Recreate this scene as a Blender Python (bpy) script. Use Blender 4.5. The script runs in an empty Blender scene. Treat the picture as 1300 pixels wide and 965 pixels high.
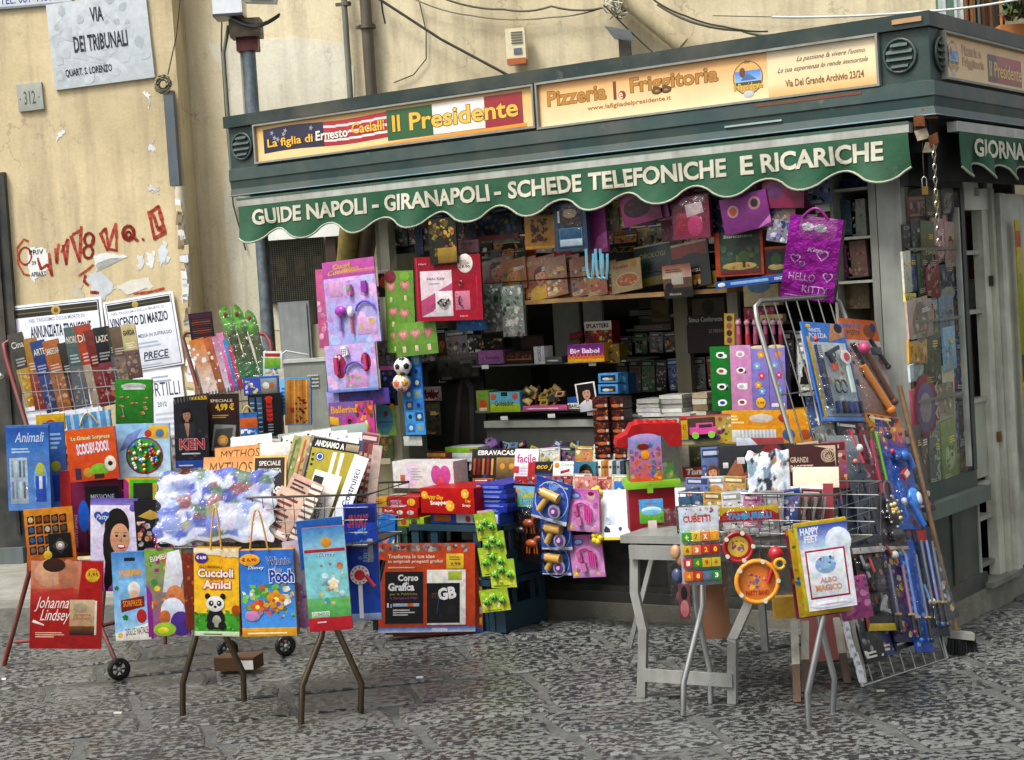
import bpy, math, random
import numpy as np
from mathutils import Vector
sc = bpy.context.scene
COL = sc.collection
rnd = random.Random(7)

# ------------------------------------------------------------------ camera
F, CX, CY = 2240., 650., 482.5
CAM = np.array([2.90034066, -7.33408736, 1.6])
R = np.array([[0.8234954389598558, 0.026437872003473098, 0.5667065386390405],
              [0.5638296777026937, 0.07254089854168295, -0.8226991628660151],
              [-0.06285981668753915, 0.9970149732891143, 0.044830642236262264]])
cd = bpy.data.cameras.new('camera'); cam = bpy.data.objects.new('camera', cd); COL.objects.link(cam)
from mathutils import Matrix
M4 = Matrix.Identity(4)
for i in range(3):
    for j in range(3): M4[i][j] = R[i][j]
    M4[i][3] = CAM[i]
cam.matrix_world = M4
cd.sensor_width = 36; cd.lens = F/1300*36; cd.clip_end = 500; cd.clip_start = .1
sc.camera = cam

# ------------------------------------------------------------------ light
SUN_EL, SUN_AZ = math.radians(58), math.radians(255)   # where the sun stands, azimuth from +X
w = bpy.data.worlds.new('World'); sc.world = w; w.use_nodes = True
nt = w.node_tree; bgn = nt.nodes['Background']
sky = nt.nodes.new('ShaderNodeTexSky'); sky.sky_type = 'NISHITA'; sky.sun_disc = False
sky.sun_elevation = SUN_EL; sky.sun_rotation = math.radians(90)-SUN_AZ
sky.dust_density = 6; sky.air_density = 1.2; sky.ozone_density = .6
hs = nt.nodes.new('ShaderNodeHueSaturation'); hs.inputs['Saturation'].default_value = .2
nt.links.new(sky.outputs[0], hs.inputs['Color']); nt.links.new(hs.outputs[0], bgn.inputs['Color'])
bgn.inputs['Strength'].default_value = .11
sl = bpy.data.lights.new('sun', 'SUN'); sun = bpy.data.objects.new('sun', sl); COL.objects.link(sun)
sl.energy = 1.5; sl.angle = math.radians(14); sl.color = (1, .96, .9)
dv = Vector((math.cos(SUN_EL)*math.cos(SUN_AZ), math.cos(SUN_EL)*math.sin(SUN_AZ), math.sin(SUN_EL)))
sun.rotation_euler = dv.to_track_quat('Z', 'Y').to_euler(); sun.location = dv*20
sc.view_settings.view_transform = 'Standard'; sc.view_settings.look = 'None'
sc.view_settings.exposure = 1.0; sc.view_settings.gamma = 1

# ------------------------------------------------------------------ geometry helpers
def V3(*a): return np.array(a, float)
def nrm(v): v = np.asarray(v, float); return v/np.linalg.norm(v)
Z = V3(0, 0, 1)
def ray(px, py): return R@V3(px-CX, -(py-CY), -F)/F
def at(px, py, D): return CAM+ray(px, py)*D
def G(px, py, z=0): d = ray(px, py); return CAM+d*((z-CAM[2])/d[2])
def Yp(px, py, y): d = ray(px, py); return CAM+d*((y-CAM[1])/d[1])
def Xp(px, py, x): d = ray(px, py); return CAM+d*((x-CAM[0])/d[0])
CR, CU, CB = R[:, 0], R[:, 1], R[:, 2]
DR = nrm([CR[0], CR[1], 0]); DN = V3(DR[1], -DR[0], 0)        # level right, level towards the viewer
def rotz(v, a): c, s = math.cos(a), math.sin(a); return V3(v[0]*c-v[1]*s, v[0]*s+v[1]*c, v[2])
WU = rotz(DR, math.radians(-9)); WN = V3(WU[1], -WU[0], 0)
W1P = at(120, 300, 11.2)
FR = {'K': (V3(0, 0, 0), V3(1, 0, 0), Z, V3(0, -1, 0)),
      'S': (V3(0, 0, 0), V3(0, 1, 0), Z, V3(1, 0, 0)),
      'W': (W1P, WU, Z, WN), 'V': (W1P-WN*.22, WU, Z, WN)}
_b1, _b2 = G(1095, 872), G(1205, 835)
_u = nrm(_b2-_b1); _t = at(1018, 378, 7.42); _v = _t-_b1; _v = nrm(_v-_u*np.dot(_v, _u))
FR['R'] = (_b1, _u, _v, np.cross(_u, _v))

def lin(h):
    if not isinstance(h, str): return tuple(h)
    o = []
    for i in (0, 2, 4):
        c = int(h[i:i+2], 16)/255
        o.append(c/12.92 if c <= .04045 else ((c+.055)/1.055)**2.4)
    return tuple(o)
def mixc(a, b, t):
    a, b = lin(a), lin(b); return tuple(a[i]*(1-t)+b[i]*t for i in range(3))

_tc = {}
def glyphs(s, off=.012, shear=0., res=2):
    k = (s, off, shear, res)
    if k not in _tc:
        cu = bpy.data.curves.new('lettering', 'FONT'); cu.body = s; cu.resolution_u = res; cu.offset = off; cu.shear = shear
        ob = bpy.data.objects.new('lettering', cu); me = ob.to_mesh()
        v = np.array([x.co[:2] for x in me.vertices]).reshape(-1, 2); f = [tuple(p.vertices) for p in me.polygons]
        ob.to_mesh_clear(); bpy.data.objects.remove(ob); bpy.data.curves.remove(cu)
        _tc[k] = (v, f)
    return _tc[k]

class M:
    """collects faces with a colour and a material slot, builds one mesh object"""
    def __init__(s): s.v = []; s.f = []; s.c = []; s.m = []; s.sm = []
    def add(s, verts, faces, col, m=0, smooth=False):
        n = len(s.v); s.v.extend([tuple(map(float, x)) for x in verts])
        one = not isinstance(col, list)
        if one: col = lin(col)
        for f in faces:
            s.f.append(tuple(i+n for i in f)); s.m.append(m); s.sm.append(smooth)
            s.c.append([col]*len(f) if one else [col[i] for i in f])
    def box(s, c, U, V, N, w, h, t, col, m=0):
        """w x h x t box, centre c"""
        c = np.asarray(c, float); U = np.asarray(U)*w/2; V = np.asarray(V)*h/2; N = np.asarray(N)*t/2
        p = [c+a*U+b*V+d*N for d in (-1, 1) for b in (-1, 1) for a in (-1, 1)]
        s.add(p, [(0, 2, 3, 1), (4, 5, 7, 6), (0, 1, 5, 4), (2, 6, 7, 3), (0, 4, 6, 2), (1, 3, 7, 5)], col, m)
    def abox(s, x0, x1, y0, y1, z0, z1, col, m=0):
        s.box(((x0+x1)/2, (y0+y1)/2, (z0+z1)/2), (1, 0, 0), (0, 1, 0), Z, x1-x0, y1-y0, z1-z0, col, m)
    def tube(s, pts, r, col, n=6, m=0, cap=True, r1=None):
        pts = [np.asarray(p, float) for p in pts]; rings = []; prev = None
        for i, p in enumerate(pts):
            d = nrm(pts[min(i+1, len(pts)-1)]-pts[max(i-1, 0)])
            if prev is None:
                a = np.cross(d, Z if abs(d[2]) < .9 else V3(1, 0, 0))
            else: a = prev-d*np.dot(prev, d)
            a = nrm(a); b = np.cross(d, a); prev = a
            rr = r if r1 is None else r+(r1-r)*i/(len(pts)-1)
            rings.append([p+rr*(math.cos(2*math.pi*k/n)*a+math.sin(2*math.pi*k/n)*b) for k in range(n)])
        vs = [q for g in rings for q in g]; fs = []
        for i in range(len(pts)-1):
            for k in range(n):
                a0 = i*n+k; a1 = i*n+(k+1) % n; fs.append((a0, a1, a1+n, a0+n))
        s.add(vs, fs, col, m, n > 4)
        if cap:
            s.add(rings[0], [tuple(range(n))[::-1]], col, m); s.add(rings[-1], [tuple(range(n))], col, m)
    def ball(s, c, r, col, nu=10, nv=6, m=0, sc3=(1, 1, 1), ax=None):
        c = np.asarray(c, float); ax = ax or (V3(1, 0, 0), V3(0, 1, 0), Z)
        vs = []; fs = []
        for j in range(nv+1):
            t = math.pi*j/nv
            for i in range(nu):
                a = 2*math.pi*i/nu
                vs.append(c+r*(math.sin(t)*math.cos(a)*sc3[0]*ax[0]+math.sin(t)*math.sin(a)*sc3[1]*ax[1]+math.cos(t)*sc3[2]*ax[2]))
        for j in range(nv):
            for i in range(nu):
                a = j*nu+i; b = j*nu+(i+1) % nu; fs.append((a, a+nu, b+nu, b))
        s.add(vs, fs, col, m, True)
    def build(s, name, mats, parent=None, origin=None):
        if origin is None: va = np.array(s.v); lo, hi = va.min(0), va.max(0); origin = ((lo[0]+hi[0])/2, (lo[1]+hi[1])/2, lo[2])
        o = np.asarray(origin, float)
        me = bpy.data.meshes.new(name)
        me.from_pydata([(x[0]-o[0], x[1]-o[1], x[2]-o[2]) for x in s.v], [], s.f)
        if not isinstance(mats, (list, tuple)): mats = [mats]
        for k in mats: me.materials.append(MAT[k])
        me.polygons.foreach_set('material_index', s.m); me.polygons.foreach_set('use_smooth', s.sm)
        at_ = me.color_attributes.new('Col', 'FLOAT_COLOR', 'CORNER')
        fl = np.ones((len(me.loops), 4)); fl[:, :3] = np.array([q for g in s.c for q in g])
        at_.data.foreach_set('color', fl.ravel()); me.update()
        ob = bpy.data.objects.new(name, me); COL.objects.link(ob)
        ob.location = tuple(o)
        if parent is not None:
            ob.parent = parent; ob.matrix_parent_inverse = Matrix.Identity(4)
            pw = np.zeros(3); q = parent
            while q is not None: pw += np.array(q.location); q = q.parent
            ob.location = tuple(o-pw)
        return ob
def tag(o, label=None, cat=None, group=None, kind=None):
    if label: o['label'] = label
    if cat: o['category'] = cat
    if group: o['group'] = group
    if kind: o['kind'] = kind
    return o
def empty(name, p, label, cat, group=None):
    o = bpy.data.objects.new(name, None); COL.objects.link(o); o.location = tuple(map(float, p)); o.empty_display_size = .1
    return tag(o, label, cat, group)

# ------------------------------------------------------------------ materials
MAT = {}
def mk(name, rough=.5, metal=0., mott=.10, mscale=30., coat=0., bump=0., bscale=60., alpha=None, spec=.5, fn=None, dirt=0., streak=None, coatbump=False, busy=0.):
    m = bpy.data.materials.new(name); m.use_nodes = True; t = m.node_tree; N = t.nodes; L = t.links
    b = N['Principled BSDF']; b.inputs['Roughness'].default_value = rough; b.inputs['Metallic'].default_value = metal
    b.inputs['Specular IOR Level'].default_value = spec
    ca = N.new('ShaderNodeVertexColor'); ca.layer_name = 'Col'
    geo = N.new('ShaderNodeNewGeometry')
    def noise(scale, detail=3, vec=None, rgh=.6):
        n = N.new('ShaderNodeTexNoise'); n.inputs['Scale'].default_value = scale; n.inputs['Detail'].default_value = detail
        n.inputs['Roughness'].default_value = rgh
        L.new(vec or geo.outputs['Position'], n.inputs['Vector']); return n
    def ramp(src, a, b_, ca_=(0, 0, 0, 1), cb=(1, 1, 1, 1)):
        r = N.new('ShaderNodeValToRGB'); r.color_ramp.elements[0].position = a; r.color_ramp.elements[1].position = b_
        r.color_ramp.elements[0].color = ca_; r.color_ramp.elements[1].color = cb; L.new(src, r.inputs[0]); return r
    def mul(c1, c2, f=1., mode='MULTIPLY'):
        x = N.new('ShaderNodeMix'); x.data_type = 'RGBA'; x.blend_type = mode
        if isinstance(f, float): x.inputs[0].default_value = f
        else: L.new(f, x.inputs[0])
        for s_, i in ((c1, 6), (c2, 7)):
            if isinstance(s_, tuple): x.inputs[i].default_value = s_
            else: L.new(s_, x.inputs[i])
        return x.outputs[2]
    col = ca.outputs['Color']
    if fn: col = fn(N, L, noise, ramp, mul, col, geo, b)
    if mott:
        n = noise(mscale, 4); r = ramp(n.outputs['Fac'], .3, .7, (1-mott*2,)*3+(1,), (1, 1, 1, 1)); col = mul(col, r.outputs[0])
    if busy:
        gm = N.new('ShaderNodeGamma'); gm.inputs[1].default_value = 1.22; L.new(col, gm.inputs[0]); col = gm.outputs[0]
        n = noise(48, 5, rgh=.68); hv = N.new('ShaderNodeHueSaturation'); hv.inputs['Saturation'].default_value = 1.9; hv.inputs['Value'].default_value = 1.; L.new(n.outputs['Color'], hv.inputs['Color'])
        n2 = noise(9, 2); r2 = ramp(n2.outputs['Fac'], .4, .6, (busy*.35,)*3+(1,), (busy,)*3+(1,)); col = mul(col, hv.outputs[0], r2.outputs[0], 'OVERLAY')
    if dirt:
        n = noise(3.2, 6); r = ramp(n.outputs['Fac'], .42, .68, (0, 0, 0, 1), (dirt,)*3+(1,)); col = mul(col, (.12, .10, .075, 1), r.outputs[0], 'MIX')
    L.new(col, b.inputs['Base Color'])
    if bump or coatbump:
        n = noise(bscale, 4); bp = N.new('ShaderNodeBump'); bp.inputs['Strength'].default_value = bump or .5; bp.inputs['Distance'].default_value = .01
        L.new(n.outputs['Fac'], bp.inputs['Height'])
        if not coatbump: L.new(bp.outputs[0], b.inputs['Normal'])
        if coat: L.new(bp.outputs[0], b.inputs['Coat Normal'])
    if coat: b.inputs['Coat Weight'].default_value = coat; b.inputs['Coat Roughness'].default_value = .12
    MAT[name] = m; return m
def run_fn(N, L, noise, ramp, mul, col, geo, b):
    mp = N.new('ShaderNodeMapping'); mp.inputs['Scale'].default_value = (9, 9, .9); L.new(geo.outputs['Position'], mp.inputs[0])
    n = noise(2.4, 5, mp.outputs[0]); r = ramp(n.outputs['Fac'], .48, .72, (0, 0, 0, 1), (.27, .27, .27, 1)); c = mul(col, (.035, .035, .03, 1), r.outputs[0], 'MIX')
    n = noise(7, 7, rgh=.7); r = ramp(n.outputs['Fac'], .62, .70, (0, 0, 0, 1), (.3, .3, .3, 1)); return mul(c, (.25, .25, .22, 1), r.outputs[0], 'MIX')
mk('print', .42, spec=.25, busy=.36, mott=.13, mscale=38)
mk('wrap', .4, spec=.25, busy=.42, mott=.15, mscale=34, coat=.28, bump=.35, bscale=22, coatbump=True)
mk('matte', .8, mott=.1, mscale=20)
mk('plastic', .28, mott=.05, bump=.05, bscale=80)
mk('paint', .42, fn=run_fn, mott=.12, mscale=6, dirt=.5, bump=.08, bscale=25)
mk('cloth', .75, fn=run_fn, mott=.15, mscale=9, bump=.5, bscale=12, dirt=.12)
mk('chrome', .28, 1., mott=.12, mscale=14)
mk('oldmetal', .5, .7, mott=.25, mscale=25, bump=.2)
mk('wood', .55, mott=.25, mscale=18, bump=.1)
mk('foil', .18, .75, mott=.3, mscale=16, bump=.9, bscale=13)
mk('board', .35, mott=.07, mscale=7, coat=.4, dirt=.10)

def film(name, base, gl, bs, bst, fm=.12):
    m = bpy.data.materials.new(name); m.use_nodes = True; t = m.node_tree; N = t.nodes; L = t.links
    for n in list(N):
        if n.type != 'OUTPUT_MATERIAL': N.remove(n)
    out = [n for n in N if n.type == 'OUTPUT_MATERIAL'][0]
    tr = N.new('ShaderNodeBsdfTransparent'); tr.inputs[0].default_value = base
    g = N.new('ShaderNodeBsdfGlossy'); g.inputs['Roughness'].default_value = .05
    mx = N.new('ShaderNodeMixShader'); lw = N.new('ShaderNodeLayerWeight'); lw.inputs['Blend'].default_value = .35
    ma = N.new('ShaderNodeMath'); ma.operation = 'MULTIPLY_ADD'; ma.inputs[1].default_value = fm; ma.inputs[2].default_value = gl
    nz = N.new('ShaderNodeTexNoise'); nz.inputs['Scale'].default_value = bs; gg = N.new('ShaderNodeNewGeometry'); L.new(gg.outputs['Position'], nz.inputs['Vector'])
    bp = N.new('ShaderNodeBump'); bp.inputs['Strength'].default_value = bst; bp.inputs['Distance'].default_value = .02
    L.new(nz.outputs['Fac'], bp.inputs['Height']); L.new(bp.outputs[0], g.inputs['Normal']); L.new(bp.outputs[0], lw.inputs['Normal'])
    L.new(lw.outputs['Facing'], ma.inputs[0]); L.new(ma.outputs[0], mx.inputs[0]); L.new(tr.outputs[0], mx.inputs[1]); L.new(g.outputs[0], mx.inputs[2])
    L.new(mx.outputs[0], out.inputs['Surface']); MAT[name] = m
film('film', (.985, .99, .99, 1), .012, 30, 1., .09)
film('glass', (.97, .98, .97, 1), .02, .6, .05, .07)

def plaster_fn(N, L, noise, ramp, mul, col, geo, b):
    n = noise(1.1, 6); r = ramp(n.outputs['Fac'], .35, .66, (.76, .74, .69, 1), (1.08, 1.07, 1.05, 1)); c = mul(col, r.outputs[0])
    mp = N.new('ShaderNodeMapping'); mp.inputs['Scale'].default_value = (5, 5, .5); L.new(geo.outputs['Position'], mp.inputs[0])
    n2 = noise(2.2, 6, mp.outputs[0]); r2 = ramp(n2.outputs['Fac'], .46, .72, (0, 0, 0, 1), (.5, .5, .5, 1)); c = mul(c, (.27, .215, .14, 1), r2.outputs[0], 'MIX')
    n3 = noise(11, 8, rgh=.7); r3 = ramp(n3.outputs['Fac'],   .60, .72, (0, 0, 0, 1), (.42, .42, .42, 1)); c = mul(c, (.20, .155, .095, 1), r3.outputs[0], 'MIX')
    v = N.new('ShaderNodeTexVoronoi'); v.feature = 'DISTANCE_TO_EDGE'; v.inputs['Scale'].default_value = .9
    n4 = noise(3, 5); ad = N.new('ShaderNodeVectorMath'); ad.operation = 'MULTIPLY_ADD'; ad.inputs[1].default_value = (.55,)*3
    L.new(n4.outputs['Color'], ad.inputs[0]); L.new(geo.outputs['Position'], ad.inputs[2]); L.new(ad.outputs[0], v.inputs['Vector'])
    r4 = ramp(v.outputs['Distance'], 0., .006, (.45, .45, .45, 1), (0, 0, 0, 1)); n5 = noise(1.7, 2); r5 = ramp(n5.outputs['Fac'], .52, .6)
    c = mul(c, (.16, .12, .08, 1), mul(r4.outputs[0], r5.outputs[0]), 'MIX')
    return c
mk('plaster', .9, mott=.06, mscale=60, bump=.35, bscale=16, fn=plaster_fn)

def stone_fn(N, L, noise, ramp, mul, col, geo, b):
    ti = []
    for sc_, ang in (((17, 44, 6), 52), ):
        mp = N.new('ShaderNodeMapping'); mp.vector_type = 'TEXTURE'; mp.inputs['Rotation'].default_value = (0, 0, math.radians(34)); mp.inputs['Scale'].default_value = (1., 1/1.25, 1)
        L.new(geo.outputs['Position'], mp.inputs[0])
    n = noise(31., 2.5, mp.outputs[0], .55)
    big = noise(1.6, 3); ad = N.new('ShaderNodeMath'); ad.operation = 'MULTIPLY_ADD'; ad.inputs[1].default_value = .30; L.new(big.outputs['Fac'], ad.inputs[0]); 
    sb = N.new('ShaderNodeMath'); sb.operation = 'ADD'; sb.inputs[1].default_value = -.15; L.new(n.outputs['Fac'], sb.inputs[0]); L.new(sb.outputs[0], ad.inputs[2])
    r = ramp(ad.outputs[0], .462, .535, (.017, .018, .018, 1), (.145, .150, .142, 1))
    c = mul(col, r.outputs[0])
    rr = ramp(n.outputs['Fac'], .42, .58, (.32,)*3+(1,), (.6,)*3+(1,)); L.new(rr.outputs[0], b.inputs['Roughness'])
    bp = N.new('ShaderNodeBump'); bp.inputs['Strength'].default_value = .6; bp.inputs['Distance'].default_value = .003
    L.new(n.outputs['Fac'], bp.inputs['Height']); L.new(bp.outputs[0], b.inputs['Normal'])
    return c
mk('stone', .6, mott=.15, mscale=90, fn=stone_fn)
def mortar_fn(N, L, noise, ramp, mul, col, geo, b):
    n = noise(30, 6, rgh=.75); r = ramp(n.outputs['Fac'], .35, .7, (.06, .062, .056, 1), (.125, .128, .116, 1)); return mul(col, r.outputs[0])
mk('mortar', .9, mott=.2, mscale=8, bump=.5, bscale=60, fn=mortar_fn)
mk('kerb', .8, mott=.2, mscale=9, bump=.5, bscale=50, dirt=.4)
gm_ = bpy.data.materials.new('lamp_glow'); gm_.use_nodes = True; gm_.node_tree.nodes['Principled BSDF'].inputs['Emission Color'].default_value = (1, .95, .8, 1); gm_.node_tree.nodes['Principled BSDF'].inputs['Emission Strength'].default_value = 5.5; MAT['lamp_glow'] = gm_
mk('foliage', .6, mott=.3, mscale=30)

# ------------------------------------------------------------------ card: a printed thing in a local frame
class Card(M):
    def __init__(s, c, U, V, N, w, h, t, col, side=None, m=0):
        super().__init__(); s.C, s.U, s.V, s.N, s.w, s.h = map(lambda x: np.asarray(x, float) if not np.isscalar(x) else x, (c, U, V, N, w, h))
        s.O = s.C-s.U*w/2-s.V*h/2; s.L = 0; s.asp = w/h
        s.box(s.C-s.N*t/2, U, V, N, w, h, t, side if side is not None else col, m)
        s.lift = 0
        s.rr = random.Random(int(abs(s.C[0]*9973+s.C[2]*7919)*100))
        if side is not None or True: s.r(0, 0, 1, 1, col)
    def P(s, u, v, d=0): return s.O+s.U*(u*s.w)+s.V*(v*s.h)+s.N*d
    def up(s): s.L += 7e-5; return s.L
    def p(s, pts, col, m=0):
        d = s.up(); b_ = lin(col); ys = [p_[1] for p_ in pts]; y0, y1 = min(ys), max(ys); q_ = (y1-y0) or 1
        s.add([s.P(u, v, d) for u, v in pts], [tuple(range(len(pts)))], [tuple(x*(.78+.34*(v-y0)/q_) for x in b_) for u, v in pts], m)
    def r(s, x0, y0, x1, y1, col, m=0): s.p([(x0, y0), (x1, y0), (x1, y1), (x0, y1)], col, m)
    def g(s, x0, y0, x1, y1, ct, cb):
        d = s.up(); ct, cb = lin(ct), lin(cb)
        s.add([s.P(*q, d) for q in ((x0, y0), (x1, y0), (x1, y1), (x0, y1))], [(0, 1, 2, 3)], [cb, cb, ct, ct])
    def e(s, cx, cy, rx, ry=None, col='ffffff', n=14, a=0):
        if ry is None: ry = rx*s.asp
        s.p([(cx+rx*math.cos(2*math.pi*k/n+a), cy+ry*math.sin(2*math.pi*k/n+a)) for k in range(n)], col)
    def ring(s, cx, cy, rx, col, wd=.2, n=16, ry=None):
        if ry is None: ry = rx*s.asp
        d = s.up(); vs = []; 
        for k in range(n):
            a = 2*math.pi*k/n
            vs += [s.P(cx+rx*math.cos(a), cy+ry*math.sin(a), d), s.P(cx+rx*(1-wd)*math.cos(a), cy+ry*(1-wd)*math.sin(a), d)]
        s.add(vs, [(2*k, 2*((k+1) % n), 2*((k+1) % n)+1, 2*k+1) for k in range(n)], col)
    def ln(s, x0, y0, x1, y1, wd, col):
        dx, dy = (x1-x0)*s.w, (y1-y0)*s.h; l = math.hypot(dx, dy) or 1; nx, ny = -dy/l*wd/2, dx/l*wd/2
        s.p([(x0-nx, y0-ny*s.asp), (x1-nx, y1-ny*s.asp), (x1+nx, y1+ny*s.asp), (x0+nx, y0+ny*s.asp)], col)
    def fl(s, cx, cy, r, col, mid='ffe27a', n=5):
        for k in range(n): a = 2*math.pi*k/n+.3; s.e(cx+r*.62*math.cos(a), cy+r*.62*s.asp*math.sin(a), r*.45, None, col, 8)
        s.e(cx, cy, r*.32, None, mid, 8)
    def heart(s, cx, cy, r, col):
        pts = []
        for k in range(18):
            t = 2*math.pi*k/18; pts.append((cx+r*.062*16*math.sin(t)**3, cy+r*s.asp*.062*(13*math.cos(t)-5*math.cos(2*t)-2*math.cos(3*t)-math.cos(4*t))))
        s.p(pts, col)
    def t(s, txt, x, y, w_, h_, col, out=None, rot=0, sh=0, bold=.012, res=2, m=0, fat=.045, grad=None):
        v, f = glyphs(txt, bold, sh, res)
        if not len(v): return
        mn, mx = v.min(0), v.max(0); sz = np.maximum(mx-mn, 1e-6)
        ca, sa = math.cos(math.radians(rot)), math.sin(math.radians(rot))
        def put(vv, cc, lift=0):
            q = (vv-mn)/sz*np.array([w_*s.w, h_*s.h]); q = np.stack([q[:, 0]*ca-q[:, 1]*sa, q[:, 0]*sa+q[:, 1]*ca], 1)
            d = s.up(); s.add([s.O+s.U*(x*s.w+a)+s.V*(y*s.h+b)+s.N*d for a, b in q], f_, cc, m)
        if out: 
            v2, f_ = glyphs(txt, fat, sh, res); put(v2, out)
        f_ = f
        put(v, col)
    def bars(s, x0, y0, x1, y1, n, col, wd=.5):
        d = s.up(); q = []; fs = []; hh = (y1-y0)/n
        for i in range(n):
            xe = x0+(x1-x0)*s.rr.uniform(.6, 1); ya = y0+i*hh; k = len(q)
            q += [s.P(x0, ya, d), s.P(xe, ya, d), s.P(xe, ya+hh*wd, d), s.P(x0, ya+hh*wd, d)]; fs.append((k, k+1, k+2, k+3))
        s.add(q, fs, col)
    def sc(s, n, x0, y0, x1, y1, cols, r=.06, k=6):
        if n > 5: n = int(n*2.3); r = r*.68
        for i in range(n):
            rr = r*s.rr.uniform(.4, 1.2); cx = s.rr.uniform(x0, x1); cy = s.rr.uniform(y0, y1); a0 = s.rr.random()*6
            cx = min(max(cx, x0+rr*.6), x1-rr*.6) if x1-x0 > 2*rr else cx
            pts = []
            for j in range(k):
                a = a0+2*math.pi*j/k; q = rr*s.rr.uniform(.55, 1.1)
                pts.append((min(max(cx+q*math.cos(a), x0), x1), min(max(cy+q*s.asp*math.sin(a), y0), y1)))
            s.L += 2.5e-5; b_ = lin(s.rr.choice(cols)); o_ = lin(s.rr.choice(cols)); s.add([s.P(u, v, s.L) for u, v in pts], [tuple(range(k))], [mixc(b_, o_, s.rr.random()**2*.9) for _ in pts])
    def hd(s, cx, cy, r, hair='2a1a12', skin='d9a27e', body=None, long=False):
        """generic head and shoulders"""
        a = s.asp
        if body: s.p([(cx-r*1.9, cy-r*3.2*a), (cx-r*1.6, cy-r*1.7*a), (cx-r*.5, cy-r*1.15*a), (cx+r*.5, cy-r*1.15*a), (cx+r*1.6, cy-r*1.7*a), (cx+r*1.9, cy-r*3.2*a)], body)
        if long: s.e(cx, cy-r*.5*a, r*1.35, r*1.9*a, hair)
        s.r(cx-r*.35, cy-r*1.5*a, cx+r*.35, cy-r*.6*a, mixc(skin, '8a5038', .3))
        s.e(cx, cy+r*.15*a, r*1.08, r*1.3*a, hair)
        s.e(cx, cy-r*.08*a, r*.82, r*1.08*a, skin)
        s.p([(cx-r*.9, cy+r*.35*a), (cx-r*.6, cy+r*1.1*a), (cx+r*.5, cy+r*1.2*a), (cx+r*.95, cy+r*.4*a), (cx+r*.2, cy+r*.62*a)], hair)
        for k in (-1, 1): s.e(cx+k*r*.33, cy+r*.08*a, r*.13, r*.09*a, '1b1410', 8); s.r(cx+k*r*.33-r*.17, cy+r*.26*a, cx+k*r*.33+r*.17, cy+r*.32*a, hair)
        s.p([(cx-r*.08, cy-r*.35*a), (cx+r*.12, cy-r*.35*a), (cx+r*.04, cy+r*.02*a)], mixc(skin, '7a4030', .35))
        s.e(cx, cy-r*.6*a, r*.28, r*.1*a, 'a8383c', 8)
    def cov(s, bg, seed=0, fig=None, mast=None, mcol='ffffff', pal=None, band=None):
        q = random.Random(seed); s.rr = q
        pal = pal or ['b03428', 'd8b04a', '3d5f8a', '6b8a4a', 'c9a184', '3a2a24', 'e8e0cc']
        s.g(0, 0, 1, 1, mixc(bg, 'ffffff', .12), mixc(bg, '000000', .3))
        fig = q.choice([0, 1, 2, 3]) if fig is None else fig
        if fig == 0: s.sc(14, .05, .08, .95, .72, pal, .16)
        elif fig == 1: s.sc(5, .05, .08, .95, .6, pal, .14); s.hd(.5, .5, .2, q.choice(['241710', '7a4a20', 'c9a050', '3a2418']), q.choice(['e0ac88', 'c98f68', 'ecc4a4']), q.choice(pal), q.random() < .5)
        elif fig == 2:
            s.g(.06, .1, .94, .7, q.choice(pal), q.choice(pal)); s.sc(9, .08, .12, .92, .66, pal, .12)
        else: s.e(.5, .4, .32, None, q.choice(pal)); s.sc(8, .25, .2, .75, .6, pal, .12)
        if band: s.r(0, .8, 1, 1, band)
        if mast: s.t(mast, .06, .83, .88, .11, mcol)
        s.bars(.06, .05, q.uniform(.4, .8), .16, 3, mcol)
        s.bars(q.uniform(.5, .6), .62, .95, .74, 3, q.choice(['ffffff', 'ffe27a', mcol]))

def frame(loc, cx, cy):
    """loc: (frame, offset, tilt, yaw) -> centre, U, V, N"""
    k = loc[0]; off = -loc[1] if loc[0] == 'K' else loc[1]; tilt = math.radians(loc[2]) if len(loc) > 2 else 0; yaw = math.radians(loc[3]) if len(loc) > 3 else 0
    if k == 'D': c = at(cx, cy, off); U, V, N = DR, Z, DN
    else:
        P0, U, V, N = FR[k]; d = ray(cx, cy); c = CAM+d*(np.dot(P0+N*off-CAM, N)/np.dot(d, N))
    if yaw: U = rotz(U, yaw); N = rotz(N, yaw)
    if tilt: V, N = V*math.cos(tilt)-N*math.sin(tilt), N*math.cos(tilt)+V*math.sin(tilt)
    return c, U, V, N
def place(cx, cy, w, h, loc, rot=0):
    c, U, V, N = frame(loc, cx, cy); D = -np.dot(c-CAM, CB)
    a = math.radians(rot)
    if rot: U, V = U*math.cos(a)+V*math.sin(a), V*math.cos(a)-U*math.sin(a)
    wm = w*D/F/max(.25, abs(np.dot(U, CR))+0*abs(np.dot(U, CU)))
    hm = h*D/F/max(.25, abs(np.dot(V, CU)))
    return c, U, V, N, wm, hm, D

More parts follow.
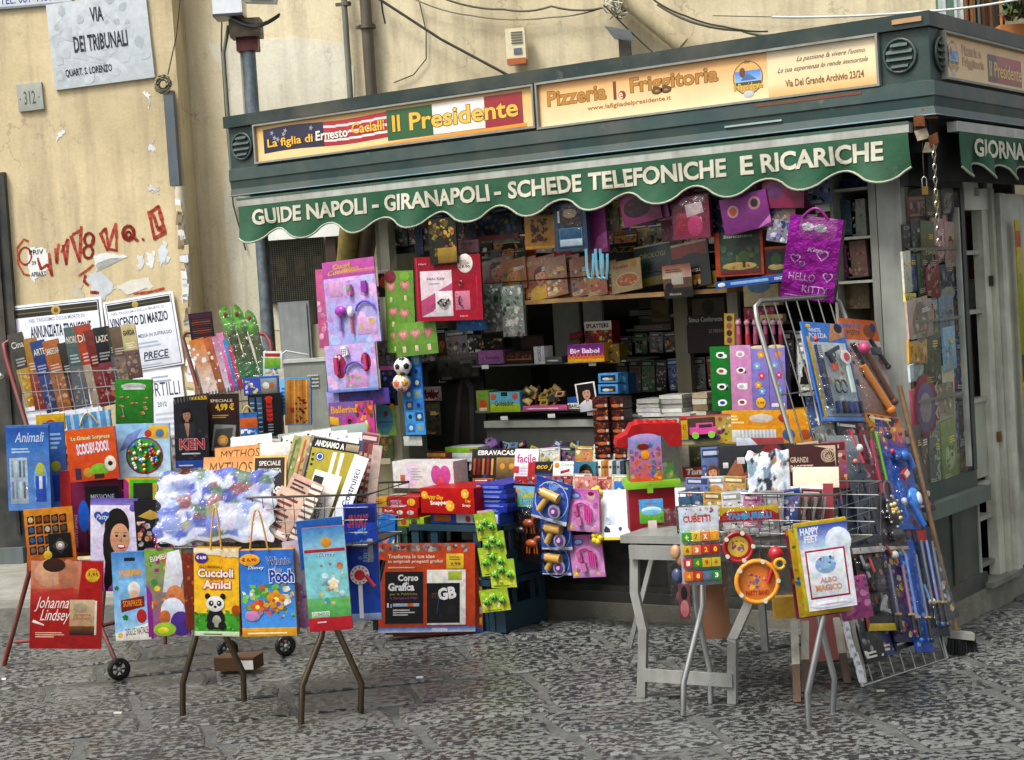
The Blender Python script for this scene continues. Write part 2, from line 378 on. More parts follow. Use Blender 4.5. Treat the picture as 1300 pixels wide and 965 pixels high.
LAST = None
def it(name, cat, label, cx, cy, w, h, loc, rot=0, t=.008, col='ffffff', art=None, mat='print', group=None, side=None, parent=None):
    global LAST
    c, U, V, N, wm, hm, D = place(cx, cy, w, h, loc, rot)
    k = Card(c, U, V, N, wm, hm, t, col, side)
    if art: art(k)
    o = k.build(name, mat, parent, origin=c-V*hm/2 if parent is None else c)
    if parent is None: tag(o, label, cat, group)
    elif label: tag(o, label)
    LAST = (o, k); return o
def sub(name, mats, fn, parent=None, label=None):
    """a part on the last card, fn(m, k) fills mesh m; k gives the card's frame"""
    o, k = LAST; m = M(); fn(m, k); x = m.build(name, mats, parent or o, origin=k.C)
    if label: x['label'] = label
    return x
def strip(name, cat, label, tx, ty, bx, by, w, loc, **kw):
    """a long item given by its top and bottom centre pixels"""
    cx, cy = (tx+bx)/2, (ty+by)/2; h = math.hypot(bx-tx, by-ty)
    c, U, V, N = frame(loc, cx, cy); d = np.array([tx-bx, by-ty], float)
    ux = np.array([np.dot(U, CR), np.dot(U, CU)]); vx = np.array([np.dot(V, CR), np.dot(V, CU)])
    s_ = np.linalg.solve(np.array([ux, vx]).T, d); rot = -math.degrees(math.atan2(s_[0], s_[1]))
    return it(name, cat, label, cx, cy, w, h, loc, rot=rot, **kw)
def blister(k_w=.9, k_h=.6, cx=.5, cy=.4, d=.03):
    def fn(m, k):
        q = [(cx-k_w/2, cy-k_h/2), (cx+k_w/2, cy-k_h/2), (cx+k_w/2, cy+k_h/2), (cx-k_w/2, cy+k_h/2)]
        i = .86; q2 = [(cx+(a-cx)*i, cy+(b-cy)*i) for a, b in q]
        vs = [k.P(a, b, .004) for a, b in q]+[k.P(a, b, d) for a, b in q2]
        m.add(vs, [(4, 5, 6, 7)]+[(j, (j+1) % 4, 4+(j+1) % 4, 4+j) for j in range(4)], 'ffffff')
    return sub('blister', 'film', fn)
def bag(k_h=1., d=.02, puff=True):
    """clear wrinkled film over the card"""
    def fn(m, k):
        n = 7; r = random.Random(3); vs = []; 
        for j in range(n+1):
            for i in range(n+1):
                u, v = i/n, j/n; b = (16*u*(1-u)*v*(1-v))**.5
                vs.append(k.P(-.03+u*1.06, -.03+v*1.06*k_h, .004+d*b+(r.uniform(-.005, .005) if 0 < i < n and 0 < j < n else 0)))
        m.add(vs, [(j*(n+1)+i, j*(n+1)+i+1, (j+1)*(n+1)+i+1, (j+1)*(n+1)+i) for j in range(n) for i in range(n)], 'ffffff', 0, True)
    return sub('clear_wrap', 'film', fn)
def handle(col, x0=.35, x1=.65, hh=.35, base=1., r=.004):
    def fn(m, k):
        pts = [k.P(x0+(x1-x0)*i/10, base+hh*math.sin(math.pi*i/10)*1., .004+.006*math.sin(math.pi*i/10)) for i in range(11)]
        m.tube(pts, r, col, 5)
    return sub('handle', 'plastic', fn)

# ================================================================== SETTING
def kx(px, py, y=0.): return Yp(px, py, y)[0]
def kz(px, py, y=0.): return Yp(px, py, y)[2]
sx, sy, szz = V3(1, 0, 0), V3(0, 1, 0), Z
# ground
g = M(); S = 60
g.add([(-S, -S, -.009), (S, -S, -.009), (S, S, -.009), (-S, S, -.009)], [(0, 1, 2, 3)], 'ffffff')
ground = tag(g.build('ground', 'mortar'), kind='structure')
E1 = rotz(sx, math.radians(44)); E2 = rotz(sx, math.radians(-43))
kerbP = G(20, 801); KD = WU
def kerb_side(p): return np.dot(p-kerbP, V3(-KD[1], KD[0], 0))
rs = random.Random(11); ns = 0
for j in range(-14, 12):
    v0 = j*.37+rs.uniform(-.02, .02); uu = -6.5+rs.uniform(0, .5)
    while uu < 5:
        L_ = rs.uniform(.46, .74); u1 = uu+L_
        pc = np.array([-.6, -1.4, 0])+E1*(uu+L_/2)+E2*(v0+.18); c_ = R.T@(pc-CAM); d_ = -c_[2]
        ok = d_ > 5.3
        if ok:
            qx, qy = CX+F*c_[0]/d_, CY-F*c_[1]/d_
            ok = -130 < qx < 1430 and qy < 1040 and d_ < 9.9 and not (-2.9 < pc[0] < 0 and pc[1] > .05) and kerb_side(pc) < .1
        if ok and ns < 290:
            m = M(); n8 = []
            jx = lambda a: rs.uniform(-a, a)
            hz = rs.uniform(-.0015, .0015)
            pr = []
            x0, x1, y0, y1 = uu+.015, u1-.015, v0+.015, v0+.355
            for (a, b) in ((x0, y0), ((x0+x1)/2, y0), (x1, y0), (x1, (y0+y1)/2), (x1, y1), ((x0+x1)/2, y1), (x0, y1), (x0, (y0+y1)/2)):
                cor = (a in (x0, x1)) and (b in (y0, y1))
                ca_, cb_ = ((x0+x1)/2, (y0+y1)/2); k_ = .955 if cor else 1.
                pr.append((ca_+(a-ca_)*k_+jx(.012), cb_+(b-cb_)*k_+jx(.011)))
            base_ = np.array([-.6, -1.4, 0]); cc = base_+E1*((x0+x1)/2)+E2*((y0+y1)/2)
            top = [base_+E1*(cc_[0])+E2*cc_[1] for cc_ in pr]
            vs = [t_+(cc-t_)*.06+Z*(hz+.001) for t_ in top]+[t_+Z*(hz-.006) for t_ in top]+[t_-Z*.03 for t_ in top]
            fs = [tuple(range(8))]
            for q in range(8): fs += [(q+8, (q+1) % 8+8, (q+1) % 8, q), (q+16, (q+1) % 8+16, (q+1) % 8+8, q+8)]
            gv = rs.uniform(.72, 1.12)
            m.add(vs, fs, (gv, gv, gv*.98), 0, False)
            m.build('paving_stone', 'stone', ground, origin=cc); ns += 1
        uu = u1
# pavement with kerb
pv = M(); kx0 = kerbP-KD*4; kx1 = kerbP+KD*2.15; dep = V3(-KD[1], KD[0], 0)*3.4
pv.add([kx0+dep*.06+Z*.118, kx1+dep*.06+Z*.118, kx1+dep+Z*.118, kx0+dep+Z*.118], [(0, 1, 2, 3)], '8f8f86')
pv = tag(pv.build('pavement', 'kerb'), kind='structure')
for i in range(6):
    a = -3.2+i*.9; m = M(); d1 = V3(-KD[1], KD[0], 0)
    m.box(kerbP+KD*(a+.44)+d1*.14+Z*.05, KD, d1, Z, .88, .27, .142+.004*(i % 2), '77776f'); m.build('kerb_stone', 'kerb', pv, origin=kerbP+KD*(a+.44))
# litter
for (px, py, w_, c_) in ((533, 860, .03, 'f0f0ec'), (150, 905, .035, 'c8c4b8'), (955, 782, .02, 'e8e8e0'), (1118, 877, .03, 'b8b4a0'), (5, 862, .02, 'f4f4f4')):
    m = M(); p = G(px, py, .006); m.box(p, nrm(DR+DN*.2), nrm(DN-DR*.2), Z, w_, w_*.4, .006, c_)
    o = m.build('paper_scrap', 'matte', origin=p); tag(o, {533: 'small white paper scrap alone on the open paving', 150: 'pale flat scrap on paving by the trolley wheel', 955: 'tiny scrap on the stones beneath the hanging drum', 1118: 'flattened beige scrap in front of the leaning wire rack', 5: 'bright scrap on paving at the far left edge'}[px], 'litter')

# ------------------------------------------------------------------ walls
def wp(px, py, fr='W', off=0): return frame((fr, off), px, py)[0]
def wall_box(m, fr, px0, px1, py, z0, z1, th, col, off=0, mi=0):
    a, b = wp(px0, py, fr, off), wp(px1, py, fr, off); l = np.dot(b-a, WU); c = (a+b)/2; c[2] = (z0+z1)/2
    m.box(c-WN*th/2, WU, Z, WN, l, z1-z0, th, col, mi)
m = M(); wall_box(m, 'W', -700, 232, 200, 0, 6, .5, 'cfbf9a')
o = m.build('plastered_wall', 'plaster'); tag(o, 'worn ochre plaster wall with graffiti and torn posters behind the left racks', 'wall')
m = M(); wall_box(m, 'V', 200, 1198, 200, 0, 6, .3, 'd6caaa')
wallV = m.build('building_wall', 'plaster'); tag(wallV, 'pale cream building wall rising behind the kiosk roof with pipes and cables', 'wall')
# newer plaster patches
def patch(parent, fr, pts, col, mat='plaster', name='plaster_patch', off=.004, th=.004, jag=.012, sub_=5, seed=1):
    q = random.Random(seed); P = [wp(a, b, fr, off) for a, b in pts]; pp = []
    for i in range(len(P)):
        a, b = P[i], P[(i+1) % len(P)]
        for k in range(sub_): pp.append(a+(b-a)*k/sub_+WU*q.uniform(-jag, jag)+Z*q.uniform(-jag, jag))
    m = M(); n = len(pp); m.add(pp+[x-WN*th for x in pp], [tuple(range(n))[::-1]]+[(i, (i+1) % n, n+(i+1) % n, n+i) for i in range(n)], col)
    return m.build(name, mat, parent, origin=pp[0])
patch(wallV, 'V', [(262, 56), (330, 48), (436, 52), (450, 85), (452, 420), (300, 420), (285, 300), (288, 100)], 'd6d2c0', seed=2)
patch(wallV, 'V', [(308, 270), (328, 270), (330, 520), (312, 520)], 'ccc9b4', seed=3, off=.008)
# wall furniture on the left: dark door
m = M(); wall_box(m, 'W', -120, 18, 400, .12, 2.62, .05, '20282a', .04); dr = m.build('dark_door', 'paint'); tag(dr, 'dark grey street door at the far left edge of the wall', 'door')
m = M(); wall_box(m, 'W', 1, 5, 400, .3, 2.5, .03, '0c0f10', .06); m.build('door_strip', 'paint', dr)
m = M(); wall_box(m, 'W', -100, 28, 690, .12, .22, .05, '5f6a6a', .09); m.build('door_step', 'paint', dr)
m = M(); m.ball(wp(1, 478, 'W', .09), .025, 'b8b8b0'); m.build('door_knob', 'chrome', dr)
# signs
def wcard(name, cat, label, cx, cy, w_, h_, col, art, fr='W', off=.02, rot=0, t=.02, mat='matte', side=None, **kw): return it(name, cat, label, cx, cy, w_, h_, (fr, off), rot=rot, t=t, col=col, art=art, mat=mat, side=side, **kw)
def a_via(c):
    c.g(0, 0, 1, 1, 'c9d0d4', 'b4bcc0')
    c.sc(26, .02, .02, .98, .98, ['bcc4c8', 'c2c8cc', 'aab2b6', 'c6ccd0', 'b2babe'], .1)
    for k in range(14): a, b = c.rr.uniform(.05, .9), c.rr.uniform(.05, .9); c.ln(a, b, a+c.rr.uniform(-.2, .2), b+c.rr.uniform(-.2, .2), .002, 'a2aaae')
    c.t('VIA', .43, .73, .13, .17, '1d2430', bold=.02); c.t('DEI TRIBUNALI', .235, .40, .54, .19, '1d2430', bold=.02)
    c.t('QUART. S. LORENZO', .12, .12, .47, .10, '1d2430', bold=.02)
wcard('street_sign', 'street sign', 'grey marble street name slab reading VIA DEI TRIBUNALI', 127, 52, 131, 108, 'bfc7ca', a_via, rot=2.4, t=.035)
def a_tel(c): c.r(.01, .03, .99, .97, 'dfe3e8'); c.t('TEL. 081-446645', .1, .06, .76, .12, '2a3f8a')
wcard('shop_sign', 'sign', 'white sign with blue telephone number cut off by the top left corner', 38, -37, 106, 90, '8e98a0', a_tel, rot=-.5, t=.04)
def a_312(c): c.g(0, 0, 1, 1, 'a9ada2', '959a90'); c.t('312', .26, .22, .46, .5, '4a4c48', bold=.01); c.e(.11, .45, .03, None, '4a4c48'); c.e(.86, .45, .03, None, '4a4c48')
wcard('number_tile', 'house number', 'small grey tile with house number 312 below the street sign', 38, 123, 33, 34, '9da298', a_312, rot=2, t=.02)
# graffiti
gr = M(); 
def stroke(pts, wpx=5, col0='a8321c'):
    wpx *= .66
    P = [wp(a, b, 'W', .0025+.0002*len(gr.f) % .001) for a, b in pts]; r_ = wpx/F*11.2/2
    Q = []
    for i in range(len(P)-1): Q += [P[i]+(P[i+1]-P[i])*t_/4+(WU*rs.uniform(-1, 1)+Z*rs.uniform(-1, 1))*r_*.16 for t_ in range(4)]
    P = Q+[P[-1]]
    for i in range(len(P)-1):
        a, b = P[i], P[i+1]; d = nrm(b-a); n_ = np.cross(WN, d)*r_*rs.uniform(.75, 1.25); col = mixc(col0, rs.choice(['d06a48', '7a2010', 'b86040']), rs.uniform(0, .35))
        gr.add([a-n_-d*r_*.5, b-n_+d*r_*.5, b+n_+d*r_*.5, a+n_-d*r_*.5], [(0, 1, 2, 3)], col)
def circ(cx, cy, a, b, k0=0, k1=14): return [(cx+a*math.cos(2*math.pi*k/14), cy+b*math.sin(2*math.pi*k/14)) for k in range(k0, k1+1)]
stroke([(36, 306), (30, 304), (22, 315), (23, 335), (30, 348), (38, 350)], 4, 'c0582c')
stroke(circ(32, 325, 8, 11), 3.5, 'b84a26')
stroke([(48, 328), (52, 342), (60, 336), (66, 350), (62, 322)], 5); stroke([(70, 316), (72, 334), (74, 310)], 5, 'b8452a'); stroke([(80, 312), (84, 336), (86, 304), (78, 320)], 5)
stroke([(90, 300), (101, 332), (103, 288)], 6); stroke([(92, 298), (103, 292)], 5)
stroke(circ(113, 304, 6, 8), 5); stroke(circ(112, 320, 6, 8), 5); stroke([(116, 308), (119, 300)], 4)
stroke([(127, 296), (136, 318), (147, 284)], 5.5); stroke([(128, 296), (134, 290), (138, 316), (148, 318), (147, 284)], 5)
stroke(circ(163, 296, 7, 9), 6); stroke([(170, 302), (175, 306)], 5); stroke(circ(163, 298, 3, 4), 4); stroke([(181, 303), (182, 305)], 4)
stroke([(189, 269), (196, 303), (209, 295), (201, 262), (190, 270)], 7); stroke([(194, 272), (201, 292), (208, 288)], 8)
stroke([(100, 350), (112, 342), (118, 336)], 4, 'b8502c'); stroke([(108, 350), (107, 358), (112, 362)], 5, 'a83a20'); stroke([(170, 373), (188, 371), (208, 366)], 4, 'b03020'); stroke([(115, 371), (125, 372)], 6, 'a03a28')
o = gr.build('graffiti', 'matte', origin=wp(120, 310)); tag(o, 'rust red spray painted graffiti scrawled across the ochre wall', 'graffiti')
def torn(pts, col, label, marks=None, seed=5):
    o = patch(None, 'W', pts, col, 'matte', 'torn_poster', .0022, .002, .014, 6, seed); tag(o, label, 'torn paper'); return o
def pk(o, txt, px, py, w_, h_, col): 
    c, U, V, N, wm, hm, D = place(px, py, w_, h_, ('W', .0035)); m = Card(c, U, V, N, wm, hm, .0005, col if False else 'e4e6e2'); m.t(txt, 0, 0, 1, 1, col); 
    m.f = m.f[7:]; m.c = m.c[7:]; m.m = m.m[7:]; m.sm = m.sm[7:]; m.build('printed_line', 'matte', o, origin=c)
o = torn([(36, 317), (58, 314), (64, 330), (60, 345), (50, 350), (40, 358)], 'dde0de', 'torn white notice with letters PRI over the graffiti')
pk(o, 'PRIV', 46, 320, 19, 6, '1a1c22'); pk(o, 'APPART', 49, 348, 20, 6, '1a1c22'); pk(o, '39', 43, 334, 6, 5, '1a1c22')
torn([(120, 325), (140, 322), (162, 325), (150, 330), (126, 332), (122, 342)], 'dcdedb', 'torn white strip just under the middle of the graffiti', seed=6)
torn([(110, 352), (122, 344), (138, 352), (146, 366), (132, 380), (118, 376)], 'c2c8cc', 'torn bluish paper remains above the left death notice', seed=7)
torn([(176, 326), (184, 320), (184, 340), (175, 342)], 'd8dcd8', 'first small torn paper strip below the graffiti right end', seed=8)
torn([(186, 322), (196, 318), (196, 338), (188, 340)], 'dfe2e0', 'second torn paper strip touched with blue beside the pipe', seed=9)
torn([(200, 316), (210, 306), (214, 330), (204, 338)], 'cfd8dc', 'third torn paper strip nearest the old pipe', seed=10)
torn([(145, 362), (190, 352), (196, 366), (160, 372)], 'd6d4c8', 'long torn cream paper shred above the right death notice', seed=12)
torn([(92, 365), (104, 358), (106, 382), (94, 382)], 'b9b29a', 'faded yellowish paper remnant above the two notices', seed=13)
torn([(183, 118), (190, 117), (191, 138)], 'e4e6e8', 'white triangular paper shred right of the number tile, under the sign', seed=14)
torn([(72, 166), (82, 164), (80, 172), (74, 178)], 'dfe0dc', 'small white paper corner alone on the plaster under the number', seed=15)
torn([(188, 234), (200, 238), (202, 246), (190, 242)], 'c9ced2', 'crumpled grey paper shred beside the slate pipe casing', seed=16)
torn([(190, 180), (195, 178), (196, 192), (191, 193)], 'd4dade', 'narrow pale shred on plaster left of the slate casing', seed=17)
# death notices
def a_note(name_, extra=None, top=True):
    def f(c):
        c.r(.03, .0, .97, .96, '2c2f38'); c.r(.045, .0, .955, .945, 'e4e8f2')
        if top:
            c.r(.05, .79, .95, .93, '26241c'); c.r(.05, .855, .95, .865, '8a7a44'); c.e(.5, .86, .05, None, 'b99a4a'); c.e(.5, .86, .025, None, '6a5424')
        if extra: extra(c)
    return f
def n1(c): c.t('NEL TRIGESIMO DELLA MORTE DI', .2, .7, .6, .06, '8088a0'); c.t('ANNUNZIATA TRONCONE', .2, .44, .66, .2, '1e2740', bold=.03)
wcard('death_notice', 'notice', 'left white death notice poster with black band above the guide books', 74, 422, 122, 78, 'e6eaf2', a_note('', n1), rot=2.4, t=.003)
def n2(c):
    c.t('NEL TRIGESIMO DELLA MORTE DI', .1, .80, .75, .035, '8088a0'); c.t('VINCENZO DI MARZIO', .06, .62, .82, .14, '1e2740', bold=.03)
    c.t('UNA MESSA IN SUFFRAGIO', .3, .44, .6, .05, '4a5470'); c.bars(.35, .3, .85, .4, 2, 'a8b0c4'); c.t('PRECE', .45, .14, .36, .1, '1e2740', sh=.2, bold=.02); c.r(.45, .115, .81, .13, '1e2740'); c.bars(.3, .05, .9, .09, 1, 'a8b0c4')
def n2b(c):
    c.r(.03, .02, .97, .97, '2c2f38'); c.r(.04, .03, .96, .96, 'e4e8f2'); c.r(.05, .86, .95, .95, '26241c'); c.r(.05, .9, .95, .905, '8a7a44'); c.e(.45, .905, .045, None, 'b99a4a'); n2(c)
wcard('death_notice', 'notice', 'right white death notice poster ending in the underlined word PRECE', 182, 423, 92, 92, 'e6eaf2', n2b, rot=5.5, t=.003, off=.024)
def n3(c): c.bars(.5, .8, .9, .92, 2, 'a0a8bc'); c.t('MORTILLI', .28, .6, .66, .2, '2a2f40', bold=0); c.t('2012', .55, .45, .15, .07, '3a4050'); c.bars(.5, .1, .95, .4, 4, 'b4bac8')
wcard('death_notice', 'notice', 'lower notice poster ending in ORTILLI under the PRECE notice', 196, 513, 80, 88, 'e2e6ee', n3, rot=3, t=.003, off=.016)
wcard('death_notice', 'notice', 'blank lower half of a white notice behind the left guide books', 74, 505, 112, 86, 'dfe3ea', lambda c: c.bars(.1, .1, .9, .8, 7, 'b0b6c6'), rot=2, t=.003, off=.014)
# pipe casing and old pipe
m = M(); P = [wp(212, 116, 'W', .05), wp(226, 236, 'W', .05)]; c = (P[0]+P[1])/2
m.box(c, WU, Z, WN, .062, P[0][2]-P[1][2], .05, '55616a'); pc = m.build('pipe_casing', 'paint'); tag(pc, 'slate grey casing over the upper part of the old wall pipe', 'pipe')
m = M(); a, b = wp(228, 237, 'W', .05), wp(228, 237, 'W', .05)*1.; b = b.copy(); b[2] = .2
m.tube([a, b], .032, 'c8c0a8', 8); pp = m.build('wall_pipe', 'matte'); tag(pp, 'old pipe wrapped in torn white paper below the slate casing', 'pipe')
q = random.Random(4)
m = M()
for k in range(26):
    z_ = a[2]-.1-k*.05; m.box(V3(a[0], a[1], z_)+WN*.034+WU*q.uniform(-.012, .012), nrm(WU+Z*q.uniform(-.3, .3)), nrm(Z-WU*q.uniform(-.2, .2)), WN, q.uniform(.03, .07), q.uniform(.03, .09), .004, q.choice(['e4e4de', 'd8dce0', 'c8b48a', 'eceee8', '9aa4a8', 'dadcd4', '8a7a60']))
m.build('torn_paper', 'matte', pp)
# coil of cable + wires
m = M(); c0 = wp(207, 107, 'W', .07)
for k in range(16):
    rr = q.uniform(.025, .062); a3 = nrm(WU+Z*q.uniform(-.6, .6)+WN*q.uniform(-.3, .3)); b3 = nrm(np.cross(a3, WN+WU*q.uniform(-.5, .5)))
    m.tube([c0+WN*q.uniform(-.01, .01)+rr*(math.cos(i*.4)*a3*q.uniform(.9, 1.1)+math.sin(i*.4)*b3) for i in range(17)], .005, q.choice(['8a8468', '5a5640', 'a09878', '3a382c']), 4)
o = m.build('cable_coil', 'matte'); tag(o, 'tangled coil of old cable hung at the corner of the street sign', 'cable coil')
def wire(label, pts, r_, col, fr='W', off=.03, sag=0, name='cable', parent=None):
    P = []
    for i, pnt in enumerate(pts): P.append(wp(pnt[0], pnt[1], fr, off) if len(pnt) == 2 else at(*pnt))
    Q = []
    for i in range(len(P)-1):
        for k in range(6):
            t_ = k/6; x = P[i]*(1-t_)+P[i+1]*t_; x[2] -= sag*4*t_*(1-t_); Q.append(x)
    Q.append(P[-1]); m = M(); m.tube(Q, r_, col, 5); o = m.build(name, 'matte', parent, origin=Q[0])
    return tag(o, label, 'cable') if parent is None else o
wire('thin dark cable running down the wall from top to the cable coil', [(229, -5), (224, 45), (213, 95)], .004, '4a4436')
wire('thin cable hugging the corner left of the kiosk roof', [(282, -5), (281, 60), (286, 140), (296, 260), (312, 318)], .005, '33332c', 'V')
# lamp post with floodlights
pb = at(345, 690, 10.55); pb = G(362, 735, .12)
tp = pb.copy(); tp[2] = 3.17
# pole line: project so that it passes (312,60)
m = M(); m.tube([pb, tp], .038, '7c8890', 12); pole = empty('lamp_pole', pb, 'grey metal pole with floodlights rising beside the left end of the kiosk', 'lamp pole'); m.build('pole', 'oldmetal', pole)
m = M(); m.box(tp+Z*.02-DN*-.03, DR, Z, DN, .17, .10, .14, '6a6152'); m.box(tp+Z*-.06, DR, Z, DN, .12, .08, .1, '7a4a48'); m.build('bracket', 'oldmetal', pole)
m = M(); c = tp+Z*.22+DR*-.08+DN*.06; m.box(c, nrm(DR+Z*.05), Z, DN, .16, .26, .18, 'dfe4ea'); m.box(c-Z*.135, DR, Z, DN, .165, .015, .185, '3a3c3a'); m.build('lamp_housing', 'plastic', pole)
m = M(); c = tp+Z*.21+DR*.13+DN*.1; m.ball(c+Z*.04, .15, 'd6dade', 14, 8, 0, (1, .8, .75)); m.build('lamp_dome', 'plastic', pole)
m = M(); m.box(c+DR*-.01-Z*.02+DN*.1, nrm(DR-Z*.1), nrm(Z+DR*.1), DN, .17, .13, .06, '8a8c86'); m.box(c+DR*-.01-Z*.02+DN*.135, nrm(DR-Z*.1), nrm(Z+DR*.1), DN, .12, .09, .01, '5f6664'); m.build('lamp_glass', 'plastic', pole)
m = M()
for k in range(3): m.tube([tp+Z*(.08-.01*k)+DR*(-.06+.26*t_/8)+DN*(.1+.02*k)-Z*.05*math.sin(math.pi*t_/8) for t_ in range(9)], .006, '2c2e2c', 5)
m.build('lamp_cable', 'matte', pole)
m = M(); m.tube([tp+DR*-.1+Z*.05, tp+DR*-.14-Z*.1, tp+DR*-.14-Z*.8], .011, '6a6c62', 6); m.tube([tp+DR*-.04-Z*.1, tp+DR*-.045-Z*.9], .009, '8a8a7e', 6); m.build('conduit', 'matte', pole)
m = M()
for z_ in (1.33, 1.31): m.tube([V3(pb[0], pb[1], z_)+.042*(math.cos(t_)*DR+math.sin(t_)*DN)+Z*.01*math.sin(t_*2) for t_ in [i*.63 for i in range(11)]], .005, 'c0c2bc', 4)
m.tube([V3(pb[0], pb[1], 1.33)+DN*.05, V3(pb[0], pb[1], 1.40)+DN*.05+DR*.1, V3(pb[0], pb[1], 1.37)+DN*.05+DR*.22], .005, 'c8cac4', 4); m.build('tie_wire', 'matte', pole)
# pipes on the cream wall
for (a_, b_, r_, col, lab) in (((437, 5), (448, 140), .019, '6f7468', 'thinner grey conduit on the cream wall left of the brown pipe'), ((463, -10), (472, 140), .036, '4e4438', 'thick brown drainpipe on the cream wall above the kiosk')):
    m = M(); p0 = wp(*a_, 'V', .06); p1 = p0.copy(); p1[2] -= .9; p0 = p0+Z*.3; m.tube([p0, p1], r_, col, 8)
    o = m.build('wall_pipe', 'paint'); tag(o, lab, 'pipe')
    m = M(); zc = wp(a_[0]+3, 34 if r_ > .03 else 5, 'V', .06); m.tube([zc-Z*.012, zc+Z*.012], r_*1.5, '6a6456', 8); m.box(zc-WU*.03, WU, Z, WN, .08, .02, .02, '6a6456'); m.build('pipe_clamp', 'oldmetal', o)
wire('black cable slanting from the brown pipe down towards the kiosk roof', [(480, -2), (560, 50), (646, 96)], .009, '38342a', 'V', .08)
wire('thin looping wire on cream wall right of the drainpipe', [(532, 0), (541, 40), (541, 75), (525, 95), (500, 105)], .004, '4a4436', 'V', .02)
wire('short dark cable end dangling near the drainpipe top', [(484, 0), (486, 16), (489, 30)], .006, '2a2620', 'V', .05)
wire('sagging grey cable across the upper wall to the cable knot', [(560, -3), (640, 12), (700, 8), (765, 10)], .007, '5a5848', 'V', .06, .02)
wire('thin grey cable drooping across the wall top left of the diagonal duct', [(520, -4), (600, 20), (700, 22), (780, 4)], .005, '7a7868', 'V', .05, .02)
wire('double cable line slung from the duct towards the kiosk corner', [(835, 5), (880, 28), (940, 38), (985, 46)], .012, '8a8470', 'V', .09, .01)
wire('dark cable lashed over the pale one right of the duct', [(830, 0), (870, 20), (920, 34), (975, 40)], .006, '3c3a2e', 'V', .12, .01)
wire('white cable crossing in front of the balcony at top right', [(980, 22, 9.8), (1172, 15, 9.6), (1300, -2, 9.4)], .007, 'c6c8c4', sag=.01)
wire('thin dark cable running level to the right above the kiosk sign', [(905, 20), (1000, 22), (1100, 20)], .003, '4c4a40', 'V', .03)
wire('fine cable slanting down from the knot to the kiosk roof', [(765, 5), (800, 40), (828, 66)], .005, '3c3a30', 'V', .1)
m = M(); c0 = wp(785, 6, 'V', .12); 
for k in range(12):
    a3 = V3(*[q.uniform(-1, 1) for _ in range(3)]); b3 = nrm(np.cross(a3, V3(*[q.uniform(-1, 1) for _ in range(3)]))); a3 = nrm(a3)
    rr = q.uniform(.03, .1); m.tube([c0+WU*q.uniform(-.02, .02)+rr*(math.cos(i*.6)*(a3)+math.sin(i*.6)*b3) for i in range(12)], .004, q.choice(['c8c6b4', '9a9684', 'dcdacc', '6a6656']), 4)
o = m.build('cable_knot', 'matte'); tag(o, 'messy knot of pale cables at the top of the wall', 'cable knot')
m = M(); m.tube([wp(780, -14, 'V', .12), wp(866, 58, 'V', .12)], .055, 'b8ab8a', 10); o = m.build('diagonal_duct', 'plaster'); tag(o, 'fat cream duct slanting down the wall behind the kiosk sign', 'duct')
m = M(); c = wp(656, 57, 'V', .09); m.box(c, WU, Z, WN, .12, .19, .1, 'd6cba8'); m.box(c-Z*.105+WN*.005, WU, Z, WN, .115, .035, .1, 'a85a30')
sr = m.build('alarm_box', 'plastic'); tag(sr, 'cream alarm siren box with orange base on the cream wall', 'alarm')
m = M(); c2 = c+WN*.053
for k in range(5): m.box(c2+Z*(.07-k*.016)+WU*.01, WU, Z, WN, .07, .006, .006, '6f7060')
m.box(c2-Z*.045+WU*.012, WU, Z, WN, .05, .035, .006, '5a6270'); m.build('alarm_grille', 'plastic', sr)
m = M(); c = wp(793, 52, 'V', .1); m.box(c-Z*.03, WU, Z, WN, .07, .17, .07, '55524a'); o = m.build('junction_box', 'oldmetal'); tag(o, 'small dark junction box half covered by a hanging sheet', 'box')
m = M(); m.add([wp(767, 33, 'V', .2), wp(800, 38, 'V', .22), wp(806, 52, 'V', .16), wp(780, 50, 'V', .12)], [(0, 1, 2, 3)], 'ccd4dc'); m.add([x-WN*.004 for x in (wp(767, 33, 'V', .2), wp(800, 38, 'V', .22), wp(806, 52, 'V', .16), wp(780, 50, 'V', .12))], [(3, 2, 1, 0)], 'c0c8d0')
o = m.build('hanging_sheet', 'matte'); tag(o, 'white sheet flapping over the junction box at wall top', 'sheet')
# window grille and cabinets behind the kiosk's left end
gw = empty('grille_window', wp(370, 384, 'V'), 'dark meshed window on the wall seen below the awning left end', 'window')
m = M(); wall_box(m, 'V', 330, 412, 340, kz(370, 384, 1.1), 2.09, .02, '15160f', .02); m.build('dark_pane', 'matte', gw)
m = M(); a, b = wp(340, 385, 'V', .05), wp(410, 300, 'V', .05); W_ = np.dot(b-a, WU); H_ = 2.08-a[2]
for i in range(27): p = a+WU*(W_*i/26); m.box(V3(p[0], p[1], a[2]+H_/2), WU, Z, WN, .003, H_, .003, '5a5a4c')
for j in range(33): p = a+WU*W_/2; m.box(V3(p[0], p[1], a[2]+H_*j/32), WU, Z, WN, W_, .003, .004, '5a5a4c')
tag(m.build('wire_mesh', 'oldmetal', gw), kind='stuff')
m = M()
for k in range(3):
    p = a+WU*(.1+.12*k); m.box(V3(p[0], p[1], a[2]+.22)-WN*.02, WU, Z, WN, .06, .12, .01, '4a3c2a')
m.build('window_slat', 'matte', gw)
m = M(); wall_box(m, 'V', 414, 426, 320, 1.4, 2.2, .07, '3e281c', .07); o = m.build('brown_post', 'wood'); tag(o, 'dark brown wooden post beside the meshed window', 'post')
m = M(); p0, p1 = wp(437, 370, 'V', .25), wp(447, 270, 'V', .5); m.tube([p0, p1], .07, '8a7c3c', 8); m.tube([p0+WU*.1, p1+WU*.12], .06, '4a3a26', 8); o = m.build('rolled_mat', 'wood'); tag(o, 'rolled mats propped under the awning left of the pale post', 'mat')
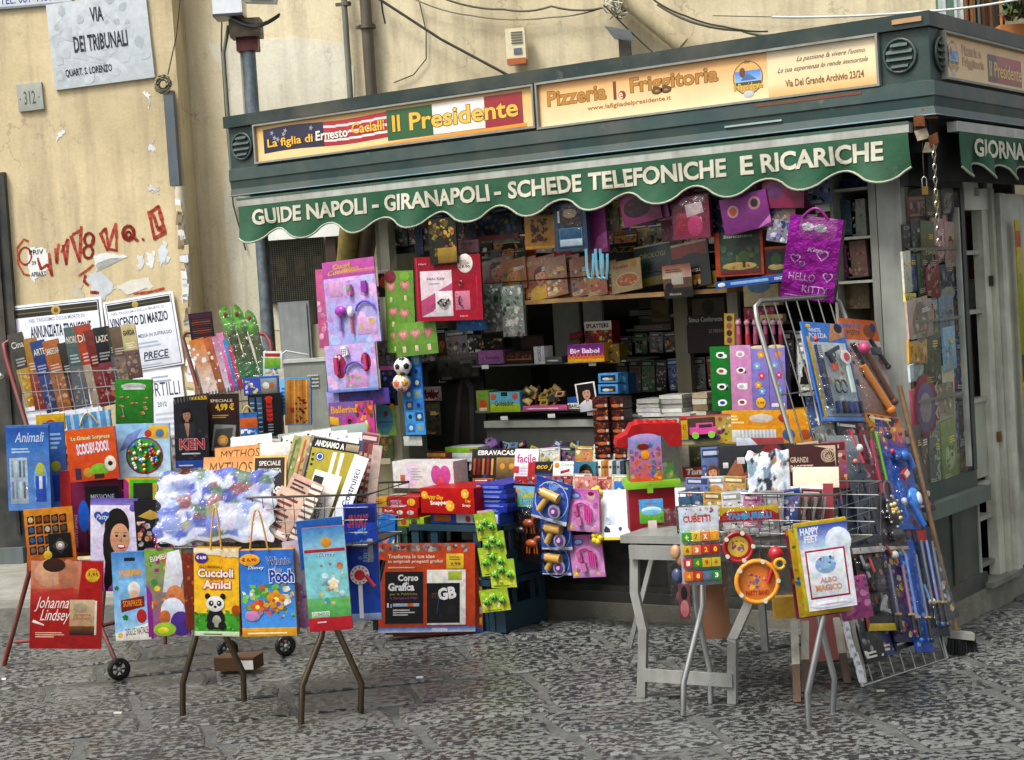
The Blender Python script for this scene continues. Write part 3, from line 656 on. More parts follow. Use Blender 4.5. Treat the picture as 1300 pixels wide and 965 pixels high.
m = M(); wall_box(m, 'V', 330, 490, 340, 2.075, 2.2, .02, 'e8eae4', .1); o = m.build('white_panel', 'matte'); tag(o, 'white panel strip visible through the awning scallops at left', 'panel')
# grey cabinets
c = wp(380, 424, 'V', .12); m = M(); m.box(c, WU, Z, WN, .20, .41, .18, '82898a'); mc = m.build('meter_cabinet', 'paint'); tag(mc, 'upper grey metal meter cabinet tied beside the pole', 'cabinet')
m = M(); m.box(c+WN*.094, WU, Z, WN, .17, .38, .012, '8c9394'); m.build('door', 'paint', mc)
c = wp(398, 510, 'V', .2); m = M(); m.box(c, WU, Z, WN, .27, .52, .3, '8a9088'); m.box(c+Z*.265, WU, Z, WN, .29, .02, .32, 'c2c6c0'); mc = m.build('electric_cabinet', 'paint'); tag(mc, 'lower grey electric cabinet with vent slits behind the wooden game box', 'cabinet')
m = M()
for k in range(4): m.box(c+WN*.155+Z*(.17-k*.022)+WU*.05, WU, Z, WN, .07, .010, .006, 'c4c8c4')
m.build('vent_slit', 'paint', mc)
m = M(); m.box(wp(445, 500, 'V', .15), WU, Z, WN, .5, .9, .05, 'a8a48c'); o = m.build('plinth_wall', 'plaster'); tag(o, 'low pale wall block between the cabinets and the kiosk', 'wall')

# ------------------------------------------------------------------ far balcony, top right
bal = empty('balcony', at(1240, 60, 14), 'distant balcony with green shutters and brown reed screen behind kiosk corner', 'balcony')
def fbox(name, x0, x1, y0, y1, D, th, col, mat='matte', par=bal):
    c = (at(x0, y0, D)+at(x1, y1, D))/2; s_ = D/F; m = M(); m.box(c-DN*th/2, DR, Z, DN, (x1-x0)*s_, (y1-y0)*s_, th, col); return m.build(name, mat, par, origin=c)
m = M(); c = at(1300, 0, 16.5); m.box(c, DR, Z, DN, 3.2, 4, .3, '8a8468'); o = m.build('far_wall', 'plaster'); tag(o, 'shaded distant facade behind the balcony at top right', 'wall')
for k, (a_, b_, cl) in enumerate(((1174, 1182, 'c8c8bc'), (1182, 1192, '567a5e'), (1192, 1200, 'b8c4c0'), (1200, 1208, '6a7f7c'), (1208, 1214, '4f7a5c'), (1214, 1224, 'a8b4b4'))): fbox('shutter', a_, b_, -60, 90, 15.5+.02*(k % 2), .05, cl)
for x_ in (1187, 1200, 1214, 1222): fbox('rail_bar', x_-1.3, x_+1.3, -60, 100, 13.9, .02, 'd2d6d2', 'paint')
for k in range(17): fbox('reed', 1224+k*3.1, 1224+k*3.1+2.1, -60, 110, 14.4+.04*(k % 3), .03, ['6a4226', 'b87a44', '1c1a16', '8a5630', 'c89a62', '2c2a26', '55605c'][k % 7])
pl = fbox('planter', 1272, 1330, 30, 130, 14.0, .4, 'c07c44', 'matte', None); tag(pl, 'orange terracotta coloured planter wall at the top right corner', 'planter')
m = M()
for k in range(420):
    c = at(q.uniform(1272, 1330), q.uniform(-30, 26), 13.9+q.uniform(-.2, .2)); a3 = nrm([q.uniform(-1, 1) for _ in range(3)]); b3 = nrm(np.cross(a3, nrm([q.uniform(-1, 1) for _ in range(3)])))
    s_ = q.uniform(.03, .07); m.add([c-a3*s_, c+b3*s_*.4, c+a3*s_, c-b3*s_*.4], [(0, 1, 2, 3)], q.choice(['3c4a1c', '55642a', '6a3a28', '2c3a16', '74803c']))
o = m.build('balcony_plant', 'foliage'); tag(o, 'leafy balcony plant above the orange planter', 'plant')

# ------------------------------------------------------------------ KIOSK
KG = '1f3a36'; KG2 = '3a504e'
kio = empty('kiosk', (-1.4, .6, 0), 'green newsstand kiosk with orange pizzeria signs and scalloped awning', 'kiosk')
def kb(name, x0, x1, y0, y1, z0, z1, col, mat='paint', par=None):
    m = M(); m.abox(x0, x1, y0, y1, z0, z1, col); return m.build(name, mat, par or kio, origin=((x0+x1)/2, (y0+y1)/2, z0))
XL, XR, YF, YB = -3.78, .2, -.2, 1.7
kb('roof_coping', XL-.015, XR+.015, YF-.025, YB+.015, 2.632, 2.694, '182e2a')
kb('fascia', XL, XR, YF, YB, 2.31, 2.63, KG)
kb('lower_band', XL+.01, XR-.008, YF+.03, YB, 2.262, 2.309, '2f4443')
# sloped bands as profile
m = M(); prof = [(0, 2.412), (.022, 2.404), (.024, 2.345), (.018, 2.338), (.012, 2.30), (.02, 2.268), (.03, 2.262), (.0, 2.258)]
def sweep(m, prof, cols):
    for i in range(len(prof)-1):
        (a, z0), (b, z1) = prof[i], prof[i+1]; cl = cols[i]
        m.add([(XL, YF-a, z0), (XR+a, YF-a, z0), (XR+b, YF-b, z1), (XL, YF-b, z1)], [(0, 3, 2, 1)], cl)
        m.add([(XR+a, YF-a, z0), (XR+a, YB, z0), (XR+b, YB, z1), (XR+b, YF-b, z1)], [(0, 3, 2, 1)], cl)
    n_ = len(prof); m.add([(XL, YF-a, z) for a, z in prof], [tuple(range(n_))], KG)
sweep(m, prof, [KG, '2a4442', '182826', '2a4442', '26403d', '64808a', '182220']); m.build('cornice_band', 'paint', kio)
m = M(); m.box((-.35, YF-.0225, 2.39), (1, 0, 0), nrm((0, 0, 1)), (0, -1, 0), .5, .012, .004, '6a4028'); m.build('rust_scar', 'matte', kio); m = M(); m.box((.12, YF-.029, 2.664), (1, 0, 0), Z, (0, -1, 0), .13, .02, .008, 'b08a64'); m.build('rust_scar', 'matte', kio); m = M(); m.box((-.62, YF-.018, 2.315), (1, 0, 0), nrm((.03, 0, 1)), (0, -1, 0), .28, .008, .008, '9aaaa8')
m.build('rust_scar', 'matte', kio)
kb('ceiling_panel', XL+.05, XR-.05, YF+.08, YB, 2.245, 2.262, '3a3c38', 'matte'); kb('gap_shade_board', XL+.05, XR-.05, YF+.08, YF+.1, 2.12, 2.244, '0b0d0c', 'matte'); kb('gap_shade_board', XR-.07, XR-.05, YF+.1001, YB, 2.0, 2.244, '0b0d0c', 'matte')  # near-black boards stand in for the shade in the gap above the awning rail
# awning
def valance(name, P0, U, N, L_, per, ph, ztop=2.2, zmid=2.033, A=.033, wav=.010):
    n_ = int(L_/.028); m = M(); rows = 7; vs = []; edge = []
    for i in range(n_+1):
        x = L_*i/n_; zb = zmid-A*math.copysign(abs(math.cos(2*math.pi*(x-ph)/per))**.8, math.cos(2*math.pi*(x-ph)/per))
        for j in range(rows+1):
            t_ = j/rows; z = ztop+(zb-ztop)*t_; o_ = wav*t_*t_*(math.cos(2*math.pi*(x-ph)/per+.5)*2+math.sin(x*23)*.8)
            vs.append(P0+U*x+N*(.004+o_)+Z*(z-P0[2]))
        edge.append(vs[-1])
    fs = [(i*(rows+1)+j, i*(rows+1)+j+1, (i+1)*(rows+1)+j+1, (i+1)*(rows+1)+j) for i in range(n_) for j in range(rows)]
    m.add(vs, fs, '065030', 0, True); m.add([v-N*.003 for v in vs], [f[::-1] for f in fs], '0c3a28', 0, True)
    ob = m.build(name, 'cloth', kio); m = M(); m.tube(edge, .0055, 'a3a894', 5); m.build('piping', 'cloth', ob)
    return ob
ax0, ax1 = -3.712, .103
lob = kx(321, 303, -.235)+0.; lob2 = kx(1120, 228, -.235)
aw = valance('awning', V3(ax0, -.235, 2.2), V3(1, 0, 0), V3(0, -1, 0), ax1-ax0, (lob2-lob)/10, lob-ax0)
kb('awning_rail', ax0-.01, ax1+.005, -.24, -.19, 2.2, 2.243, 'b2b6ae'); kb('rail_edge', ax0-.01, ax1+.005, -.243, -.2405, 2.236, 2.246, '2f5f48')
def flat_text(par, txt, P0, U, N, x0, x1, z0, z1, col, m_='cloth', bold=.032, sh=0, res=3, name='lettering', out=None, wave=None):
    k = Card(P0+U*((x0+x1)/2)+Z*((z0+z1)/2-P0[2])+N*.0015, U, Z, N, x1-x0, z1-z0, .0005, col); k.f = []; k.c = []; k.m = []; k.sm = []; k.v = []
    k.t(txt, 0, 0, 1, 1, col, out=out, bold=bold, sh=sh, res=res)
    if wave: k.v = [tuple(np.array(p)+N*wave(np.dot(np.array(p)-P0*(np.abs(U)<.5), U), p[2])) for p in k.v]
    return k.build(name, m_, par, origin=k.C)
def WV(x, z):
    x = x-ax0; per = (lob2-lob)/10; ph = lob-ax0; t_ = (2.2-z)/(2.2-2.033+.033*math.copysign(abs(math.cos(2*math.pi*(x-ph)/per))**.8, math.cos(2*math.pi*(x-ph)/per))); return .010*t_*t_*(math.cos(2*math.pi*(x-ph)/per+.5)*2+math.sin(x*23)*.8)-.001
for txt, p0, p1, py in (('GUIDE NAPOLI', 320, 466, 270), ('-', 472, 480, 262), ('GIRANAPOLI', 487, 621, 255), ('-', 627, 636, 248), ('SCHEDE', 645, 739, 240), ('TELEFONICHE', 747, 923, 228), ('E', 940, 956, 212), ('RICARICHE', 965, 1122, 204)):
    a, b = kx(p0, py, -.242), kx(p1, py, -.242)
    z0, z1 = (2.118, 2.134) if txt == '-' else (2.092, 2.176)
    flat_text(aw, txt, V3(0, -.2425, 0), V3(1, 0, 0), V3(0, -1, 0), a, b, z0, z1, 'cfcab6', wave=WV)
ay0 = Xp(1216, 165, .235)[1]
aw2 = valance('awning', V3(.235, ay0, 2.2), V3(0, 1, 0), V3(1, 0, 0), 1.5, .30, .085, zmid=2.04)
kb('awning_rail', .19, .24, ay0-.005, ay0+1.5, 2.2, 2.243, 'b2b6ae')
a, b = Xp(1237, 195, .242)[1], Xp(1330, 212, .242)[1]
flat_text(aw2, 'GIORNALI', V3(.2425, 0, 0), V3(0, 1, 0), V3(1, 0, 0), a, a+.78, 2.098, 2.178, 'ded9c4')
# billboards
def board(name, P0, U, N, x0, x1, z0, z1, art):
    fr_ = M(); c = P0+U*((x0+x1)/2)+Z*((z0+z1)/2-P0[2]); L_ = x1-x0; H_ = z1-z0
    for s_ in (-1, 1):
        fr_.box(c+Z*s_*H_/2+N*.012, U, Z, N, L_+.012, .010, .03, '8f928a'); fr_.box(c+U*s_*L_/2+N*.0122, U, Z, N, .010, H_-.01, .029, '8f928a')
    f = fr_.build('sign_frame', 'paint', kio, origin=c)
    k = Card(c+N*.006, U, Z, N, L_, H_, .005, 'e9c07c'); art(k); return k.build(name, 'board', f, origin=c)
X1a, X1b = -3.579, -1.775
def u1(px, py=170): return (kx(px, py, -.2)-X1a)/(X1b-X1a)
def art1(c):
    c.g(0, 0, 1, 1, 'e0ac58', 'edcb90'); c.g(0, 0, 1, .2, 'eec890', 'e9bd78')
    a, b, d, e_, f_ = u1(336, 185), u1(493, 165), u1(551, 158), u1(617, 150), u1(665, 145)
    for i in range(10):   # wavy flags
        t0, t1 = i/10, (i+1)/10; w0, w1 = .03*math.sin(t0*7), .03*math.sin(t1*7); x0, x1 = a+(b-a)*t0, a+(b-a)*t1
        c.p([(x0, .22+w0), (x1, .22+w1), (x1, .86+w1), (x0, .86+w0)], '1a1a3a' if i < 5 else 'b01c28')
        if i >= 5:
            for kk in (.34, .52, .70): c.p([(x0, kk+w0), (x1, kk+w1-.02), (x1, kk+.06+w1-.02), (x0, kk+.06+w0)], 'e8dcd8')
    for i in range(9): sx_, sy_ = a+.02+(b-a)*.42*c.rr.random(), .3+.5*c.rr.random(); c.p([(sx_+.009*(1 if k % 2 == 0 else .4)*math.cos(k*.628), sy_+.009*c.asp*(1 if k % 2 == 0 else .4)*math.sin(k*.628)) for k in range(10)], '9a9aa8')
    for x0, x1, cl in ((b, d, '1e5a2c'), (d, e_, 'e4e2dc'), (e_, f_, '9a1424')): c.g(x0, .14, x1, .9, cl, mixc(cl, '000000', .15))
    c.p([(0.02, .0), (.3, .03), (.6, .1), (.97, .14), (.97, .05), (.6, .03), (.3, .0)], 'd98c1c')
    c.t('La figlia di', u1(340), .31, u1(398)-u1(340), .28, 'e8b030', out='20140c', bold=.02)
    c.t('Ernesto', u1(402), .38, u1(443)-u1(402), .25, 'f0e8d8', out='20140c', bold=.02); c.t('Cacialli', u1(448), .43, u1(490)-u1(448), .27, 'e8b030', out='5a1010', bold=.02)
    c.t('Il', u1(500), .34, u1(510)-u1(500), .42, 'e8a824', out='1a2a10', bold=.02); c.t('Presidente', u1(522), .32, u1(661)-u1(522), .44, 'e8b43c', out='5a3a14', bold=.02, res=3)
board('sign_panel', V3(0, -.2, 0), V3(1, 0, 0), V3(0, -1, 0), X1a, X1b, 2.424, 2.624, art1)
X2a, X2b = -1.754, -.022
def u2(px, py=110): return (kx(px, py, -.2)-X2a)/(X2b-X2a)
def logo(c, cx, r):
    a = c.asp; c.e(cx, .5, r, r*a, 'c89a50', 24); c.ring(cx, .5, r, '5a4a30', .05, 24); c.e(cx, .5, r*.9, r*.9*a, 'd8a85c', 24)
    c.g(cx-r*.85, .40, cx+r*.85, .50+.42*r*a, '3a7ad0', '8ab8e8'); c.p([(cx-r*.5, .45), (cx-r*.1, .45+.42*r*a), (cx+.1*r, .45+.36*r*a), (cx+.6*r, .45)], '4a6a9a'); c.e(cx-r*.35, .62, r*.2, r*.3*a, '6a3a2a')
    c.r(cx-r*.85, .36, cx+r*.85, .42, '4a3a20'); c.t('Il Presidente', cx-r*.95, .26, r*1.9, .14, 'e8c040', out='3a1a10'); c.e(cx, .16, r*.35, r*.2*a, 'b8bcc0'); c.t('Dal', cx-r*.15, .8, r*.3, .07, '7a4a20')
def art2(c):
    c.g(0, 0, 1, 1, 'dea860', 'edd4a6'); c.g(0, .5, .7, 1, 'd89a48', 'e8c088'); c.g(.7, .0, 1, .3, 'e8d0a0', 'e0a04c'); c.g(.7, .3, 1, 1, 'e4d2ac', 'e8d0a0')
    c.t('Pizzeria', u2(695), .46, u2(770)-u2(695), .34, 'b07820', out='5a3c10', bold=.02, res=3)
    c.e(u2(790), .5, .012, None, '8a1c18'); c.r(u2(779), .42, u2(783), .82, '7a2a18'); c.t('e', u2(786), .42, .012, .14, 'ecd9b0')
    c.t('Friggitoria', u2(801), .42, u2(913)-u2(801), .42, 'b07820', out='5a3c10', bold=.02, res=3)
    c.t('www.lafigliadelpresidente.it', u2(745), .23, u2(852)-u2(745), .13, '94600f', bold=.015)
    logo(c, u2(951), .043)
    c.t("La passione fa vivere l'uomo.", u2(1012, 80), .67, u2(1100, 70)-u2(1012, 80), .13, '5a5248', sh=.5, bold=0); c.t('La sua esperienza lo rende immortale', u2(988, 90), .48, u2(1103, 75)-u2(988, 90), .13, '5a5248', sh=.5, bold=0)
    c.t('Via Del Grande Archivio 23/24', u2(998, 108), .2, u2(1098, 100)-u2(998, 108), .15, '7a5418', bold=.015)
board('sign_panel', V3(0, -.2, 0), V3(1, 0, 0), V3(0, -1, 0), X2a, X2b, 2.414, 2.626, art2)
s0 = Xp(1194, 60, .2)[1]; s1 = s0+1.7
def art3(c):
    c.g(0, 0, 1, 1, 'dca85c', 'e6c890'); logo(c, .075, .04)
    c.t('Pizzeria e', .14, .6, .14, .22, 'c08a3c', out='7a5a2c'); c.t('Friggitoria', .14, .3, .16, .25, 'c08a3c', out='7a5a2c')
    c.g(.33, .12, .6, .75, '2a1c14', '3a1010'); c.r(.4, .12, .6, .75, 'a01c24'); c.t('Il Presidente', .34, .25, .26, .35, 'e8b43c', out='2a1408')
board('sign_panel', V3(.2, 0, 0), V3(0, 1, 0), V3(1, 0, 0), s0, s1, 2.424, 2.62, art3)
# round vents
def vent(P, U, N):
    m = M(); r_ = .07; m.tube([P+N*.008+r_*(math.cos(t_)*U+math.sin(t_)*Z) for t_ in [i*2*math.pi/20 for i in range(21)]], .007, '384a48', 6, cap=False)
    m.add([P+N*.003+r_*(math.cos(i*.314)*U+math.sin(i*.314)*Z) for i in range(20)], [tuple(range(20))], '24302f')
    v = m.build('vent', 'paint', kio, origin=P)
    for k in range(4):
        z_ = (.045, .016, -.014, -.043)[k]; wd = (.075, .115, .115, .075)[k]; m = M(); m.box(P+Z*z_+N*.012, U, nrm(Z-N*.9), nrm(N+Z*.9), wd, .022, .005, '40544f'); m.build('louver', 'paint', v, origin=P+Z*z_)
vent(V3(kx(308, 183, -.2), -.2, 2.525), V3(1, 0, 0), V3(0, -1, 0)); vent(V3(kx(1143, 70, -.2), -.2, 2.525), V3(1, 0, 0), V3(0, -1, 0))
vy = Xp(1184, 68, .2)[1]; vent(V3(.2, max(vy, -.08), 2.525), V3(0, 1, 0), V3(1, 0, 0))
# broken corner metal, chain and padlock
m = M(); c = Yp(1172, 170, -.2)
for k in range(6): m.box(V3(.17+q.uniform(-.03, .04), -.22+q.uniform(-.02, .02), 2.27-k*.028), nrm([1, q.uniform(-.5, .5), q.uniform(-.4, .4)]), nrm([q.uniform(-.4, .4), 0, 1]), nrm([0, -1, .1]), .05, .045, .008, q.choice(['8a8578', '5a5a50', 'a89a80', '3a3630', '7a4a2c']))
m.build('crumpled_flashing', 'oldmetal', kio)
ch = at(1186, 200, 7.35); m = M()
for k in range(16):
    z_ = 2.12-k*.026; a_ = DR if k % 2 else DN; cc = V3(ch[0], ch[1], z_)
    m.tube([cc+.007*math.cos(t_)*a_+.016*math.sin(t_)*Z for t_ in [i*.785 for i in range(9)]], .0028, 'a8a490', 4, cap=False)
o = m.build('door_chain', 'chrome'); tag(o, 'metal chain hanging from the kiosk corner', 'chain')
m = M(); pd = at(1174, 242, 7.4); m.box(pd, DR, Z, DN, .026, .034, .014, 'b8924a'); m.tube([pd+Z*.016-DR*.009, pd+Z*.05-DR*.009, pd+Z*.06, pd+Z*.05+DR*.009, pd+Z*.016+DR*.009], .003, 'b0b0a8', 5); m.tube([pd+Z*.06, pd+Z*.2], .002, '6a6a60', 4)
o = m.build('padlock', 'chrome'); tag(o, 'brass padlock dangling beside the chain', 'padlock')
# body
WG = 'a7aa98'
kb('post', -.152, -.040, 0, .05, .5, 2.2, '9ba19a')
kb('corner_glass', -.037, -.007, .006, .009, .676, 1.985, 'ffffff', 'glass'); kb('corner_post', -.037, -.001, .003, .012, 1.99, 2.2, '343c38'); kb('corner_post', -.037, -.001, .003, .012, .5, .675, '34463f')
kb('post', -2.945, -2.885, .0, .06, .45, 2.2, 'ccceb0')
kb('left_wall', -2.97, -2.945, .0, 1.4, .1, 2.2, '8c8e78', 'matte')
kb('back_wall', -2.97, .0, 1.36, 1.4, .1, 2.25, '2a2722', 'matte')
kb('floor_slab', -2.97, 0., .1, 1.4, .02, .12, '2c2c28', 'matte')
kb('stone_plinth', -2.98, -.05, .08, 1.42, -.01, .07, '6a6a5e', 'kerb'); kb('side_plinth', -.048, .012, .06, 1.42, -.01, .115, '7f7f70', 'kerb')
kb('base_panel', -2.96, -.05, .16, .19, .075, .60, '0d1412'); kb('base_rail', -2.96, -.05, .13, .16, .08, .15, '141d1a')  # base panel colour darkened to hold the shade under the counter overhang
kb('counter_top', -2.94, -.2, -.02, .42, .62, .66, '5a5c50', 'matte')
kb('upper_counter', -2.5, -.25, .22, .75, .94, .975, '8d9084', 'matte'); kb('counter_front', -2.5, -.25, .24, .262, .66, .939, '3c3e36', 'matte')
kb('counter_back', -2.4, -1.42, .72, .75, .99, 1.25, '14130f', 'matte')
kb('inner_post', kx(858, 450, .5), kx(876, 450, .5), .5, .54, .98, 2.2, '6f6c50'); kb('inner_post', kx(925, 420, .3), kx(938, 420, .3), .3, .33, .98, 1.62, 'a0a298')
kb('wall_panel', kx(705, 410, .9), kx(738, 410, .9), .88, .9, 1.2, 1.7, 'b0b2a4', 'matte'); kb('wall_panel', kx(741, 410, .9), kx(765, 410, .9), .9, .92, 1.2, 1.7, 'c6c8c0', 'matte')
kb('front_tray', kx(560, 600, -.06), kx(790, 600, -.06), -.1, .2, .60, .66, '4a4c44', 'matte')
# wooden magazine shelf
zs = 1.575; yw = .05
kb('wood_shelf', kx(650, 381, yw), kx(925, 365, yw), yw-.02, yw+.3, zs, zs+.022, 'a8824c', 'wood')
m = M(); a, b = kx(612, 340, yw), kx(925, 320, yw); m.tube([(a, yw-.01, zs+.12), (b, yw-.01, zs+.12)], .003, '2a2a28', 4); m.build('shelf_wire', 'oldmetal', kio)
for zz, xa, xb, yy in ((1.262, 605, 800, .25), (1.022, 605, 770, .25)): kb('glass_shelf', kx(xa, 465, yy), kx(xb, 465, yy), yy-.04, yy+.3, zz, zz+.008, '5c6258', 'plastic')
for zz in (1.30, 1.12): kb('dark_shelf', kx(800, 400, .7), kx(1010, 400, .7), .65, 1.1, zz+.1, zz+.112, '6a6c60', 'matte')
# pale strips of shelf behind hanging goods
kb('top_shelf', kx(505, 290, .35), kx(1040, 240, .35), .33, .6, 1.90, 1.915, 'c8ccc0', 'matte')
kb('second_shelf', kx(605, 300, .2), kx(905, 290, .2), .2, .4, 1.76, 1.775, 'bfc3b6', 'matte')
# glazed cabinet, right of the opening
cx0 = kx(1058, 300, .02); kb('cabinet_side', cx0, cx0+.014, .0, .4, 1.0, 2.2, '9a9d90'); kb('cabinet_side', -.19, -.156, .0, .3, 1.0, 2.2, '8c9088')
kb('cabinet_back', cx0, -.156, .38, .4, 1.0, 2.2, '6a6c5c', 'matte')
for py in (238, 300, 356): kb('cabinet_shelf', cx0+.015, -.19, .01, .37, kz(1090, py, .02)-.012, kz(1090, py, .02), 'b4b8a8')
kb('cabinet_lower', cx0, -.156, .36, .379, 1.0, 1.55, 'a8926a', 'matte')
# side of the kiosk: window, ledge, panel, doorway
yw0, yw1 = .0145, .66
kb('window_frame', -.03, .0, yw0, yw1, .60, .675, '34463f'); kb('window_frame', -.03, .002, .62, .665, .676, 1.99, '2a3632'); kb('window_head', -.03, .0, .0145, .66, 1.99, 2.2, '10100e')
kb('window_ledge', -.03, .05, -.03, .69, .53, .60, '5a6a62'); kb('side_panel', -.03, -.005, .05, .64, .12, .529, '283a34'); kb('panel_jamb', -.03, .002, .641, .662, .14, .529, 'a8aca0')
kb('panel_batten', -.004, .004, .30, .34, .19, .52, '23332e'); kb('side_rail', -.03, .012, .05, .70, .115, .19, '26352f')
for z_ in (1.05, 1.40, 1.72): kb('window_shelf', -.1, -.01, .02, .615, z_-.012, z_, '8a8c80')
kb('window_back', -.12, -.11, .02, .99, .6, 2.0, '8a8670', 'matte')
kb('glass_pane', -.006, -.002, yw0+.001, .619, .676, 1.985, 'ffffff', 'glass')
kb('white_upright', -.02, .006, .575, .585, .70, 1.9, 'c6cac2')
dy0, dy1 = Xp(1222, 255, 0.)[1], 1.02
kb('door_header', -.05, .004, .667, 1.06, 1.89, 2.02, 'dcdcd0'); kb('door_latch', .004, .03, .86, .91, 1.99, 2.04, '1a1a18')
kb('door_jamb', -.05, .0, .90, .985, .14, 1.889, 'cfd2c2'); kb('door_jamb', -.02, .02, .99, 1.03, .13, 1.99, 'c2c5b4'); kb('door_leaf', -.01, .04, 1.05, 1.12, .14, 1.97, 'd2d5c6'); kb('door_leaf', -.03, .02, 1.14, 1.8, .14, 1.97, 'c4c8b8')
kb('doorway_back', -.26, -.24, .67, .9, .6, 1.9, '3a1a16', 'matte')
for z_, cl in ((.22, '77796c'), (.44, 'a6a99a'), (.60, 'b0b3a4'), (1.0, 'b0b3a4'), (1.42, 'b0b3a4'), (1.7, 'b0b3a4')): kb('doorway_shelf', -.239, -.02, .668, .899, z_-.02, z_, cl)
kb('threshold', -.06, .05, .665, 1.12, .115, .14, '7a7c70', 'kerb')
kb('white_cupboard', -.2, -.03, .74, .9, .62, .99, 'a8ab9c')
m = M(); m.box((.012, .955, .8), (0, 1, 0), Z, (1, 0, 0), .012, .05, .02, '8a6a3a'); m.build('hinge', 'oldmetal', kio); m = M(); m.box((.012, .955, 1.55), (0, 1, 0), Z, (1, 0, 0), .012, .05, .02, '5a5246'); m.build('hinge', 'oldmetal', kio)
# lit fluorescent tubes inside, behind the hanging goods
for xa, xb in ((kx(560, 285, .2), kx(720, 270, .2)), (kx(790, 265, .2), kx(1030, 245, .2))):
    m = M(); m.tube([(xa, .2, 2.14), (xb, .2, 2.14)], .013, 'ffffff', 8); m.build('lamp_tube', 'lamp_glow', kio)

# ================================================================== FREE-STANDING RACKS AND TABLES
RED = '7a2a26'
def tubes(name, paths, r, col, mat='chrome', parent=None, n=7, org=None):
    for p in paths: m = M(); m.tube(p, r, col, n); o = m.build(name, mat, parent, origin=org)
    return o
# first red trolley rack
r1 = empty('trolley_rack', G(75, 850), 'red tubular trolley rack at far left loaded with guide books and toy packs', 'rack')
A0, A1 = at(5, 436, 8.62), at(40, 560, 8.45); AF = G(5, 845); AK = at(37, 728, 8.35)
tubes('side_frame', [[at(66, 438, 8.62), at(14, 431, 8.62), at(5, 437, 8.6), at(8, 455, 8.58), A1, AK, AF]], .012, RED, 'paint', r1)
B0 = at(148, 425, 8.5); BW = at(150, 846, 7.98)
tubes('side_frame', [[B0, at(152, 520, 8.4), at(128, 795, 8.1), BW]], .011, RED, 'paint', r1)
tubes('cross_bar', [[at(20, 815, 8.42), at(64, 811, 8.3)], [at(128, 795, 8.1), at(207, 775, 8.3)], [at(209, 775, 8.6), at(210, 818, 8.6)]], .010, RED, 'paint', r1)
def wheel(parent, c, r_=.052, ax=None):
    ax = nrm(ax if ax is not None else DN+DR*.5); a_ = nrm(np.cross(Z, ax)); m = M(); n_ = 20
    ring_ = lambda rr, o_: [c+ax*o_+rr*(math.cos(2*math.pi*i/n_)*a_+math.sin(2*math.pi*i/n_)*Z) for i in range(n_)]
    L4 = [ring_(r_*.62, .016), ring_(r_*.93, .018), ring_(r_, .008), ring_(r_, -.008), ring_(r_*.93, -.018), ring_(r_*.62, -.016)]; vs = sum(L4, [])
    m.add(vs, [(j*n_+i, j*n_+(i+1) % n_, (j+1)*n_+(i+1) % n_, (j+1)*n_+i) for j in range(5) for i in range(n_)], '17181a', 0, True)
    t_ = m.build('wheel', 'plastic', parent, origin=c); m = M()
    for k in range(6): d = math.cos(k*1.047)*a_+math.sin(k*1.047)*Z; m.box(c+d*r_*.34, d, np.cross(ax, d), ax, r_*.62, .008, .018, '3a3d40')
    m.ball(c+ax*.012, .012, '8a8e90', 8, 5); m.build('wheel_hub', 'plastic', t_, origin=c); return t_
wheel(r1, G(152, 864, .0)+Z*.053)
m = M(); a, b = at(20, 505, 8.4), at(150, 518, 8.15)
tr = [at(18, 470, 8.35), at(145, 460, 8.2)]
for t_ in range(3): m.tube([at(22+t_*6, 475+t_*24, 8.32), at(150, 470+t_*20, 8.12)], .003, '8a8c88', 4)
for k in range(9): x_ = 25+k*15; m.tube([at(x_, 470, 8.32-k*.02), at(x_+12, 527, 8.25-k*.02)], .002, '8a8c88', 4)
tag(m.build('wire_tray', 'chrome', r1), kind='stuff')
# second red trolley
r2 = empty('trolley_rack', G(300, 830), 'second red trolley rack carrying the green sword toys', 'rack')
tubes('side_frame', [[at(248, 422, 8.7), at(236, 422, 8.7), at(232, 430, 8.7), at(255, 505, 8.6), at(262, 700, 8.3), at(270, 800, 8.05)]], .011, RED, 'paint', r2)
tubes('side_frame', [[at(322, 424, 8.8), at(336, 424, 8.8), at(343, 434, 8.78), at(352, 520, 8.7), at(360, 700, 8.5), at(363, 815, 8.35)]], .011, RED, 'paint', r2)
wheel(r2, G(363, 833)+Z*.05, .05); wheel(r2, G(290, 838)+Z*.05, .05)
m = M()
for t_ in range(3): m.tube([at(250, 470+t_*22, 8.45), at(345, 462+t_*22, 8.5)], .003, '8a8c88', 4)
for k in range(8): m.tube([at(250+k*13, 466, 8.45), at(256+k*13, 520, 8.42)], .002, '8a8c88', 4)
tag(m.build('wire_tray', 'chrome', r2), kind='stuff')
m = M(); c = at(302, 822, 8.0); m.box(V3(c[0], c[1], .045), nrm(DR+DN*.25), nrm(DN-DR*.25), Z, .19, .12, .06, '55381e'); o = m.build('cardboard_box', 'matte'); tag(o, 'flat brown cardboard box on the paving under the panda bag', 'box')
m = M(); m.box(V3(c[0], c[1], .045)+DN*.09+DR*.05, nrm(DR+DN*.25), Z, nrm(DN-DR*.25), .06, .04, .004, 'dcdcd4'); m.build('box_label', 'matte', o)
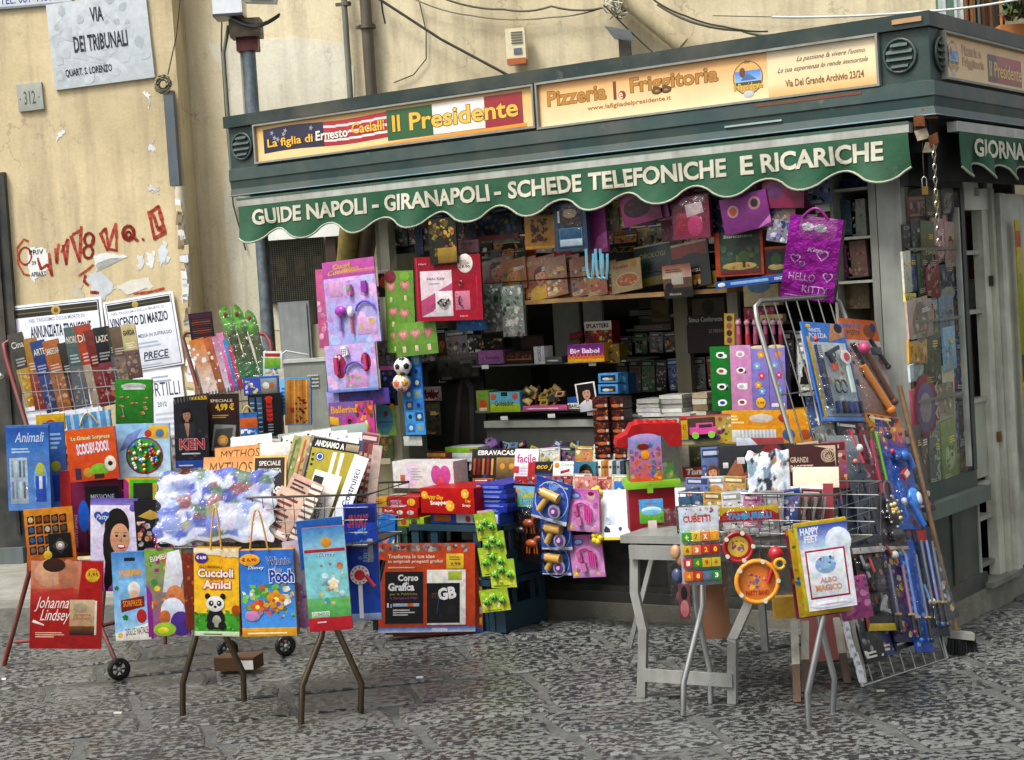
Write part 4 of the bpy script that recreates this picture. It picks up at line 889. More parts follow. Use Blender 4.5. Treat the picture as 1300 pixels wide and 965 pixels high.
# front basket tables
def basket(label, P, hrim, dep_, drop, legs, col, legcol, metal='chrome'):
    """P: rim front-left and front-right points; dep_: depth away from viewer"""
    a, b = P; U = nrm([b[0]-a[0], b[1]-a[1], 0]); N = V3(U[1], -U[0], 0); L_ = np.linalg.norm((b-a)[:2])
    a = V3(a[0], a[1], hrim); bk = -N*dep_
    bt = empty('basket_table', V3(*(a+U*L_/2+bk/2)[:2], 0), label, 'display table')
    rim = [a, a+U*L_, a+U*L_+bk, a+bk, a]; tubes('rim', [rim], .0045, col, 'chrome', bt)
    m = M(); s_ = .03
    nx_ = int(L_/.045)
    for i in range(nx_+1): x = a+U*(L_*i/nx_); m.tube([x, x+U*(L_/2-L_*i/nx_)*.12-N*s_-Z*drop], .0018, col, 4); m.tube([x+bk, x+bk+N*s_-Z*drop], .0018, col, 4)
    for j in (1, 2, 3, 4):
        z_ = drop*j/4; i_ = s_*j/4; m.tube([a+U*i_-N*i_-Z*z_, a+U*(L_-i_)-N*i_-Z*z_, a+U*(L_-i_)+bk+N*i_-Z*z_, a+U*i_+bk+N*i_-Z*z_, a+U*i_-N*i_-Z*z_], .0018, col, 4)
    tag(m.build('wire_sides', 'chrome', bt), kind='stuff')
    m = M(); m.box(a+U*L_/2+bk/2-Z*(drop+.004), U, N, Z, L_-.06, dep_-.06, .006, '5a5c58'); m.build('basket_floor', 'oldmetal', bt)
    for p in legs: tubes('leg', [p], .0125, legcol, metal, bt, 8)
    return bt
bt1 = basket('wire basket table on bronze folding legs heaped with magazines and hung with bags', (at(204, 640, 7.12), at(466, 612, 6.82)), at(335, 632, 6.95)[2], .42, .2,
      [[at(272, 705, 7.2), at(247, 815, 7.18), at(232, 868, 7.18), G(232, 908)], [at(262, 705, 7.35), at(283, 800, 7.36), at(309, 855, 7.37), G(310, 890)],
       [at(430, 690, 6.98), at(408, 808, 6.92), at(384, 870, 6.9), G(382, 920)], [at(415, 690, 7.05), at(428, 800, 7.02), at(459, 868, 7.01), G(458, 905)]], '6f706a', '6f6250')
bt2 = basket('wire basket table on crossed chrome legs holding recipe packs at right', (at(862, 632, 6.72), at(1060, 622, 6.34)), at(960, 628, 6.5)[2], .40, .2,
      [[at(893, 690, 6.75), at(892, 770, 6.7), at(868, 866, 6.66), G(867, 908)], [at(878, 690, 6.8), at(884, 775, 6.82), at(901, 850, 6.83), G(902, 893)],
       [at(1043, 690, 6.42), at(1045, 785, 6.4), at(1025, 880, 6.36), G(1027, 922)], [at(1030, 700, 6.5), at(1041, 790, 6.52), at(1059, 862, 6.54), G(1057, 905)]], '9a9c98', 'c0c2c0')
# white folding table
wt = empty('folding_table', G(872, 888), 'grey white wooden folding table carrying the red toy house', 'table')
WT = '8e908c'
zt = at(800, 680, 7.05)[2]
tp0 = V3(*G(805, 885)[:2], 0); e0, e1 = G(815, 885), G(930, 893); tu = nrm([e1[0]-e0[0], e1[1]-e0[1], 0]); tn = V3(tu[1], -tu[0], 0)
m = M(); c = (e0+e1)/2-tn*.2; m.box(V3(c[0], c[1], zt-.005)+tn*.06, tu, tn, Z, .50, .28, .03, WT); m.build('table_top', 'paint', wt)
m = M(); m.box(V3(*(c+tn*.2)[:2], zt-.055), tu, Z, tn, .42, .055, .018, WT); m.build('apron', 'paint', wt)
def leg_board(name, pts, wd, th):
    m = M()
    for i in range(len(pts)-1):
        a, b = pts[i], pts[i+1]; d = nrm(b-a); s_ = nrm(np.cross(d, tn)); m.box((a+b)/2, s_, d, tn, wd, np.linalg.norm(b-a)+.012, th+.001*i, WT)
    return m.build(name, 'paint', wt)
D1, D2 = 6.97, 6.77
leg_board('leg', [at(806, 688, 7.0), at(806, 752, 7.0), at(817, 800, D1), G(815, 885)], .036, .02)
leg_board('leg', [at(958, 700, 6.85), at(950, 768, 6.8), at(930, 812, D2), G(930, 893)], .036, .02)
leg_board('rear_leg', [at(962, 700, 7.65), G(972, 826)], .03, .02); leg_board('rear_leg', [at(830, 700, 7.5), at(812, 772, 7.5), at(800, 820, 7.6)], .02, .014)
m = M(); a, b = (at(818, 857, D1)+at(930, 864, D2))/2, 0; m.box(a-tn*.0, tu, Z, tn, np.linalg.norm(at(818, 857, D1)-at(930, 864, D2)), .05, .016, WT); m.build('cross_bar', 'paint', wt)
# ladder-like wooden legs and pinkish box behind basket two
st = empty('wooden_stool', G(1025, 880), 'paint-chipped wooden trestle legs behind the chrome basket table', 'trestle')
for k, (x0, y0, d0, x1, y1) in enumerate(((1008, 790, 7.0, 1012, 893), (1022, 790, 7.05, 1022, 880), (1062, 785, 7.1, 1076, 868), (1083, 785, 6.95, 1096, 868))):
    p1 = G(x1, y1); p0 = at(x0, y0, d0+.05); pm = p0*.45+p1*.55; m = M(); d = nrm(p1-p0)
    m.box((p0+pm)/2, DR, d, nrm(np.cross(DR, d)), .03, np.linalg.norm(pm-p0), .02, 'c9c4b4'); m.box((pm+p1)/2, DR, d, nrm(np.cross(DR, d)), .029, np.linalg.norm(pm-p1), .019, '5a4434' if k != 3 else 'd8d8d4'); m.build('leg', 'paint', st)
m = M(); m.box(at(1045, 800, 7.3), nrm(DR+Z*.02), Z, DN, .17, .24, .08, 'b06a68'); o = m.build('storage_box', 'plastic'); tag(o, 'dull pink box standing behind the trestle legs', 'box')
m = M(); m.box(at(945, 770, 7.55), DR, Z, DN, .11, .1, .05, 'c8a84a'); m = M(); c = at(905, 752, 6.95); m.box(c, nrm(DR+Z*.02), Z, DN, .115, .36, .05, '7a5236'); o = m.build('paper_bag', 'matte'); tag(o, 'plain brown paper bag hanging between the crossed chrome legs', 'bag')
m = M(); c = at(1000, 770, 7.35); m.box(c, DR, Z, DN, .12, .09, .05, 'c9a648'); o = m.build('yellow_carton', 'print'); tag(o, 'yellow printed carton low behind the basket table', 'box')
# leaning wire rack (plane R)
P0, RU, RV, RN = FR['R']; RL = np.linalg.norm(at(1109, 385, 7.85)-_t)*1.0; HT = np.dot(_t-P0, RV); RW = .60
rk = empty('wire_rack', (P0+RU*.3), 'tall chrome wire rack leaning on the kiosk post full of toy weapons', 'rack')
def rp(u, v, d=0): return P0+RU*u+RV*v+RN*d
tubes('frame', [[rp(0, 0), rp(0, HT-.08), rp(.012, HT-.025), rp(.06, HT), rp(RW-.06, HT), rp(RW-.01, HT-.03), rp(RW, HT-.1), rp(RW, 0), rp(0, 0)]], .011, 'a8aaa4', 'chrome', rk, 8)
for k in range(1, 8): tubes('rod', [[rp(RW*k/8, .0, -.003), rp(RW*k/8, HT-.003, -.003)]], .0035, 'a0a298', 'chrome', rk, 5)
for v_ in (.35, .8, 1.2): tubes('cross_rod', [[rp(0, v_, -.008), rp(RW, v_, -.008)]], .0035, 'a0a298', 'chrome', rk, 5)
m = M()
for k in range(7): m.box(rp(.0, .04+.035*k, .008)+RU*rnd.uniform(-.01, .01), nrm(RU+RV*rnd.uniform(-.3, .3)), RV, RN, .03, .05, .01, 'e4e6e8')
m.build('paper_wrap', 'matte', rk)
# broom
bp_ = G(1218, 832); bt_ = at(1142, 490, 7.65); br = empty('broom', bp_, 'wooden handled broom leaning on the kiosk side window', 'broom')
hd_ = at(1216, 808, 7.45)
tubes('broom_handle', [[hd_, bt_]], .0115, '8a6844', 'wood', br)
m = M(); c = at(1220, 806, 7.45); m.box(c, nrm(DR*.9-Z*.1+DN*.3), nrm(Z+DR*.1), DN, .10, .03, .05, '8c8c84'); m.build('broom_head', 'wood', br)
m = M(); q = random.Random(9)
for k in range(240):
    u_, v_ = q.uniform(-.055, .055), q.uniform(-.02, .02); a = c+DR*u_+DN*v_-Z*.012; b = a-Z*q.uniform(.07, .085)+DR*u_*.25+DN*(v_*.5); m.tube([a, b], .0018, q.choice(['1a1c1c', '2a2c2a', '101212']), 3, cap=False)
tag(m.build('bristles', 'matte', br), kind='stuff')

# ================================================================== GOODS
PK, PR, VI = 'd86aa8', 'a8326a', '8a7ac8'
# ---- row of guide books, top of first red rack
G1 = 'guide books in the red rack'
def book_art(top, mid, txt=None, tcol='e8e4d8'):
    def f(c):
        c.g(0, 0, 1, 1, mixc(mid, 'ffffff', .1), mixc(mid, '000000', .25)); c.g(0, .52, 1, 1, mixc(top, 'ffffff', .05), mixc(top, '000000', .15))
        c.sc(9, .08, .05, .92, .48, [mixc(mid, 'ffffff', .3), mixc(mid, '000000', .4), mixc(mid, 'd0a060', .4)], .25); c.bars(.15, .56, .85, .68, 3, mixc(top, 'ffffff', .4))
        if txt: c.t(txt, .1, .80, .8, .09, tcol, out=mixc(top, '000000', .6))
    return f
gl = [(19, 425, 42, 514, 19, '57564e', 'c8a020', 'Cina', 'grey topped CINA guide with yellow lower half, first in the red rack'),
      (38, 430, 52, 520, 16, 'b8862a', 'a03c24', None, 'ochre and red guide right after the grey CINA one'),
      (47, 434, 68, 522, 18, '2a4a8e', '38508a', 'ARTE', 'blue guide leaning between the ochre and orange ones'),
      (64, 433, 84, 520, 20, 'b8702a', 'b07038', 'SARDEGNA', 'orange brown guide with a white animal patch'),
      (81, 436, 99, 518, 16, '3a2c22', '5a2c2c', None, 'dark brown guide just right of the orange one'),
      (90, 416, 105, 517, 18, '5c7470', '6a747e', 'NORD', 'grey teal guide standing taller in the middle of the row'),
      (104, 414, 127, 514, 20, 'b84a26', 'b8a894', 'DIA', 'orange and red guide, tall, right of the teal one'),
      (115, 420, 136, 514, 18, '84281c', '8a2a22', None, 'deep red guide half hidden by the tall orange one'),
      (128, 416, 143, 508, 20, '16181c', '8a2430', 'LAZIO', 'black guide with white masthead and red foot'),
      (142, 416, 153, 488, 14, '4a4a42', '5c6264', None, 'thin charcoal guide beside the black one'),
      (148, 416, 160, 492, 18, '7a6450', '8a7a70', None, 'taupe guide before the cream GARDA one'),
      (162, 412, 172, 480, 18, 'd4c898', '7a6258', 'GARDA', 'cream guide printed GARDA, last of the row')]
for k, (a, b, c_, d, wd, tc, mc_, tx, lb) in enumerate(gl):
    strip('guide_book', 'guide book', lb, a, b, c_, d, wd, ('D', 8.42-.012*k), col=mc_, t=.012, mat='wrap', group=G1, art=book_art(tc, mc_, tx, '3a3020' if tx == 'GARDA' else 'e8e4d8'))
# ---- other things of first rack
def fishgreen(c):
    c.g(0, 0, 1, 1, '3a9a2a', '1f6a1a'); c.e(.5, .86, .34, .07, 'cfd4d0'); c.r(.2, .84, .8, .9, 'b8beb8'); c.r(.22, .79, .8, .81, 'e4e8e4')
    for i in range(13): x, y = .12+.76*c.rr.random(), .08+.6*c.rr.random(); c.e(x, y, .05, .022, 'b87848', 8); c.e(x+.03, y+.01, .02, .012, 'd8c8a0', 6)
it('toy_pack', 'toy', 'bright green fish game pack hung right of the guide books', 170, 512, 47, 60, ('D', 8.1), rot=-3, t=.025, col='2f8a24', mat='wrap', art=fishgreen)
def bluepack(c):
    c.g(0, 0, 1, 1, '4a7cc0', '6a98d4'); c.g(0, .72, 1, .97, '2f62b4', '4a86cc'); c.t('Animali', .2, .80, .7, .12, 'c8dcf0', sh=.3, out='1f4a90'); c.bars(.12, .68, .7, .75, 2, 'b8d0e8')
    c.r(.06, .08, .48, .62, 'b4c4d0')
    for i in range(4):
        for j in range(2): c.r(.1+.09*i, .14+.25*j, .15+.09*i, .34+.25*j, ['7f92a2', '90a4b0', 'c8d4dc', '6a7c90'][(i+j) % 4])
    c.e(.78, .36, .16, .2, '8ab8e0'); c.r(.66, .1, .9, .4, '2a5ac0'); c.e(.78, .48, .1, .08, 'c8c84a'); c.r(.74, .25, .82, .4, 'dce8f0')
it('toy_pack', 'toy', 'rear blue blister pack peeking right of the front blue pack', 71, 592, 26, 112, ('D', 8.14), t=.02, col='4a7cc0', mat='wrap', art=lambda c: (c.g(0, 0, 1, 1, '3a6cb4', '5a8ccc'), c.r(.3, .1, .7, .4, '2a56b8'), c.e(.5, .5, .25, .06, 'b8b84a'), c.bars(.1, .7, .9, .9, 4, 'a8c4e0')))
it('toy_pack', 'toy', 'large blue blister pack of small figures at far left', 36, 594, 54, 108, ('D', 8.05), rot=-2, t=.03, col='5a8ac8', mat='wrap', art=bluepack)
blister(.8, .55, .5, .36, .03)
it('handled_bag', 'bag', 'light blue striped bag with thin handles behind the orange bag', 113, 539, 56, 30, ('D', 8.3), rot=4, t=.02, col='6aa8d8', mat='wrap', art=lambda c: [c.r(.1+.2*i, 0, .17+.2*i, 1, 'b8d8ec') for i in range(5)]); handle('e0c070', .3, .7, .5, .5)
it('paper_pack', 'pack', 'yellow pack corner between the blue packs and the orange bag', 64, 536, 36, 20, ('D', 8.35), t=.02, col='dcb428', art=lambda c: c.e(.5, .3, .2, None, 'b8481c'))
def scoob(c):
    c.g(0, 0, 1, 1, 'e06a1c', 'd04c14'); c.t('Le Grandi Sorprese', .1, .77, .8, .10, 'dce8b0', out='1f6a34', bold=.02); c.t('SCOOBY-DOO!', .2, .50, .66, .22, 'e8e8f4', out='4a2a90', bold=.04, rot=4)
    c.e(.38, .16, .1, None, 'c89a30'); c.e(.62, .2, .2, .12, '8ac03a'); c.e(.85, .3, .12, .15, 'e8e4d0'); c.e(.85, .3, .05, None, '2a2a2a'); c.r(.12, .04, .24, .26, '4a3a5a'); c.r(.5, .03, .7, .12, '4a3018')
it('surprise_bag', 'bag', 'orange surprise bag with purple cartoon title lettering', 117, 577, 62, 66, ('D', 8.0), rot=2, t=.03, col='d85a18', mat='wrap', art=scoob)
def fishround(c):
    c.g(0, 0, 1, 1, '9cc8e8', 'd8ecf4'); c.r(.62, .72, .98, .97, 'e8c24a'); c.e(.6, .82, .07, None, 'd04a28'); c.e(.82, .82, .08, None, '6a8ab0'); c.p([(.05, .5), (.2, .8), (.5, .93), (.3, .6)], '8a9ad0')
    c.e(.52, .42, .35, None, '2c6a9a', 22); c.e(.53, .41, .33, None, 'c04838', 22); c.e(.52, .42, .31, None, '4aa848', 22)
def balls(m, k):
    q = random.Random(5)
    for i in range(46):
        a_ = q.random()*6.28; r_ = .29*math.sqrt(q.random()); x, y = .52+r_*math.cos(a_), .42+r_*k.asp*math.sin(a_)
        m.ball(k.P(x, y, .008), .0085, q.choice(['e8e8e0', 'c83828', 'e8c838', '3a6ac0', '60b840', 'e8e8e0']), 7, 4)
it('fishing_game', 'toy', 'fishing game on light blue card with round green pool of balls', 182, 573, 68, 70, ('D', 8.06), rot=-2, t=.02, col='b8d8ec', mat='print', art=fishround); sub('game_balls', 'plastic', balls)
it('paper_pack', 'pack', 'pink red carton edge between purple box and orange stone magazine', 84, 650, 14, 104, ('D', 8.12), rot=-3, t=.03, col='c87028', art=lambda c: (c.g(0, .4, 1, 1, 'b8283c', 'c84a28'), c.bars(.2, .1, .8, .35, 3, 'e8c060')))
def purplebox(c):
    c.g(0, 0, 1, 1, '8a2a5a', '5a1a40'); c.g(.28, 0, 1, .82, '26242e', '3a1c2c'); c.t('MISSIONE', .4, .66, .5, .06, 'd8e0f0'); c.t('SPIDER', .4, .57, .5, .07, '3aa0e0', out='0c1a30')
    c.sc(12, .32, .02, .98, .5, ['a02030', '2a4a9a', 'c83030', '1a1a28', '5a3a8a'], .16); c.t('PRODOTTO UFFICIALE', .10, .06, .7, .035, 'c8a0b8', rot=90)
    c.e(.24, .45, .12, .2, '2a6ac8')
it('toy_box', 'box', 'maroon toy box with dark window and lettered spine', 122, 650, 60, 102, ('D', 8.08), rot=-2, t=.07, col='7a2450', side='9a3a68', mat='print', art=purplebox)
def blackboard(c):
    c.r(0, 0, 1, 1, 'd8a82c'); c.p([(0, 0), (.08, 0), (.08, .8), (0, 1)], 'a83880'); c.r(.1, .02, 1, .92, '5ab82a'); c.r(.15, .05, .95, .78, '33382e'); c.r(.45, .05, .52, .78, 'c8b83a'); c.r(.53, .05, .70, .78, '4a9ab8')
it('toy_board', 'toy', 'toy blackboard with lime green frame above the girl poster bag', 198, 622, 82, 32, ('D', 7.95), rot=-3, t=.03, col='c8a02c', side='8a3a88', mat='wrap', art=blackboard)
it('comic_pack', 'comic', 'dark comic pack with red blue artwork behind the dwarf bag', 192, 668, 40, 66, ('D', 7.9), t=.01, col='221e28', mat='wrap', art=lambda c: (c.sc(16, .05, .05, .95, .6, ['b02828', '2a3a8a', 'd8d0c0', '6a2030', 'c87828'], .15), c.p([(.1, .7), (.5, .82), (.9, .68), (.5, .62)], 'c8a850')))
def girl(c):
    c.g(0, 0, 1, 1, 'ece8f4', 'd0c4e4'); c.g(0, .93, 1, 1, '7a6ac0', '9a8ad0'); c.e(.9, .9, .08, None, '7a6ac0'); c.g(0, 0, 1, .25, 'c8a0d8', '8a4a98')
    H = '1e1614'; c.e(.56, .7, .26, .2, H, 20); c.e(.42, .5, .16, .25, H, 16); c.e(.4, .25, .10, .2, '2a1e1a', 12); c.e(.34, .12, .06, .12, '2a1e1a', 10)
    c.p([(.46, .06), (.86, .06), (.82, .34), (.52, .34)], 'cc9c7c'); c.e(.62, .57, .205, .165, 'd8a888', 22); c.p([(.40, .62), (.46, .75), (.62, .78), (.8, .7), (.72, .86), (.45, .86)], H)
    for x in (.55, .72): c.e(x, .60, .035, .013, '1c1210', 10); c.r(x-.045, .63, x+.045, .637, '2a1a14')
    c.p([(.63, .53), (.67, .53), (.655, .60)], 'b88464'); c.e(.645, .485, .09, .026, 'b84a52', 14); c.e(.645, .489, .07, .013, 'f0e8e4', 12)
    for x in (.52, .58, .70, .77): c.e(x, .38, .028, .055, 'dcb090', 10)
    c.heart(.24, .8, .17, '3a5cb0'); c.t('Patty', .12, .76, .27, .07, 'dce8f8', sh=.3, out='2a3a80')
it('poster_bag', 'bag', 'white and lilac bag with a smiling dark-haired girl', 145, 692, 60, 118, ('D', 7.92), rot=-4, t=.02, col='e0dcec', side='6a5ab0', mat='wrap', art=girl)
def stones(c):
    c.g(0, 0, 1, 1, 'd89428', 'b8601c'); 
    for i in range(5):
        for j in range(4):
            x, y = .06+.165*i, .88-.165*j-.02*i*0; c.p([(x, y-.13), (x+.14, y-.12), (x+.14, y+.02), (x, y)], '2c2118'); c.e(x+.07, y-.055, .055, .05, c.rr.choice(['a85a30', '7a6a58', 'c8b8a0', '3a6a9a', '8a4a28', 'b89a78', '5a4a40']), 7)
    c.r(.46, .18, .92, .58, '15120e'); c.ring(.69, .38, .16, '5a564a', .15, 4); c.e(.69, .38, .09, None, 'a8a498'); c.e(.69, .38, .045, None, 'e4e0d4')
    c.e(.42, .24, .09, None, 'd8b838'); c.t('MINERALI', .08, .06, .3, .05, 'f4e8c8')
it('magazine', 'magazine', 'orange magazine with a gridded tray of stones and black box', 64, 684, 62, 78, ('D', 8.0), rot=1, t=.012, col='c87820', mat='wrap', art=stones)
def johanna(c):
    c.g(0, 0, 1, 1, 'b82420', 'a81c1c'); c.g(0, .62, .7, 1, 'd8a080', 'c87058'); c.e(.25, .86, .2, .16, 'e0b090'); c.e(.52, .84, .14, .18, 'c88868'); c.e(.32, .95, .16, .08, '4a2a1c'); c.g(0, .5, .66, .68, 'c85848', 'b02824')
    c.p([(.62, .3), (1, .3), (1, 1), (.72, 1)], 'b81c1c'); c.p([(0, .5), (.6, .45), (.6, .7), (0, .62)], 'c23c34')
    c.t('Johanna', .06, .42, .48, .17, 'f4ece4', sh=.45, bold=.0, res=3); c.t('Lindsey', .14, .28, .42, .17, 'f4ece4', sh=.45, bold=.0, res=3); c.p([(.03, .3), (.2, .26), (.2, .275), (.05, .33)], 'f4ece4')
    c.bars(.08, .13, .5, .2, 3, 'e8b8a8'); c.e(.86, .84, .10, None, 'e8c43a'); c.t('3,95', .79, .82, .15, .05, 'a02020', bold=.03); c.t('SOLO', .8, .875, .12, .025, 'a02020')
    c.g(.55, .16, .90, .56, 'd8c4a4', 'b88a64'); c.e(.7, .47, .1, .06, 'b8a890'); c.g(.55, .16, .90, .26, '8a5a30', '241c1c'); c.t('Johanna', .6, .36, .24, .05, 'b87850', sh=.4); c.t('Lindsey', .6, .32, .24, .05, 'b87850', sh=.4); c.r(.9, .16, .93, .55, 'e0d8c4')
it('carrier_bag', 'bag', 'glossy red novel bag with white italic lettering low on the left rack', 84, 768, 88, 112, ('D', 7.8, 0, 8), rot=-5.5, t=.03, col='b42220', side='8a1818', mat='wrap', art=johanna)
def spidey(c):
    c.g(0, 0, 1, 1, '6aa8dc', 'a8d0ec'); c.g(0, .86, 1, 1, '4a8ac8', '78b0dc'); c.r(.35, .9, .65, .94, '1a2a3a'); c.t('SPIDERMAN', .2, .72, .6, .08, 'e8b43a', out='8a1c14', bold=.03, rot=3)
    c.p([(.18, .36), (.85, .4), (.85, .7), (.15, .68)], '8cc0e4'); c.e(.58, .58, .17, .09, 'e4e0d8'); c.e(.58, .5, .13, .07, 'dcb8a0'); c.p([(.2, .32), (.85, .38), (.85, .5), (.2, .46)], '8a2418'); c.t('SORPRESE', .26, .38, .52, .07, 'e8a030', rot=3)
    c.e(.75, .27, .14, .08, 'c02828'); c.fl(.3, .26, .08, '2a8a3a', '2a8a3a'); c.fl(.1, .6, .06, '2a8a3a', '2a8a3a'); c.p([(0, 0), (1, 0), (1, .2), (0, .08)], 'e8e8e0'); c.t('DOLCE NATALE', .3, .05, .62, .08, '4a2a1a', rot=5); c.e(.14, .06, .07, .03, 'd8b848')
it('gift_bag', 'bag', 'pale blue Christmas comic bag with a red gold title', 167, 757, 46, 112, ('D', 7.7), rot=-1, t=.04, col='78b4e0', side='4a80b8', mat='wrap', art=spidey); LAST
def dwarf(c):
    c.g(0, 0, 1, 1, '8ab84a', 'a83aa0'); c.sc(18, 0, .2, 1, 1, ['c83a3a', 'e8d04a', '4a9a4a', 'e07a2a', 'a82a8a'], .14); c.p([(.4, .5), (.55, .95), (.85, .98), (.95, .7), (.8, .5)], 'e8ecf4'); c.e(.7, .46, .22, .12, 'd89060'); c.e(.62, .44, .07, .04, 'c87048')
    c.e(.62, .28, .3, .16, 'dce4f0'); c.e(.42, .22, .14, .08, 'c87a40'); c.e(.8, .14, .26, .14, '5a3a9a'); c.e(.4, .08, .28, .08, 'a0c83a'); c.e(.36, .07, .14, .035, 'e8d848'); c.p([(.0, 0), (.1, 0), (.12, .5), (0, .6)], 'a02aa0'); c.t('BIMBI', .15, .85, .4, .06, 'f4f0e0', rot=12)
it('gift_bag', 'bag', 'many-coloured gift bag with a white-bearded hatted figure', 212, 752, 52, 112, ('D', 7.68), rot=-1, t=.04, col='a0b84a', side='8a2a7a', mat='wrap', art=dwarf); handle('b03060', .3, .7, .3)
it('paper_pack', 'pack', 'narrow brown pack hanging between the dwarf bag and the panda bag', 240, 745, 14, 108, ('D', 7.6), t=.03, col='8a3a20', mat='wrap', art=lambda c: c.sc(8, 0, 0, 1, 1, ['a84a28', '5a2818', 'c87838'], .3))
strip('toy_easel', 'easel', 'magenta triangular toy easel end in front of the basket wires', 222, 655, 236, 693, 5, ('D', 7.3), col='b03060', mat='plastic', t=.01)
# ---- KEN and neighbours
def ken(c):
    c.g(0, 0, 1, 1, '2c2c34', '20242c'); c.hd(.38, .78, .14, '1a1614', 'b89078', '2a3038', True); c.p([(.1, .3), (.6, .3), (.62, .66), (.15, .64)], '2e3440'); c.p([(.3, .66), (.46, .66), (.4, .4)], 'a88870'); c.sc(9, .02, .12, .98, .8, ['3a3a40', '4a3a30', '5a5a60', '181c22'], .1); c.t('KEN', .14, .27, .74, .16, 'b8283c', out='e8dcdc', bold=.03); c.bars(.2, .2, .8, .24, 1, 'c8c8d0'); c.g(0, 0, 1, .11, '2a56a8', '2a4a90'); c.bars(.1, .03, .8, .06, 1, 'd8d0a0')
it('magazine', 'magazine', 'dark comic magazine with three big red letters and blue base strip', 243, 551, 43, 86, ('D', 7.95), rot=-2, t=.02, col='262a32', mat='wrap', art=ken)
def m499(c):
    c.g(0, 0, 1, 1, '3a302c', '26221e'); c.r(.02, .55, .98, .93, '45221e'); c.t('4,99 €', .25, .72, .6, .13, 'e8c83a', bold=.04); c.bars(.15, .62, .85, .68, 2, 'c8a848'); c.t('SPECIALE', .1, .87, .7, .045, 'e0d8c8')
    c.p([(.08, .1), (.8, .12), (.9, .5), (.2, .52)], '9a9a94'); c.p([(.15, .16), (.7, .16), (.8, .46), (.25, .44)], '5c5a56'); c.e(.46, .26, .17, None, 'e8a82a'); c.bars(.36, .22, .56, .3, 3, 'f4e8c0')
it('magazine', 'magazine', 'dark 4,99 euro magazine with round yellow sticker beside the red lettered comic', 284, 540, 40, 80, ('D', 8.0), rot=-2, t=.012, col='302824', mat='wrap', art=m499)
m = M(); P_ = [at(222, 510, 7.9), at(306, 492, 7.95)]
for k in range(22): p = P_[0]+(P_[1]-P_[0])*k/21; m.tube([p+Z*.012*math.sin(t_)+DN*.012*math.cos(t_) for t_ in [i*1.05 for i in range(7)]], .0018, '8a8a84', 4, cap=False)
o = m.build('spiral_binding', 'chrome'); tag(o, 'row of metal spiral binding rings above the red lettered comic', 'binding')
it('magazine', 'magazine', 'yellow and black magazine strip just above the red lettered comic', 243, 508, 44, 12, ('D', 8.0), rot=4, t=.01, col='1c1c1a', art=lambda c: c.r(.45, .2, .98, .8, 'd8b82a'))
def pens(c):
    c.g(0, 0, 1, 1, '3a2c3c', '2a2228')
    for i in range(12): c.r(.1, .08+.068*i, .9, .10+.068*i, ['a84a30', 'b8783a', '8a3a4a', '6a2a4a'][i % 4])
    c.r(.05, .84, .95, .96, '5a2a4a')
it('pen_set', 'pens', 'dark card of thin horizontal pens at the top of second rack', 256, 417, 30, 40, ('D', 8.55), rot=3, t=.01, col='32282e', mat='wrap', art=pens)
fl_ = [(249, 432, 268, 500, 18, 'e4dcd4', 'd88a38', 'white and orange feathered brush toy pack at the left of rack two'),
       (262, 430, 280, 498, 13, '9a6a4c', 'c87a4c', 'brownish toy pack between the white brush pack and pink ones'),
       (272, 428, 288, 496, 10, 'd8d4e0', 'c890b0', 'pale lilac striped wand pack, slim'), (279, 424, 298, 496, 8, 'd84a98', 'e8a0c8', 'hot pink slim wand pack'),
       (286, 432, 302, 494, 6, '3a8ac8', '58a8d8', 'thin sky blue wand beside the hot pink one'), (292, 440, 306, 494, 6, 'b83a60', 'c8607a', 'thin crimson wand just left of the green swords')]
for (a, b, c_, d, wd, c1, c2, lb) in fl_: strip('wand_toy', 'toy', lb, a, b, c_, d, wd, ('D', 8.38), col=c1, t=.015, mat='wrap', group='slim toy packs in the second red rack', art=lambda c, c1=c1, c2=c2: (c.g(0, 0, 1, 1, c2, c1), c.sc(7, 0, .1, 1, .9, [c1, c2, 'f0ece8'], .3)))
def sword(a, b, c_, d, wd, label):
    cx, cy = (a+c_)/2, (b+d)/2; c, U, V, N = frame(('D', 8.42), cx, cy)
    p0, p1 = at(c_, d, 8.35), at(a, b, 8.45); ax = nrm(p1-p0); L_ = np.linalg.norm(p1-p0); s_ = nrm(np.cross(ax, DN)); W_ = wd/F*8.4/2
    m = M(); prof = [(0, .8), (.12, .9), (.3, .75), (.45, .7), (.6, .8), (.75, 1.), (.88, .95), (.96, .6), (1, .15)]
    vs = []; cl = []
    for t_, w_ in prof:
        p = p0+ax*L_*t_; g_ = lin('2e6a3a') if t_ < .3 else (lin('4c5a34') if t_ < .62 else lin('5c9a28'))
        vs += [p-s_*W_*w_, p+DN*.018, p+s_*W_*w_]; cl += [g_, tuple(x*1.2 for x in g_), tuple(x*.7 for x in g_)]
    m.add(vs, [(3*i+j, 3*i+j+1, 3*i+j+4, 3*i+j+3) for i in range(len(prof)-1) for j in (0, 1)], cl, 0, False)
    m.add([v-DN*.004 for v in vs], [(3*i, 3*i+3, 3*i+5, 3*i+2) for i in range(len(prof)-1)], '2a5a20')
    o = m.build('toy_sword', 'wrap', origin=p0); tag(o, label, 'toy', 'green toy swords in the second rack')
    m = M(); m.ball(p1-ax*L_*.12+DN*.02, W_*.45, '6a3a24', 8, 5, 0, (1, .5, 1.4)); m.build('hilt', 'plastic', o)
    m = M(); m.add([p0-s_*W_*1.15+DN*.022, p0+s_*W_*1.15+DN*.022, p0+ax*L_*.95+s_*W_*1.1+DN*.024, p0+ax*L_*.95-s_*W_*1.1+DN*.024], [(0, 1, 2, 3)], 'ffffff'); m.build('clear_wrap', 'film', o)
